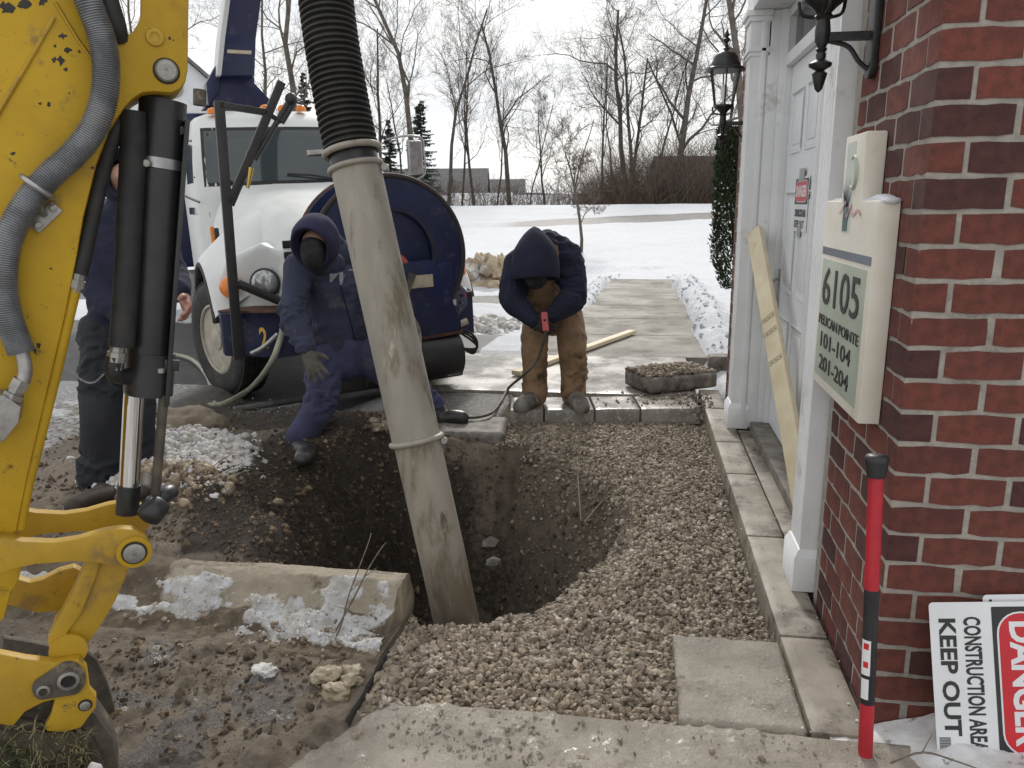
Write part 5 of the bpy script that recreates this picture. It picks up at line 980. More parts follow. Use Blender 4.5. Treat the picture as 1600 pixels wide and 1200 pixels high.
# front wheels, steered a little towards us
for sx in (-1, 1):
    ang = math.radians(17); wx = np.array([math.cos(ang), -math.sin(ang), 0]); wf = np.array([math.sin(ang), math.cos(ang), 0]); c = np.array([-1.0 if sx < 0 else .78, 0, .525]); o_ = wx * sx
    prof = [(.30, -.12), (.34, -.145), (.44, -.15), (.505, -.135), (.525, -.10), (.528, 0), (.525, .10), (.505, .135), (.44, .15), (.34, .145), (.29, .12)]
    w = TB(); w.lathe(prof, c, o_, 48, cap=False); wh = w.build('tyre', M['tyre'], auto=50)
    td = TB()
    for i in range(60):
        a = 2 * math.pi * i / 60; rd_ = math.cos(a) * wf + math.sin(a) * np.array([0, 0, 1.]); tg = -math.sin(a) * wf + math.cos(a) * np.array([0, 0, 1.])
        for k_, off in enumerate((-.105, -.055, 0, .055, .105)): td.box(c + rd_ * .527 + o_ * off + tg * (.012 * (k_ % 2)), (.018, .040, .038), np.array([rd_, tg, o_]))
    td.build('tread', M['tyre'], wh)
    rm = TB(); rm.lathe([(.305, .115), (.318, .135), (.300, .14), (.285, .10), (.255, .03), (.20, .015), (.175, .02), (.165, .06), (.10, .075), (.095, .13), (.03, .14)], c, o_, 36); rm.build('rim', M['rim'], wh, auto=40)
    for i in range(10):
        a = 2 * math.pi * i / 10; rd_ = math.cos(a) * wf + math.sin(a) * np.array([0, 0, 1.]); nb = TB(); nb.lathe([(.021, .0), (.021, .03), (.016, .04), (.006, .062)], c + rd_ * .222 + o_ * .018, o_, 8); nb.build('lug_nut', M['chrome'], wh, auto=50)
# bumper and front deck
bm_ = TB(); bm_.prism([(-1.15, .80, .50), (-.78, 1.16, .50), (.95, 1.16, .50), (.95, 1.16, .86), (-.78, 1.16, .86), (-1.15, .80, .86)], (0, -.10, 0)); bm_.build('bumper', M['truck_blue'], bevel=.012)
bt_ = TB(); bt_.prism([(-1.16, .79, .862), (-.78, 1.17, .862), (.95, 1.17, .862), (.95, .9, .862), (-1.0, .7, .862)], (0, 0, .018)); bt_.build('bumper_top', M['rust'], bevel=.004)
text_mesh('bumper_number', '2', T(-.90, 1.075, .58), TV(.72, .69, 0), TV(0, 0, 1), .07, .17, M['gold'], tk, .003, bold=.02)
dk = TB(); dk.bx(-.50, .55, 1.05, 1.52, .50, .58); dk.build('reel_deck', M['truck_blue'], bevel=.01)
# hose reel: drum, two flanges, hose windings
RC = np.array([.12, 1.42, 1.26]); RR = .625; AXR = (0, 1, 0)
fl = TB(); fl.lathe([(.36, -.01), (.36, .03), (RR - .05, .055), (RR, .055), (RR + .012, .03), (RR + .012, -.02), (RR - .02, -.03), (.36, -.03)], RC, AXR, 64, cap=False); fl.build('reel_flange', M['truck_blue'], auto=40)
fl = TB(); fl.torus(RC + np.array([0, .045, 0]), AXR, RR, .024, 64, 8); fl.torus(RC + np.array([0, .02, 0]), AXR, .375, .014, 48, 8); fl.build('flange_rim', mat('dark_rim', (.035, .024, .022), (.02, .017, .02), 9, .7, .3, 50), smooth=True)
dn_ = TB(); dn_.lathe([(.36, -.05), (.30, -.08), (.10, -.09), (.02, -.09)], RC, AXR, 40); dn_.build('drum_plate', M['truck_blue'], auto=40); dn_ = TB(); dn_.lathe([(.40, -.46), (.40, -.03)], RC, AXR, 40); dn_.build('drum', M['truck_blue'], auto=40)
fl = TB(); fl.lathe([(.36, -.48), (RR, -.49), (RR + .012, -.46), (RR, -.44), (.36, -.45)], RC, AXR, 64, cap=False); fl.build('reel_flange', M['truck_blue'], auto=40); fl = TB(); fl.torus(RC + np.array([0, -.47, 0]), AXR, RR + .005, .02, 64, 8); fl.build('flange_rim', M['rust'], smooth=True)
for i in range(6): hw = TB(); hw.torus(RC + np.array([0, -.075 - .061 * i, 0]), AXR, .53, .029, 56, 8); hw.build('hose_winding', M['hose_blue'], smooth=True)
pl_ = TB(); pl_.box(RC + np.array([-.07, -.035, .24]), (.19, .01, .21)); pl_.build('instruction_plate', M['decal'], bevel=.002)
sv_ = TB(); sv_.tube(smooth_path([RC + np.array([-.02, -.05, -.02]), RC + np.array([-.02, .08, -.02]), RC + np.array([.03, .14, -.03]), RC + np.array([.08, .14, -.10])], 14), .052, 12); sv_.build('swivel', M['red_part'], smooth=True)
# reel cabinet in front, wing, lower tank
cb = TB(); cb.prism([(-.20, 1.62, 1.20), (.40, 1.62, 1.22), (.46, 1.62, 1.17), (.63, 1.62, .70), (.63, 1.62, .60), (-.20, 1.62, .55)], (0, -.12, 0)); cb.build('reel_cabinet', M['truck_blue'], bevel=.012)
rt_ = TB(); rt_.prism([(-.20, 1.623, .56), (.635, 1.623, .605), (.635, 1.623, .625), (.2, 1.623, .61), (-.20, 1.623, .575)], (0, -.01, 0)); rt_.build('rust_edge', M['rust'])
sd2 = TB(); sd2.bx(.50, .62, .95, 1.50, .62, 1.18); sd2.build('reel_bracket', M['truck_blue'], bevel=.01)
lt = TB(); lt.tube([( -.2, 1.50, .42), (.62, 1.50, .42)], .19, 24); lt.build('lower_tank', M['frame_black'], auto=40); lt2 = TB(); lt2.bx(-.5, .66, 1.2, 1.55, .22, .56); lt2.build('pump_box', M['frame_black'], bevel=.03, seg=3)
wg = TB(); wg.prism([(.60, 1.30, .98), (.80, 1.25, .96), (.86, 1.23, .90), (.87, 1.23, .78), (.74, 1.26, .66), (.60, 1.30, .66)], (0, -.06, 0)); wg.build('side_wing', M['truck_blue'], bevel=.008)
for (x, z, w, h) in ((.66, .90, .13, .055), (.68, .815, .11, .05), (.585, .86, .10, .06)):
    q = TB(); q.box((x, 1.30 if x < .6 else 1.285, z), (w, .004, h)); q.build('decal', M['sign_white'])
q = TB(); q.box((.30, 1.628, 1.06), (.20, .004, .10)); q.build('decal', M['decal'])
for (x, z) in ((.80, .92), (.82, .86), (.80, .80), (.78, .75)): q = TB(); q.lathe([(.012, 0), (.012, .02)], (x, 1.245, z), (0, 1, 0), 8); q.build('switch', M['sign_red'] if z == .86 else M['steel_grey'])
lv = TB(); lv.bar((.02, 1.66, .72), (.22, 1.66, 1.13), .035, .10, (0, 1, 0)); lv.build('lever_plate', M['grime'], bevel=.006); sl_ = TB(); sl_.box((.12, 1.63, .76), (.10, .02, .26)); sl_.build('slot', M['rubber'], bevel=.01); sl_ = TB(); sl_.bar((.12, 1.65, .66), (.13, 1.65, .88), .022, .03, (0, 1, 0)); sl_.build('red_lever', M['red_part'], bevel=.006)
sl_ = TB(); sl_.box((.04, 1.632, 1.06), (.09, .02, .11)); sl_.build('latch', M['rubber'], bevel=.008)
gr_ = TB(); gr_.tube([(.66, 1.38, .62), (.78, 1.40, .66)], .028, 10); gr_.build('yellow_grip', M['decal'], auto=50)
cb2 = TB()
for i in range(3): cb2.tube(smooth_path([(.66, 1.36, .60), (.80, 1.36, .56 - .03 * i), (.88, 1.36, .46 - .02 * i), (.84, 1.36, .36 + .02 * i), (.74, 1.36, .42), (.66, 1.36, .48)], 24), .011, 6)
cb2.build('cable_loops', M['rubber'], smooth=True)
# boom rest: welded black bars standing on the bumper
def TP(px, py, y):                                       # photo point on the truck's cross plane y
    nrm = TV(0, 1, 0); c = T(0, y, 0) - EYE; r_ = ray(px, py); return EYE + r_ * ((c @ nrm) / (r_ @ nrm))
def bars(nm, segs, w, mt, y=1.0, seg=8):
    m_ = MB()
    for a, b in segs: m_.tube([TP(*a, y), TP(*b, y)], w, seg)
    return m_.build(nm, mt, tk, auto=40)
p_ = MB(); p_.bar(TP(342, 158, .98), TP(373, 562, .98), .075, .05, TV(0, 1, 0)); p_.build('rest_post', M['frame_black'], tk, bevel=.006)
p_ = MB(); p_.bar(TP(342, 164, .98), TP(418, 176, .98), .05, .05, TV(0, 1, 0)); p_.build('rest_crossbar', M['frame_black'], tk, bevel=.006)
p_ = MB(); p_.bar(TP(440, 128, .98), TP(359, 320, .98), .065, .05, TV(0, 1, 0)); p_.build('rest_diagonal', M['frame_black'], tk, bevel=.006)
bars('rest_brace', [((452, 158), (398, 250))], .022, M['frame_black'], .98); bars('rest_brace', [((420, 178), (440, 190))], .022, M['frame_black'], .98); bars('rest_hook', [((440, 192), (458, 162))], .022, M['frame_black'], .98)
hk = MB(); hk.ball(TP(455, 155, .98), .05, 10, 8); hk.build('rest_roller', M['frame_black'], tk, smooth=True); nz = MB(); nz.lathe([(.022, 0), (.018, .08), (.012, .16)], TP(392, 262, 1.0), TP(387, 295, 1.0) - TP(392, 262, 1.0), 10); nz.build('nozzle', M['brass'], tk, auto=50)
bars('bumper_rail', [((372, 443), (436, 470))], .035, M['frame_black'], 1.0)
# blue boom over the cab
def boxloft(nm, secs, mt):
    m_ = MB(); V = [p for s in secs for p in s]; F = [(i * 4 + j, i * 4 + (j + 1) % 4, i * 4 + 4 + (j + 1) % 4, i * 4 + 4 + j) for i in range(len(secs) - 1) for j in range(4)] + [(0, 1, 2, 3), tuple((len(secs) - 1) * 4 + k_ for k_ in range(4))]
    m_.add(V, F); return m_.build(nm, mt, tk, bevel=.012)
def rect(l, r_, y, ya, yb): return [TP(l, y, ya), TP(r_, y, ya), TP(r_, y, ya) - TV(0, yb, 0), TP(l, y, ya) - TV(0, yb, 0)]
boxloft('boom_pedestal', [rect(322, 432, 166, -2.5, .55), rect(338, 398, 130, -2.5, .5), rect(343, 396, 110, -2.5, .5)], M['truck_blue'])
boxloft('boom_arm', [rect(341, 398, 118, -2.3, .5), rect(346, 400, 60, -2.1, .5), rect(356, 408, 0, -1.9, .5), rect(368, 420, -75, -1.5, .5)], M['truck_blue'])
boxloft('boom_edge', [rect(339, 346, 118, -2.28, .4), rect(344, 352, 60, -2.08, .4), rect(352, 360, 0, -1.88, .4), rect(364, 372, -75, -1.48, .4)], M['truck_white'])
q = MB(); q.prism([TP(355, 78, -2.0), TP(392, 80, -2.0), TP(392, 85, -2.0), TP(355, 83, -2.0)], TV(0, .03, 0) * 1.0); q.build('boom_stripe', M['decal'], tk)
q = MB(); q.prism([TP(322, 130, -2.4), TP(341, 95, -2.4), TP(343, 140, -2.4), TP(326, 165, -2.4)], -TV(0, .3, 0)); q.build('boom_shield', M['truck_blue'], tk, bevel=.01); q = MB(); q.tube([TP(312, 140, -2.4), TP(312, 165, -2.4)], .07, 12); q.build('hydraulic_motor', M['grime'], tk, auto=40)
q = MB(); q.bx(0, 1, 0, 1, 0, 1); q.v = []; q.f = []
btop = T(.1, -1.3, 4.5); tip = np.array([-1.42, 3.55, 4.15]); bo = MB(); bo.bar(btop, tip, .42, .46); bo.build('boom_reach', M['truck_blue'], tk, bevel=.02)

# ================================================================ SUCTION PIPE AND HOSE
M['alu'] = mat('dirty_aluminium', (.37, .345, .30), (.28, .258, .215), 5, .55, .12, 50, metal=.3, stretch=(1, 1, .22), dirt=[((.17, .145, .105), 6, .42), ((.46, .43, .36), 13, .34), ((.12, .10, .075), 22, .30)], bdist=.003)
M['hose_black'] = mat('hose_black', (.014, .0135, .013), (.028, .026, .024), 12, .6, .3, 70, space='World', dirt=[((.07, .062, .052), 7, .31)])
vp = empty('suction_pipe', D(712, 975, 3.42), 'aluminium suction pipe on a ribbed black hose reaching into the pit', 'pipe')
ax0, ax1 = D(556, 262, 3.27), D(651, 688, 3.34); axd = (ax1 - ax0) / np.linalg.norm(ax1 - ax0)
pb0 = ax1 + axd * 1.15
t_ = MB(); t_.tube([ax0 + axd * f * np.linalg.norm(ax1 - ax0) for f in np.linspace(0, 1, 12)], .1035, 40); t_.build('upper_tube', M['alu'], vp, auto=50)
def_ = MB(); def_.tube(smooth_path([ax1, ax1 + axd * .4, D(694, 880, 3.40), D(716, 985, 3.46), D(736, 1085, 3.52)], 16), [.0995] * 16, 40); def_.build('lower_tube', mat('muddy_aluminium', (.33, .30, .25), (.23, .205, .165), 5, .65, .25, 50, metal=.15, stretch=(1, 1, .3), dirt=[((.16, .13, .092), 5, .46), ((.09, .072, .052), 11, .36), ((.42, .385, .32), 16, .30)], bdist=.004), vp, auto=50)
for q, nm in ((ax1, 'pipe_band'), (ax0, 'pipe_band')):
    b_ = MB(); b_.torus(q, axd, .107, .0125, 44, 10); b_.build(nm, M['alu'], vp, smooth=True)
b_ = MB(); c = ax1 + RT * .118; b_.lathe([(.014, -.02), (.014, .02)], c, FW, 8); b_.build('band_latch', M['pin'], vp, auto=40)
b_ = MB(); b_.lathe([(.100, 0), (.098, .075)], ax0 - axd * .0, -axd, 36); b_.build('coupler', M['cyl_black'], vp, auto=40)
c1 = D(550, 236, 3.26); b_ = MB(); b_.torus(c1, axd, .112, .014, 44, 10); b_.build('hose_band', M['alu'], vp, smooth=True)
b_ = MB(); b_.bar(c1 - RT * .185 - UP * .01, c1 - RT * .085 - UP * .004, .026, .022, UP); b_.build('band_buckle', M['pin'], vp, bevel=.004); b_ = MB(); b_.lathe([(.016, -.02), (.016, .02)], ax0 + RT * .122, FW, 8); b_.build('band_latch', M['pin'], vp, auto=40)
hpth = smooth_path([c1, D(540, 190, 3.255), D(527, 120, 3.25), D(513, 30, 3.24), D(505, -60, 3.24), D(496, -300, 3.25), tip], 900)
ll = np.r_[0, np.cumsum(np.linalg.norm(np.diff(hpth, axis=0), axis=1))]; ph = ll / .0245 * 2 * math.pi
hm = MB(); hm.tube(hpth, .105 + .0085 * np.clip(np.cos(ph) * 1.4, -1, 1), 36); hm.build('ribbed_hose', M['hose_black'], vp, smooth=True)

# ================================================================ HOSES AND CABLES ON THE GROUND
M['hose_pale'] = mat('hose_pale', (.36, .36, .28), (.26, .26, .20), 9, .55, dirt=[((.17, .15, .11), 7, .34)], space='World'); M['hose_grey'] = mat('hose_grey', (.17, .17, .165), (.11, .11, .105), 9, .6, space='World'); M['hose_mud'] = mat('hose_muddy', (.13, .105, .078), (.08, .064, .048), 9, .75, space='World'); M['cord'] = mat('cord', (.055, .048, .04), (.09, .08, .066), 20, .6, space='World'); M['cord_pale'] = mat('cord_pale', (.26, .23, .185), (.18, .155, .125), 20, .6, space='World')
def line(nm, pts, r_, mt, lb, cat='hose', n=60): m_ = MB(); m_.tube(smooth_path(pts, n), r_, 10); tag(m_.build(nm, mt, None, smooth=True), lb, cat)
line('pale_hose', [WZ(262, 552, -.15), WZ(300, 562, -.15), WZ(325, 590, -.14), WZ(335, 632, -.13)], .024, M['hose_pale'], 'pale hose curving down past the truck tyre on the left')
line('pale_hose', [WZ(322, 634, -.13), WZ(352, 630, -.12), WZ(392, 606, -.06), TP(422, 570, 1.25), TP(438, 530, 1.22), TP(443, 505, 1.2)], .025, M['hose_pale'], 'pale hose rising from the ground to the truck bumper')
line('nozzle_pipe', [TP(392, 553, 1.2), TP(412, 542, 1.2), TP(434, 522, 1.2)], .020, M['steel_grey'], 'grey hose end poking out below the truck bumper')
line('grey_hose', [WZ(365, 640, -.15), WZ(420, 632, -.15), WZ(470, 624, -.15), WZ(520, 612, -.15), WZ(580, 608, -.15), WZ(660, 612, -.15)], .026, M['hose_grey'], 'grey hose lying on the wet asphalt behind the coverall worker')
line('muddy_hose', [WZ(520, 668, -.02), WZ(556, 656, .0), WZ(590, 650, .0), WZ(640, 640, .0), WZ(680, 640, -.02)], .022, M['hose_mud'], 'muddy hose on top of the back kerb')
line('power_cord', [TP(642, 490, 1.70), TP(656, 520, 1.72), TP(656, 575, 1.72), WZ(662, 596, -.16), WZ(690, 600, -.16), WZ(712, 612, -.16), WZ(718, 640, -.10), WZ(724, 652, -.04)], .012, M['cord_pale'], 'pale cord hanging from the reel cabinet to the ground', 'cord')
x, y = rnd(500, -4.2, -.9, 5.4, 6.4); r = .004 + .010 * RNG.random(500) ** 3
scatter('driveway_salt', np.stack([x, y, np.full(500, -.165)], 1), r, M['snowlump'], label='salt and snow crumbs on the wet driveway', cat='salt')

# ================================================================ WORKERS
M['coverall'] = mat('navy_coverall', (.036, .043, .080), (.025, .030, .058), 5, .9, .5, 140, space='World', dirt=[((.075, .075, .09), 5, .38), ((.018, .02, .03), 8, .34)], bdist=.004)
M['navy'] = mat('navy_hoodie', (.010, .013, .035), (.007, .009, .024), 5, .92, .35, 160, space='World', bdist=.004)
M['hood_navy'] = mat('navy_hood', (.020, .020, .058), (.014, .014, .04), 6, .92, .3, 160, space='World', bdist=.004)
M['brown_duck'] = mat('brown_duck', (.27, .170, .094), (.18, .112, .062), 5, .85, .3, 120, space='World', dirt=[((.062, .043, .028), 6, .40), ((.21, .155, .10), 9, .30)], bdist=.004)
M['black_pants'] = mat('black_pants', (.012, .014, .020), (.020, .022, .028), 6, .85, .3, 120, space='World', bdist=.004)
M['skin'] = mat('skin', (.45, .27, .20), (.38, .22, .16), 9, .55); M['skin_red'] = mat('skin_cold', (.42, .22, .17), (.30, .14, .11), 22, .55, .3, 60)
M['glove_grey'] = mat('glove_grey', (.11, .098, .08), (.065, .058, .05), 14, .85, .3, 90, space='World'); M['glove_black'] = mat('glove_black', (.013, .012, .012), (.03, .026, .022), 14, .8, .3, 90, space='World')
M['boot_black'] = mat('boot_rubber', (.012, .012, .013), (.035, .033, .03), 9, .38, .1, 60, space='World', dirt=[((.09, .08, .065), 8, .33)]); M['boot_salty'] = mat('boot_salty', (.22, .205, .18), (.10, .085, .068), 12, .75, .3, 60, space='World', dirt=[((.50, .48, .45), 10, .36)]); M['boot_brown'] = mat('boot_brown', (.045, .03, .02), (.03, .02, .014), 9, .6, .3, 60, space='World')
M['mask_and_hood_shade'] = mat('face_mask', (.012, .012, .013), (.03, .03, .03), 18, .9, .3, 120, space='World'); M['hair_grey'] = mat('stubble', (.30, .27, .25), (.18, .16, .15), 40, .8); M['strap'] = mat('strap', (.06, .04, .028), (.16, .10, .055), 9, .8, space='World'); M['print_grey'] = mat('print_grey', (.30, .30, .33), (.22, .22, .25), 16, .8)  # the face mask black also colours the painted shade inside a hood
def flesh(name, chains, mt, parent, voxel=.012, it=6, wr=0., wsc=9., seed=0, stretch=(1, 1, 1), extra=()):
    m_ = MB()
    for ch in chains:
        P = np.array([c[0] for c in ch], float); r_ = np.array([c[1] for c in ch], float); n = max(8, 7 * (len(P) - 1) + 1)
        S = smooth_path(np.concatenate([P, r_[:, None]], 1), n) if len(P) > 2 else np.concatenate([P, r_[:, None]], 1)[[0, 1]] if False else smooth_path(np.concatenate([P, r_[:, None]], 1), n)
        m_.tube(S[:, :3], S[:, 3], 16); m_.ball(P[0], r_[0] * .985, 16, 10); m_.ball(P[-1], r_[-1] * .985, 16, 10)
    for c, rad, R in extra: m_.ball(c, rad, 20, 14, R)
    o = m_.build(name, mt, parent, smooth=True)
    md = o.modifiers.new('r', 'REMESH'); md.mode = 'VOXEL'; md.voxel_size = voxel; md.use_smooth_shade = True
    sm = o.modifiers.new('s', 'SMOOTH'); sm.factor = .5; sm.iterations = it
    baked(o); me = o.data
    if wr:
        n = len(me.vertices); co = np.zeros(n * 3, np.float32); no = np.zeros(n * 3, np.float32); me.vertices.foreach_get('co', co); me.vertices.foreach_get('normal', no); co = co.reshape(-1, 3).astype(float); no = no.reshape(-1, 3)
        q = co * np.array(stretch); wob = (fbm(q, 2.2, 3, seed=seed + 3) - .5); q = q + wob[:, None] * .25
        rid = 1 - np.abs(2 * fbm(q, wsc, 3, .45, seed=seed) - 1) * 2.4; am = sstep(.35, .65, fbm(co, 3.3, 2, seed=seed + 7)); co = co + no * (wr * am * (rid - .35) + wr * .9 * (fbm(co, 4, 3, seed=seed + 1) - .5))[:, None]
        me.vertices.foreach_set('co', co.astype(np.float32).ravel()); me.update()
    me.polygons.foreach_set('use_smooth', [True] * len(me.polygons)); return o
def hood_mesh(name, c, f, up, sc, prof, mt, parent, seed, wr=.006):
    f = np.array(f, float); f /= np.linalg.norm(f); up = np.array(up, float); up -= f * (up @ f); up /= np.linalg.norm(up); sd_ = np.cross(f, up); V = []; F = []; n = 40; pf_ = smooth_path(np.array(prof), 34)
    for r_, h_ in pf_:
        for j in range(n):
            a = 2 * math.pi * j / n; V.append(np.array(c) + f * h_ + sd_ * r_ * sc[0] * math.cos(a) + up * r_ * sc[1] * math.sin(a))
    for i in range(len(pf_) - 1): F += [(i * n + j, i * n + (j + 1) % n, (i + 1) * n + (j + 1) % n, (i + 1) * n + j) for j in range(n)]
    F.append(tuple(range((len(pf_) - 1) * n, len(pf_) * n))); m_ = MB(); m_.add(V, F); o = m_.build(name, mt, parent, smooth=True)
    return rough_mesh(o, wr, 9, seed)
HOOD = [(.080, .030), (.098, .085), (.112, .095), (.122, .070), (.132, .02), (.135, -.04), (.122, -.10), (.085, -.145), (.03, -.162), (.004, -.163)]
def hand(p, d, n, s, curl=.5, spread=1., k=1.0):
    p, d, n, s = [np.array(q, float) for q in (p, d, n, s)]; d /= np.linalg.norm(d); n -= d * (n @ d); n /= np.linalg.norm(n); sg_ = 1 if np.dot(np.cross(d, n), s) > 0 else -1; s = np.cross(d, n) * sg_
    ch = [[(p - d * .04 * k, .032 * k), (p, .031 * k), (p + d * .045 * k + s * .012 * k, .027 * k), (p + d * .085 * k + s * .018 * k, .021 * k)], [(p + s * -.012 * k, .026 * k), (p + d * .045 * k - s * .018 * k, .025 * k), (p + d * .08 * k - s * .022 * k, .020 * k)]]
    for i, (o_, l, sp) in enumerate(((.031, .074, .16), (.011, .084, .05), (-.010, .078, -.06), (-.029, .062, -.18))):
        b = p + d * (.086 - .004 * abs(i - 1)) * k + s * o_ * k; dv = d * math.cos(sp * spread) + s * math.sin(sp * spread); c1 = curl * (.7 + .12 * i); P = [(b - d * .02 * k, .0125 * k)]; q = b; a = 0
        for j, fr_ in enumerate((.42, .32, .26)): a += c1 * (.55 if j == 0 else .75); q = q + (dv * math.cos(a) + n * math.sin(a)) * l * fr_ * k; P.append((q, (.0115 - .0012 * j) * k))
        ch.append(P)
    b = p + d * .022 * k + s * .030 * k; t1 = b + (d * .55 + s * .70 + n * .30) * .042 * k; t2 = t1 + (d * .72 + s * .42 + n * (.3 + .4 * curl)) * .034 * k; ch.append([(b - s * .012 * k, .019 * k), (t1, .0150 * k), (t2, .0115 * k)]); return ch
def foot_at(px, py):
    z = -.05
    for _ in range(8): q = WZ(px, py, z); z = float(G(q[0], q[1]))
    return WZ(px, py, z)
def boot(name, ank, heel, toe, mt, parent, r_=.058, h=.14, vox=.010):
    heel, toe, ank = np.array(heel, float), np.array(toe, float), np.array(ank, float); m = (heel + toe) / 2 + np.array([0, 0, .028])
    o = flesh(name, [[(ank, r_ * 1.08), ((ank + heel) / 2 + np.array([0, 0, .02]), r_ * 1.02), (heel + np.array([0, 0, .05]), r_ * .92)], [(heel + np.array([0, 0, .045]), r_ * .85), (m + np.array([0, 0, .02]), r_ * .90), (toe + np.array([0, 0, .036]), r_ * .80)]], mt, parent, vox, 3)
    me = o.data
    for v in me.vertices:
        t_ = np.clip(((np.array(v.co) - heel) @ (toe - heel)) / ((toe - heel) @ (toe - heel)), 0, 1); g = heel[2] + (toe[2] - heel[2]) * t_ + .003
        if v.co.z < g: v.co.z = g
    return o
def eyes_nose(parent, c, f, up, mt):
    f = np.array(f, float); f /= np.linalg.norm(f); up = np.array(up, float); up -= f * (up @ f); up /= np.linalg.norm(up); s = np.cross(f, up); e = MB()
    for q in (-1, 1): e.ball(c + f * .088 + s * .031 * q + up * .01, .012, 10, 8)
    e.build('eyes', mt, parent, smooth=True)

# ---- worker in blue coveralls steadying the pipe
_fa = foot_at
w1 = empty('person', foot_at(462, 716), 'person in navy coveralls and hood leaning beside the suction pipe', 'person')
f1 = foot_at(462, 728) + np.array([0, 0, .02]); hp1, hp2 = D(512, 556, 5.42), D(566, 552, 5.52); kn1 = D(500, 628, 5.24); an1 = D(465, 698, 5.26)
f2a = D(690, 655, 5.74); kn2 = D(640, 606, 5.62); an2 = D(684, 640, 5.74)
ch_, wa = D(515, 440, 5.34), D(530, 515, 5.44); sh1, sh2 = D(468, 418, 5.24), D(562, 402, 5.44); nk, hdc = D(506, 408, 5.24), D(492, 382, 5.12)
el1, wr1 = D(458, 492, 5.06), D(478, 542, 4.92); el2, wr2 = D(606, 470, 5.34), D(600, 530, 5.16)
ff = -FW * .80 + np.array([0, 0, -.50]) - RT * .12
flesh('body', [[(hdc + UP * .02, .085), (nk, .06), (ch_, .12), (wa, .13), ((hp1 + hp2) / 2, .12)], [(sh1, .05), (el1, .04), (wr1, .032)], [(sh2, .05), (el2, .04), (wr2, .032)], [(hp1, .08), (kn1, .055), (an1, .042)], [(hp2, .08), (kn2, .055), (an2, .042)]], M['skin'], w1, .014, 4, extra=[(hdc - UP * .035 + ff * .03, .068, None), (hdc + ff / np.linalg.norm(ff) * .10 - UP * .012, (.014, .014, .018), None)])
flesh('jacket', [[(nk - UP * .02, .10), (ch_, .15), (wa, .15), (D(528, 540, 5.46), .155)], [(sh1 + RT * .04, .12), (sh2 - RT * .04, .12)], [(ch_ + RT * .10, .13), (wa + RT * .08, .13)], [(ch_ - RT * .09, .12), (wa - RT * .06, .12), (D(502, 536, 5.42), .12)], [(sh1 - RT * .005, .105), ((sh1 + el1) / 2, .098), (el1, .088), ((el1 + wr1) / 2 , .078), (wr1, .062)], [(sh2, .10), (el2, .085), (wr2, .06)]], M['coverall'], w1, .010, 3, .030, 9.5, 5, (1, 1, 1.9))
flesh('trousers', [[((hp1 + hp2) / 2 + UP * .05, .16), ((hp1 + hp2) / 2 - UP * .04, .15)], [(hp1, .130), ((hp1 + kn1) / 2, .118), (kn1, .104), ((kn1 + an1) / 2, .098), (an1 + UP * .05, .092)], [(hp2, .135), ((hp2 + kn2) / 2, .122), (kn2, .105), ((kn2 + an2) / 2, .092), (an2 - RT * .02, .08)]], mat('navy_trousers', (.055, .060, .125), (.040, .044, .092), 5, .9, .5, 140, space='World', dirt=[((.08, .078, .10), 5, .36), ((.02, .02, .035), 9, .34)], bdist=.004), w1, .010, 3, .028, 9.5, 9, (1, 1, 1.7))
hood_mesh('hood', hdc + UP * .015, ff, (0, 0, 1), (1.14, 1.30), HOOD, M['hood_navy'], w1, 3, .010)
flesh('hood_cape', [[(nk - RT * .06 - UP * .02, .075), (nk - UP * .03 - FW * .03, .078), (nk + RT * .07 - UP * .02, .08)], [(D(540, 392, 5.38), .05), (D(520, 372, 5.32), .05)]], M['coverall'], w1, .011, 4, .01, 9, 15)
flesh('face_mask', [[(hdc + ff * .035 - UP * .01, .086), (hdc + ff * .02 - UP * .075, .078), (nk + ff * .04 - UP * .02, .075)]], M['mask_and_hood_shade'], w1, .010, 4, .004, 14, 17)
if 0: flesh('stubble', [[(hdc + ff * .085 - RT * .052 - UP * .02, .034), (hdc + ff * .105 - RT * .01 - UP * .012, .026)]], M['hair_grey'], w1, .008, 3)
boot('boot', an1 - UP * .01, f1 + RT * .06 + FW * .06, f1 + RT * .085 - FW * .15, M['boot_black'], w1, .066); boot('boot', an2 - RT * .01, f2a + UP * .0 - np.array([0, 0, .045]), D(722, 656, 5.70) - np.array([0, 0, .02]), M['boot_black'], w1, .066)
hd1 = np.array(D(494, 580, 4.86)) - wr1; flesh('glove', hand(wr1 + hd1 * .25, hd1 + UP * -.02, FW * 1.0 + RT * .15, RT, .22, 2.2, 1.2), M['glove_grey'], w1, .0055, 2); flesh('glove', hand(wr2, (RT * .2 - FW * .9 - UP * .2), RT * 1.0, UP, .7, 1., 1.1), M['glove_grey'], w1, .006, 2)
from mathutils.bvhtree import BVHTree
def project_text(o, target):
    dg = bpy.context.evaluated_depsgraph_get(); bv = BVHTree.FromPolygons([v.co[:] for v in target.data.vertices], [p.vertices[:] for p in target.data.polygons])
    for v in o.data.vertices:
        d0 = (Vector(v.co) - Vector(EYE)).normalized(); h = bv.ray_cast(Vector(EYE), d0)
        if h[0] is not None: v.co = h[0] - d0 * .004 + h[1] * .002
jk = [c for c in w1.children if c.name.startswith('jacket')][0]
tx = text_mesh('chest_print', 'W', D(505, 438, 5.0), RT * .93 - UP * .25, UP * .9 + RT * .3, .17, .12, M['print_grey'], w1, .001, bold=.04); project_text(tx, jk)
zp = MB(); zz = [D(530, 440, 5), D(538, 470, 5), D(548, 505, 5), D(556, 540, 5)]; zz = smooth_path(zz, 24); zp.tube(zz, .004, 5); o = zp.build('zip', M['navy'], w1, smooth=True); project_text(o, jk)

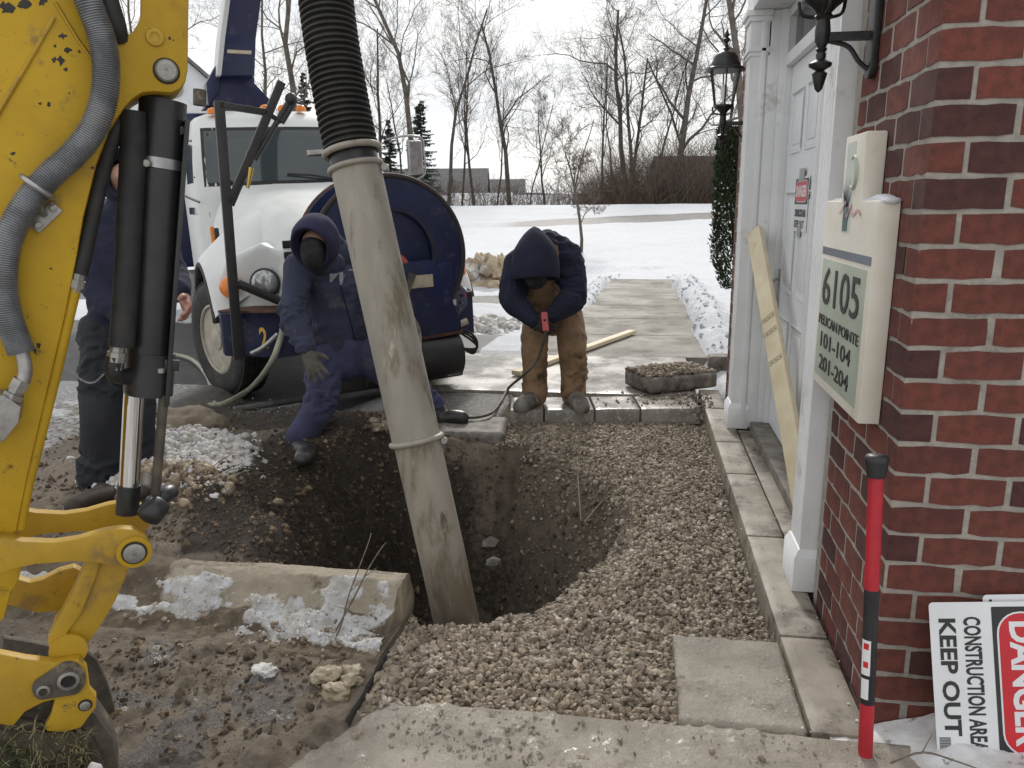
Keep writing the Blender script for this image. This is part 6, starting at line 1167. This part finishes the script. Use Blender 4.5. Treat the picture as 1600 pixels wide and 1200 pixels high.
# ---- worker in brown bib overalls bending over the controller
w2 = empty('person', WZ(862, 632, 0), 'person in brown bib overalls and navy hoodie bending over on the step', 'person')
F1, F2 = WZ(826, 636, .002), WZ(901, 636, .002); A1_, A2_ = D(838, 604, 6.10), D(893, 604, 6.12); K1, K2 = D(838, 545, 6.06), D(890, 545, 6.08); H1, H2 = D(843, 488, 6.28), D(884, 484, 6.30)
PL = (H1 + H2) / 2; BK = D(858, 425, 6.22); CH2 = D(850, 402, 5.92); S1, S2 = D(811, 412, 5.86), D(886, 404, 5.90); NK2 = D(842, 402, 5.76); HD2 = D(836, 404, 5.62)
E1, E2 = D(803, 470, 5.74), D(897, 462, 5.80); R1_, R2_ = D(834, 502, 5.64), D(862, 494, 5.66); fd = np.array([0, 0, -1.]) - FW * .18 + RT * .03
flesh('body', [[(HD2, .085), (NK2, .06), (CH2, .13), (BK, .13), (PL, .12)], [(S1, .05), (E1, .04), (R1_, .032)], [(S2, .05), (E2, .04), (R2_, .032)], [(H1, .08), (K1, .055), (A1_, .042)], [(H2, .08), (K2, .055), (A2_, .042)]], M['skin'], w2, .014, 4, extra=[(HD2 + fd * .05, .07, None), (HD2 + fd * .05 - FW * .085, (.014, .014, .016), None)])
flesh('overalls', [[(PL + UP * .10, .175), (PL, .165), (PL - UP * .06, .14)], [(H1, .122), ((H1 + K1) / 2 - RT * .02, .112), (K1 - RT * .015, .106), ((K1 + A1_) / 2 - RT * .01, .100), (A1_ + UP * .02 - RT * .01, .100), (A1_ - UP * .055 - RT * .01, .098)], [(H2, .125), ((H2 + K2) / 2 + RT * .025, .118), (K2 + RT * .02, .112), ((K2 + A2_) / 2 + RT * .018, .106), (A2_ + UP * .02 + RT * .012, .104), (A2_ - UP * .055 + RT * .012, .102)], [(D(848, 480, 6.02), .125), (D(846, 448, 5.92), .12), (D(848, 440, 5.90), .10)]], M['brown_duck'], w2, .010, 3, .030, 9, 25, (1, 1, 1.8))
hoodie = flesh('hoodie', [[(NK2, .10), (CH2 + UP * .02, .165), (BK + UP * .05, .17), (D(862, 450, 6.30), .16)], [(S1 + RT * .035, .13), (CH2 + UP * .04, .16), (S2 - RT * .035, .13)], [(S1, .115), ((S1 + E1) / 2 - RT * .008, .108), (E1, .096), ((E1 + R1_) / 2, .08), (R1_, .058)], [(S2, .115), ((S2 + E2) / 2 + RT * .008, .108), (E2, .096), ((E2 + R2_) / 2, .08), (R2_, .058)]], M['navy'], w2, .010, 3, .022, 9, 31, (1, 1, 1.5))
hood_mesh('hood', HD2 + UP * .03, fd, -FW * 1.0 + UP * .02, (1.22, 1.30), [(.085, .10), (.118, .165), (.134, .175), (.142, .12), (.140, .05), (.126, -.03), (.100, -.09), (.066, -.14), (.032, -.178), (.006, -.196)], M['navy'], w2, 5, .008)
flesh('hood_shade', [[(HD2 + fd * .06 - FW * .02, .10), (HD2 + fd * .14 - FW * .0, .085), (D(842, 428, 5.80), .07)]], M['mask_and_hood_shade'], w2, .010, 3, .006, 12, 61)  # added black form painting the shade inside the hood, not a garment
bvh = BVHTree.FromPolygons([v.co[:] for v in hoodie.data.vertices], [p.vertices[:] for p in hoodie.data.polygons])
def strap(px):
    m_ = MB(); L_, R_ = [], []
    for x_, y_ in px:
        for dx, lst in ((-7, L_), (7, R_)):
            r_ = Vector(ray(x_ + dx, y_)).normalized(); h = bvh.ray_cast(Vector(EYE), r_); lst.append((np.array(h[0]) + np.array(h[1]) * .008) if h[0] is not None else D(x_ + dx, y_, 5.9))
    n = len(px); m_.add(L_ + R_, [(i, i + 1, n + i + 1, n + i) for i in range(n - 1)]); return m_
s_ = strap([(862, 375), (864, 385), (866, 396), (866, 408), (864, 420), (860, 432)]); s_.build('strap', M['strap'], w2, smooth=True)
bkp = MB(); c = D(852, 366, 6.05); 
for f_, t_, nm, mt, r_ in ((F1, WZ(822, 641, .002), 'boot', M['boot_salty'], .062), (F2, WZ(905, 641, .002), 'boot', M['boot_salty'], .062)):
    boot(nm, (A1_ if f_ is F1 else A2_) - UP * .05 + FW * .02, f_ + np.array([0, .10, 0]) + RT * (.03 if f_ is F1 else -.02), f_ + np.array([-.04 if f_ is F1 else .05, -.15, 0]), mt, w2, .078)
g1 = flesh('glove', hand(R1_, (RT * .75 - UP * .45 - FW * .3), (RT * .3 + FW * .9), -FW - UP * .1 + RT * .2, .75, .6, 1.1), M['glove_black'], w2, .006, 2); flesh('glove', hand(R2_, (-RT * .65 - UP * .5 - FW * .3), (FW * .9 - RT * .3), -FW + UP * .3, .7, .6, 1.1), M['glove_black'], w2, .006, 2)
M['remote_red'] = mat('remote_red', (.50, .09, .10), (.40, .06, .07), 9, .5)
rm_ = empty('hand_controller', D(852, 510, 5.58), 'pinkish red hand controller held by the bending worker', 'controller')
q = MB(); q.bar(D(850, 488, 5.56), D(853, 518, 5.54), .045, .035, FW); q.build('case', M['remote_red'], rm_, bevel=.010, seg=3); q = MB(); q.ball(D(851, 500, 5.535), .010, 10, 8); q.build('button', M['ink'], rm_, smooth=True)
line('control_cable', [D(853, 518, 5.54), D(846, 545, 5.62), D(838, 565, 5.68), D(818, 586, 5.7), WZ(795, 606, .012), WZ(782, 628, -.02), WZ(768, 645, .0), WZ(745, 652, .0), WZ(724, 652, .0)], .011, M['cord'], 'dark cable running from the hand controller across the step', 'cable')

# ---- worker half hidden behind the excavator ram
w3 = empty('person', foot_at(160, 785), 'person in black trousers and navy jacket behind the excavator ram', 'person')
b3 = foot_at(150, 790); b4 = foot_at(222, 770); h3a, h3b = D(158, 520, 4.42), D(212, 518, 4.55); k3a, k3b = D(158, 650, 4.36), D(214, 640, 4.5); a3a, a3b = D(158, 752, 4.44), D(216, 742, 4.62)
c3, n3, hd3 = D(192, 385, 4.5), D(196, 318, 4.5), D(198, 278, 4.46); s3a, s3b = D(150, 352, 4.45), D(236, 352, 4.55); e3b, r3b = D(268, 430, 4.50), D(286, 462, 4.32); e3a, r3a = D(152, 440, 4.35), D(185, 490, 4.25)
flesh('body', [[(hd3, .09), (n3, .06), (c3, .13), (D(188, 480, 4.5), .13), ((h3a + h3b) / 2, .12)], [(s3a, .05), (e3a, .04), (r3a, .032)], [(s3b, .05), (e3b, .04), (r3b, .03)], [(h3a, .08), (k3a, .055), (a3a, .042)], [(h3b, .08), (k3b, .055), (a3b, .042)]], M['skin'], w3, .014, 4, extra=[(hd3 - FW * .09 - UP * .02, (.016, .016, .02), None)])
flesh('trousers', [[((h3a + h3b) / 2 + UP * .04, .16), ((h3a + h3b) / 2 - UP * .05, .15)], [(h3a, .125), ((h3a + k3a) / 2, .115), (k3a, .108), ((k3a + a3a) / 2, .108), (a3a + UP * .04, .112), (a3a - UP * .03, .10)], [(h3b, .12), (k3b, .10), (a3b, .095)]], M['black_pants'], w3, .010, 3, .032, 9, 41, (1, 1, 2.0))
flesh('jacket', [[(n3, .10), (c3, .18), (D(190, 470, 4.48), .175), (D(188, 515, 4.48), .17)], [(s3a, .11), (c3 + UP * .1, .15), (s3b, .11)], [(s3a, .10), (e3a, .09), (r3a, .06)], [(s3b, .10), (e3b, .085), (r3b - RT * .02 + UP * .02, .055)]], M['navy'], w3, .012, 5, .014, 8, 45, (1, 1, 1.5))
hood_mesh('hood', hd3, -FW * .9 + RT * .3, (0, 0, 1), (1.1, 1.25), HOOD, M['navy'], w3, 7)
flesh('hand', hand(r3b, RT * .35 - UP * .7 - FW * .3, -RT * .8 - FW * .3, -FW, .75, .6, 1.1), M['skin_red'], w3, .0055, 2)
boot('boot', a3a - UP * .06, b3 + FW * .02 + RT * .05, b3 + RT * .03 - FW * .24, M['boot_brown'], w3, .062); boot('boot', a3b - UP * .04, b4 + FW * .02, b4 + RT * .10 - FW * .2, M['boot_brown'], w3, .062)
cn = MB(); pth = smooth_path([D(108, 557, 4.20), D(112, 578, 4.19), D(128, 594, 4.18), D(146, 598, 4.18), D(162, 585, 4.2)], 34)
for i in range(33): a, b = pth[i], pth[i + 1]; m_ = (a + b) / 2; t_ = (b - a) / np.linalg.norm(b - a); s_ = np.cross(t_, FW) if i % 2 else FW; cn.tube([m_ - t_ * .009, m_ - t_ * .004 + s_ * .004, m_ + t_ * .004 + s_ * .004, m_ + t_ * .009, m_ + t_ * .004 - s_ * .004, m_ - t_ * .004 - s_ * .004], .0014, 5, closed=True)
cn.build('wallet_chain', M['steel_grey'], w3, smooth=True)

# ================================================================ BARE TREES
def tree_parts(base, h, r0, seed, spread=.55, lean=(0, 0), fork=.35, dens=1.0, droop=0., multi=1):
    rg = np.random.default_rng(seed); tr_, cr_ = TubeSet(), TubeSet(); base = np.array(base, float)
    def branch(p, d, L_, r_, lev):
        n = 6 if lev < 2 else 4 if lev < 3 else 3; P = [p]; q = p.copy(); dd = d.copy(); ds = [d]
        for i in range(n):
            dd = dd + rg.normal(size=3) * (.09 if lev == 0 else .24) + np.array([0, 0, .035 if lev else .03]); dd /= np.linalg.norm(dd); q = q + dd * L_ / n; P.append(q); ds.append(dd.copy())
        R_ = r_ * np.linspace(1, .30 if lev else .34, n + 1); (tr_ if lev == 0 else cr_).tube(P, R_, 7 if lev == 0 else 4 if lev == 1 else 3, cap=False)
        if lev >= 4: return
        k = int((10 if lev == 0 else 7 if lev == 1 else 6 if lev == 2 else 5) * dens + rg.random())
        for j in range(k):
            t = fork + (1 - fork) * (j + rg.random()) / k if lev == 0 else .2 + .8 * (j + rg.random()) / k; i = min(int(t * n), n - 1); f = t * n - i; pos = P[i] * (1 - f) + P[i + 1] * f; ax = ds[i + 1]
            a = rg.uniform(0, 2 * math.pi); u, v, _ = frame(ax); sp = rg.uniform(.7, 1.5) * spread * (1.15 if lev else 1.15); nd = ax * math.cos(sp) + (u * math.cos(a) + v * math.sin(a)) * math.sin(sp) + np.array([0, 0, .12 - droop]); nd /= np.linalg.norm(nd)
            rr_ = r_ * (1 - .68 * t) * rg.uniform(.34, .56); branch(pos, nd, L_ * rg.uniform(.30, .56) * (1 - .35 * t if lev == 0 else 1), max(rr_, .0062), lev + 1)
    for m_ in range(multi):
        d0 = np.array([lean[0] + (rg.normal() * .16 if multi > 1 else 0), lean[1], 1.]); d0 /= np.linalg.norm(d0); branch(base + np.array([(m_ - (multi - 1) / 2) * r0 * 1.2, 0, -.3]), d0, h * (1 if m_ == 0 else rg.uniform(.75, .98)), r0 * (1 if m_ == 0 else .75), 0)
    return tr_, cr_
def bank(x, y): return float(H(np.array([x]), np.array([y]))[0])
def tree(px, d, top_py, r0, seed, label, mt='bark', base_py=None, **k):
    b = D(px, 330, d); z0 = bank(b[0], b[1]); base = np.array([b[0], b[1], z0]); topz = D(px, top_py, d)[2]; h = topz - z0
    t = empty('bare_tree', base, label, 'tree', 'bare winter trees along the bank'); a, b_ = tree_parts(base, h * .92, r0 * .78, seed, **k); a.build('trunk', M[mt], t, smooth=True, fix=False); b_.build('crown', M[mt], t, fix=False)
TL = [(652, 46, -60, .26, 1, 'tall pale forked tree trunk just right of the ribbed hose', 'bark2', dict(spread=.45, fork=.4)),
 (700, 50, -10, .17, 2, 'leaning bare tree holding the dark nest-like knot', 'bark', dict(lean=(.10, 0), spread=.5)),
 (797, 52, 20, .22, 3, 'straight bare tree standing alone in the centre of the sky', 'bark', dict(spread=.5, fork=.3)),
 (742, 54, 95, .15, 4, 'slim bare tree left of the central bare tree', 'bark', dict(spread=.45)),
 (775, 56, 120, .10, 5, 'thin sapling close behind the central bare tree', 'bark', dict(spread=.45)),
 (850, 57, 150, .12, 6, 'thin leaning bare tree just right of the central one', 'bark', dict(lean=(.12, 0), spread=.5)),
 (985, 50, 0, .24, 7, 'broad multi-stemmed bare tree left of the brown house', 'bark', dict(lean=(-.12, 0), spread=.62, multi=3)),
 (1050, 48, -60, .30, 8, 'largest bare tree in front of the brown house, branches spreading wide', 'bark', dict(spread=.72, fork=.22)),
 (1085, 58, 60, .18, 9, 'bare tree between the largest tree and the far lantern', 'bark', dict(spread=.6)),
 (940, 56, 70, .14, 10, 'bare tree rising from the brush left of the multi-stemmed tree', 'bark', dict(spread=.5)),
 (1020, 60, 60, .14, 11, 'thin bare tree behind the roof ridge of the brown house', 'bark', dict(spread=.55)),
 (465, 44, -90, .30, 12, 'grey forked tree directly behind the truck cab roof', 'bark2', dict(spread=.62, fork=.3)),
 (425, 50, -20, .20, 13, 'bare tree between the blue boom and the ribbed hose', 'bark2', dict(spread=.6)),
 (600, 52, 30, .18, 14, 'bare tree showing immediately right of the hose coupling', 'bark', dict(spread=.55)),
 (622, 58, 110, .12, 15, 'thin bare tree behind the truck mirror', 'bark', dict(spread=.5)),
 (320, 52, -70, .26, 16, 'bare tree behind the white gabled house', 'bark2', dict(spread=.65)),
 (240, 60, -60, .22, 17, 'bare tree seen through the notch of the excavator arm', 'bark2', dict(spread=.65)),
 (895, 55, 165, .09, 18, 'crooked bare stem standing by the distant lamp post', 'bark', dict(spread=.9, dens=.4)),
 (720, 62, 60, .13, 19, 'faint bare tree further back left of centre', 'bark', dict(spread=.5)),
 (1125, 54, 10, .20, 20, 'bare tree half hidden behind the far lantern', 'bark', dict(spread=.65)),
 (1170, 40, -200, .30, 21, 'pale sycamore-like tree whose limb shows above the far lantern', 'bark2', dict(spread=.85, fork=.2)),
 (555, 60, 20, .16, 22, 'bare tree mostly hidden behind the ribbed hose', 'bark', dict(spread=.55)),
 (825, 66, 130, .10, 23, 'faint slender bare tree behind the leaning one', 'bark', dict(spread=.45)),
 (965, 64, 90, .12, 24, 'faint bare tree deep behind the multi-stemmed tree', 'bark', dict(spread=.5))]
for (px, d, ty, r0, sd0, lb, mt, k) in TL: tree(px, d, ty, r0, 300 + sd0, lb, mt, **k)
# planted sapling in the snow
sb = WZ(908, 394, .12); sb[2] = bank(sb[0], sb[1]) + .02; t = empty('sapling', sb, 'young bare sapling planted in the snow beside the walkway', 'tree'); a, b_ = tree_parts(sb + np.array([0, 0, .2]), 3.1, .055, 77, spread=.75, fork=.30, dens=1.05); a.build('trunk', M['bark2'], t, smooth=True, fix=False); b_.build('crown', M['brush'], t, fix=False)
# brush along the bank
bmn = TubeSet(); 
for _ in range(4200):
    d = RNG.uniform(46.5, 60); px = RNG.uniform(560, 1170) if RNG.random() < .45 else RNG.uniform(915, 1170); b = D(px, 330, d); z0 = bank(b[0], b[1]) - .1; hgt_ = RNG.uniform(.5, 2.0) * (1 + 1.3 * sstep(880, 1000, px)) * (1.25 if RNG.random() < .2 else 1); a = np.array([b[0], b[1], z0]); e = a + np.array([RNG.normal() * .45, RNG.normal() * .3, 1.]) * hgt_; m_ = (a + e) / 2 + RNG.normal(size=3) * .12 * hgt_
    bmn.tube([a, m_, e], [.012, .008, .004], 3, cap=False)
    for q in range(2): s0 = a + (e - a) * RNG.uniform(.3, .9); bmn.tube([s0, s0 + np.array([RNG.normal() * .4, RNG.normal() * .3, RNG.uniform(.1, .7)]) * hgt_ * .5], [.010, .004], 3, cap=False)
tag(bmn.build('brush', M['brush'], fix=False), 'tangled brown brush along the top of the snowy bank', 'brush', kind='stuff')
# nest
if 0: nb = MB(); nb.ball(D(689, 70, 49.5), (.28, .28, .25), 10, 8); o = nb.build('nest', M['brush'], None, True); rough_mesh(o, .08, 6, 4); tag(o, 'dark round nest high in the leaning bare tree', 'nest')

# ================================================================ EVERGREENS
M['needles'] = mat('needles', (.018, .030, .020), (.034, .052, .036), 6, .85, space='World'); M['arbor'] = mat('arborvitae_leaf', (.022, .040, .018), (.045, .070, .032), 14, .8, space='World', dirt=[((.10, .075, .035), 5, .24)])
def spruce(px, d, top_py, w, seed, label):
    rg = np.random.default_rng(seed); b = D(px, 330, d); z0 = bank(b[0], b[1]); h = D(px, top_py, d)[2] - z0; t = empty('spruce_tree', (b[0], b[1], z0), label, 'tree', 'evergreens on the bank'); tm = MB(); tm.tube([(b[0], b[1], z0 - .2), (b[0], b[1], z0 + h)], [.14, .02], 7); tm.build('trunk', M['bark'], t, smooth=True, fix=False)
    m_ = MB(); lv = int(h / .22)
    for i in range(lv):
        f0 = i / lv
        for k in range(9):
            f = min(.99, max(0, f0 + rg.uniform(-.04, .04))); z = z0 + .3 + (h - .3) * f; rr = w * (1 - f) ** .75 * rg.uniform(.35, 1.2) + .06; a = rg.uniform(0, 2 * math.pi); ln = rr * rg.uniform(.65, 1.1); dr = np.array([math.cos(a), math.sin(a), -.22 + .2 * f]); s = np.array([-math.sin(a), math.cos(a), 0]); p0 = np.array([b[0], b[1], z])
            for q in range(10):
                u = (q + 1) / 10; c = p0 + dr * ln * u + np.array([0, 0, .12 * u * u * ln]); wq = .26 * ln * (1.05 - u) + .05
                for sg2 in (-1, 1): e = c + s * sg2 * wq * rg.uniform(.6, 1.1) + dr * wq * .7 + np.array([0, 0, rg.uniform(-.14, .02)]); n_ = np.array([0, 0, .028]) + dr * .03; m_.add([c - n_, c + n_, e], [(0, 1, 2)])
    m_.build('crown', M['needles'], t, fix=False)
spruce(662, 41, 160, 1.35, 1, 'dark spruce standing right of the truck mirror'); spruce(612, 44, 190, 1.2, 2, 'dark spruce behind the hose coupling and mirror bracket'); spruce(487, 50, 120, 1.5, 3, 'blue-grey spruce peeking over the truck cab roof')
rg = np.random.default_rng(5); t = empty('arborvitae', (.84, 7.6, -.05), 'narrow arborvitae shrub at the far corner of the building', 'shrub'); tm = MB(); tm.tube([(1.02, 7.6, -.1), (.93, 7.6, .85), (.80, 7.6, 1.9)], [.03, .02, .01], 6); tm.build('trunk', M['bark'], t, smooth=True); lf = MB()
for i in range(8500):
    f = rg.random() ** .8; z = .72 + 1.45 * f; rr = .17 * min(1, (f + .10) * 3.2) * (1 - .62 * f) * (.80 + .45 * rg.random()) + .02; a = rg.uniform(0, 2 * math.pi); q = rr * math.sqrt(rg.uniform(.35, 1)); c = np.array([.79 + .10 * (1 - f) + q * math.cos(a), 7.6 + q * math.sin(a), z]); up_ = np.array([math.cos(a) * .7, math.sin(a) * .7, 1.]) + rg.normal(size=3) * .4; up_ /= np.linalg.norm(up_); s = np.cross(up_, rg.normal(size=3)); s /= np.linalg.norm(s); l = rg.uniform(.018, .045); lf.add([c - s * l * .3, c + s * l * .3, c + up_ * l], [(0, 1, 2)])
lf.build('crown', M['arbor'], t, fix=False)
x = .79 + rg.normal(size=45) * .06; y = 7.5 + rg.normal(size=45) * .05; z = rg.uniform(.95, 1.7, 45)
scatter('snow_dabs', np.stack([x, y, z], 1), rg.uniform(.006, .014, 45), M['snow'], smooth=True, label='dabs of snow caught in the arborvitae', cat='snow')

# ================================================================ HOUSES AND LAMP POST
M['siding'] = mat('siding', (.62, .63, .64), (.55, .56, .57), 2, .7, space='World'); M['siding_brown'] = mat('siding_brown', (.19, .155, .135), (.15, .122, .106), 2, .8, space='World'); M['shingle'] = mat('shingle', (.17, .165, .165), (.12, .116, .118), 3, .9, .4, 30, space='World'); M['shingle_brown'] = mat('shingle_brown', (.15, .125, .115), (.11, .092, .085), 3, .9, space='World'); M['siding_tan'] = mat('siding_tan', (.30, .27, .245), (.26, .23, .21), 2, .8, space='World')
def house(c, rz, w, dp_, hw, hr, wm, rm__, label, snow=False, win=3, vent=False, ridge_x=True):
    c = np.array(c, float); R = np.array(Matrix.Rotation(rz, 3, 'Z')); t = empty('house', c, label, 'house', 'houses beyond the bank')
    def X(p): return c + R @ np.array(p, float)
    wl_ = MB(); g = [(-w / 2, -dp_ / 2, 0), (w / 2, -dp_ / 2, 0), (w / 2, -dp_ / 2, hw), (0, -dp_ / 2, hw + hr), (-w / 2, -dp_ / 2, hw)] if not ridge_x else None
    if ridge_x: pr = [(-w / 2, -dp_ / 2, 0), (-w / 2, dp_ / 2, 0), (-w / 2, dp_ / 2, hw), (-w / 2, 0, hw + hr), (-w / 2, -dp_ / 2, hw)]; ex_ = (w, 0, 0)
    else: pr = g; ex_ = (0, dp_, 0)
    wl_.prism([X(p) for p in pr], R @ np.array(ex_)); wl_.build('wall', wm, t)
    for s in (-1, 1):
        rf = MB(); o_ = .35
        if ridge_x: q = [(-w / 2 - o_, s * (dp_ / 2 + o_), hw - o_ * hr / (dp_ / 2) + .05), (-w / 2 - o_, 0, hw + hr + .05), (w / 2 + o_, 0, hw + hr + .05), (w / 2 + o_, s * (dp_ / 2 + o_), hw - o_ * hr / (dp_ / 2) + .05)]
        else: q = [(s * (w / 2 + o_), -dp_ / 2 - o_, hw - o_ * hr / (w / 2) + .05), (0, -dp_ / 2 - o_, hw + hr + .05), (0, dp_ / 2 + o_, hw + hr + .05), (s * (w / 2 + o_), dp_ / 2 + o_, hw - o_ * hr / (w / 2) + .05)]
        rf.prism([X(p) for p in q], (0, 0, .16)); rf.build('roof', M['snow'] if snow else rm__, t)
    for i in range(win):
        x_ = -w / 2 + w * (i + .5) / win; wn_ = MB(); wn_.prism([X(p) for p in ((x_ - .5, -dp_ / 2 - .03, hw * .35), (x_ + .5, -dp_ / 2 - .03, hw * .35), (x_ + .5, -dp_ / 2 - .03, hw * .75), (x_ - .5, -dp_ / 2 - .03, hw * .75))], R @ np.array([0, .06, 0])); wn_.build('window', M['glass_dark'], t)
    if vent:
        v_ = MB(); v_.prism([X((.42 * math.cos(a), -dp_ / 2 - .04, hw + hr * .30 + (.75 if math.sin(a) > 0 else 0) + .42 * math.sin(a))) for a in np.linspace(0, 2 * math.pi, 24)[:-1]], R @ np.array([0, .08, 0])); v_.build('gable_vent', M['siding_tan'], t)
hc = D(298, 330, 40); house((hc[0] - .3, hc[1], 0), math.radians(31), 5.6, 9, 5.9, 2.5, M['siding'], M['shingle'], 'white gabled house with arched vent beside the blue boom', vent=True, win=1, ridge_x=False)
hb = D(1060, 330, 82); house((hb[0] + 1, hb[1], -2.2), math.radians(14), 7, 9, 4.6, 3.6, M['siding_brown'], M['shingle_brown'], 'brown house with a dark roof behind the largest bare tree', win=3)
for px, d, w, ztop, hr, mt, sn, lb in ((700, 92, 9, 5.4, 2.6, 'siding_tan', False, 'tan house low behind the spruce, right of the truck mirror'), (762, 100, 9, 4.4, 2.4, 'siding', False, 'pale house low behind the central bare tree'), (740, 84, 8, 2.5, 2.0, 'siding_tan', True, 'small snow-roofed house low left of the central tree'), (840, 96, 8, 2.4, 2.0, 'siding', True, 'small snow-roofed house low right of the central tree'), (640, 88, 9, 5.2, 2.6, 'siding_tan', False, 'tan house directly behind the spruces')):
    q = D(px, 330, d); z0_ = bank(q[0], q[1]) - .2; house((q[0], q[1], z0_), math.radians(8), w, 8, ztop - hr - z0_, hr, M[mt], M['shingle'], lb, sn)
lp = D(897, 330, 46); lz = bank(lp[0], lp[1]); t = empty('lamp_post', (lp[0], lp[1], lz), 'distant black lamp post with lantern head on the bank', 'lamp post'); q = MB(); q.tube([(lp[0], lp[1], lz), (lp[0], lp[1], lz + 1.7)], [.05, .035], 8); q.build('post', M['black_metal'], t, smooth=True); q = MB(); q.lathe([(.07, 0), (.14, .30), (.17, .32), (.05, .45), (.01, .52)], (lp[0], lp[1], lz + 1.72), (0, 0, 1), 8); q.build('lantern_head', M['black_metal'], t, auto=30); q = MB(); q.lathe([(.11, 0), (.135, .16)], (lp[0], lp[1], lz + 1.84), (0, 0, 1), 8); q.build('pane', M['decal'], t, auto=30)
# distant wooded ridge
rd = MB(); n = 260; V = []
for i in range(n): xx_ = -220 + 440 * i / (n - 1); hz_ = 3.2 + 2.4 * float(fbm2(np.array([xx_]), np.array([0.]), .05, 4, seed=201)[0]) + .9 * float(fbm2(np.array([xx_]), np.array([3.]), .6, 3, seed=202)[0]); V += [(xx_, 260 + 18 * math.sin(xx_ * .02), -9), (xx_, 266 + 18 * math.sin(xx_ * .02), hz_), (xx_, 300 + 18 * math.sin(xx_ * .02), hz_ - 1)]
rd.add(V, [(i * 3 + j, i * 3 + 3 + j, i * 3 + 4 + j, i * 3 + 1 + j) for i in range(n - 1) for j in (0, 1)]); M['ridge'] = mat('wooded_ridge', (.115, .118, .128), (.085, .088, .098), .3, .95, space='World'); tag(rd.build('distant_hills', M['ridge'], smooth=True), 'grey wooded ridge on the horizon', kind='structure')

# ================================================================ RUBBLE PILE AND SMALL THINGS
M['rubble'] = mat('icy_rubble', (.52, .43, .30), (.34, .27, .19), 3, .8, .4, 25, space='World', dirt=[((.66, .67, .68), 2.2, .46), ((.20, .15, .10), 6, .34)], bdist=.03)
c0 = WZ(755, 452, -.18); mx_, my_, mf_ = grid(np.linspace(-1.5, 1.5, 60), np.linspace(-.9, .9, 40)); hz2 = .72 * np.exp(-((mx_ / .8) ** 2 + (my_ / .5) ** 2)) * (.55 + .9 * fbm2(mx_, my_, 2.2, 4, seed=211)) - .05
o = mesh_np('rubble_mound', np.stack([mx_ + c0[0], my_ + c0[1] + .7, hz2 + c0[2]], 1), mf_, M['rubble'], None, True); tag(o, 'mound of snow and soil ploughed up behind the reel', 'mound')
for i in range(46):
    a, b = RNG.normal() * .70, RNG.normal() * .28; z_ = .66 * math.exp(-((a / .8) ** 2 + (b / .5) ** 2)); rr = RNG.uniform(.07, .20); q = MB(); q.v = [tuple(np.array([c0[0] + a, c0[1] + .62 + b - .12, c0[2] + z_ * RNG.uniform(.6, 1.05)]) + np.array(v) * rr * np.array([1.2, 1, .75]) * (1 + RNG.normal() * .13)) for v in ICO2_V]; q.f = [tuple(f) for f in ICO2_F]; oo = q.build('rubble_chunk', M['rubble'], None, False); rough_mesh(oo, rr * .35, 5, i); tag(oo, 'brown icy chunk in the rubble mound behind the hose reel', 'rubble', 'icy chunks of the rubble mound')
x, y = rnd(170, -2.6, -1.6, 9.9, 11.4); r = .03 + .09 * RNG.random(170) ** 2; scatter('slush_ridge', np.stack([x, y, -.15 + 0 * x], 1), r, M['snowlump'], smooth=True, fine=True, label='ridge of slush beside the driveway behind the bending worker', cat='slush')
for i, (pts, lb) in enumerate((([(500, 1030, -.08), (530, 985, .0), (545, 930, .05), (560, 890, .10), (575, 850, .15), (580, 833, .17)], 'thin bare twig standing up from the snowy kerb, left of its pair'), ([(525, 985, -.02), (555, 930, .03), (575, 890, .08), (597, 855, .12), (604, 848, .13)], 'thin bare twig leaning right from the snowy kerb'))):
    q = MB(); P_ = smooth_path([WY(a, b, 2.50 + .055 * j) for j, (a, b, z_) in enumerate(pts)], 20); q.tube(P_, np.linspace(.0042, .0016, 20), 5); q.tube([P_[8], P_[8] + (P_[12] - P_[8]) * .5 + RT * .03], [.0022, .001], 4); q.tube([P_[3], P_[3] - RT * .05 + UP * .01], [.0025, .001], 4); tag(q.build('twig', M['twig'], None, smooth=True), lb, 'twig')
for pts, lb in (([(902, 715), (904, 760), (908, 815)], 'pale root hanging straight down the right wall of the pit'), ([(966, 770), (940, 785), (912, 818)], 'pale root curving across the right wall of the pit')):
    P_ = []
    for a, b in pts:
        z = -.2
        for _ in range(30): q_ = WZ(a, b, z); z = z + .5 * (float(G(q_[0], q_[1])) + .03 - z)
        P_.append(WZ(a, b, z))
    q = MB(); q.tube(smooth_path(P_, 20), np.linspace(.007, .004, 20), 6); tag(q.build('root', M['cord_pale'], None, smooth=True), lb, 'root')
for px, py, rr, lb in ((766, 850, .055, 'pale angular stone stuck in the back wall of the pit'), (770, 880, .05, 'grey stone below the pale stone in the pit wall')):
    z = -.5
    for _ in range(40): q_ = WZ(px, py, z); z = z + .4 * (float(G(q_[0], q_[1])) - z)
    q_ = WZ(px, py, z); b_ = MB(); b_.v = [tuple(q_ + np.array(v) * rr * np.array([1.1, .7, .9]) * (1 + RNG.normal() * .15)) for v in ICO_V]; b_.f = [tuple(f) for f in ICO_F]; tag(b_.build('stone', M['paver_side'], None), lb, 'stone')
fc_ = foot_at(290, 672); b_ = lump(fc_ + np.array([0, .05, .0]), (.25, .16, .15), 88, .45); o = b_.build('frozen_clod', M['kerb_old'], None, True); rough_mesh(o, .02, 22, 8); tag(o, 'large frozen lump of soil and concrete beside the truck tyre', 'clod')
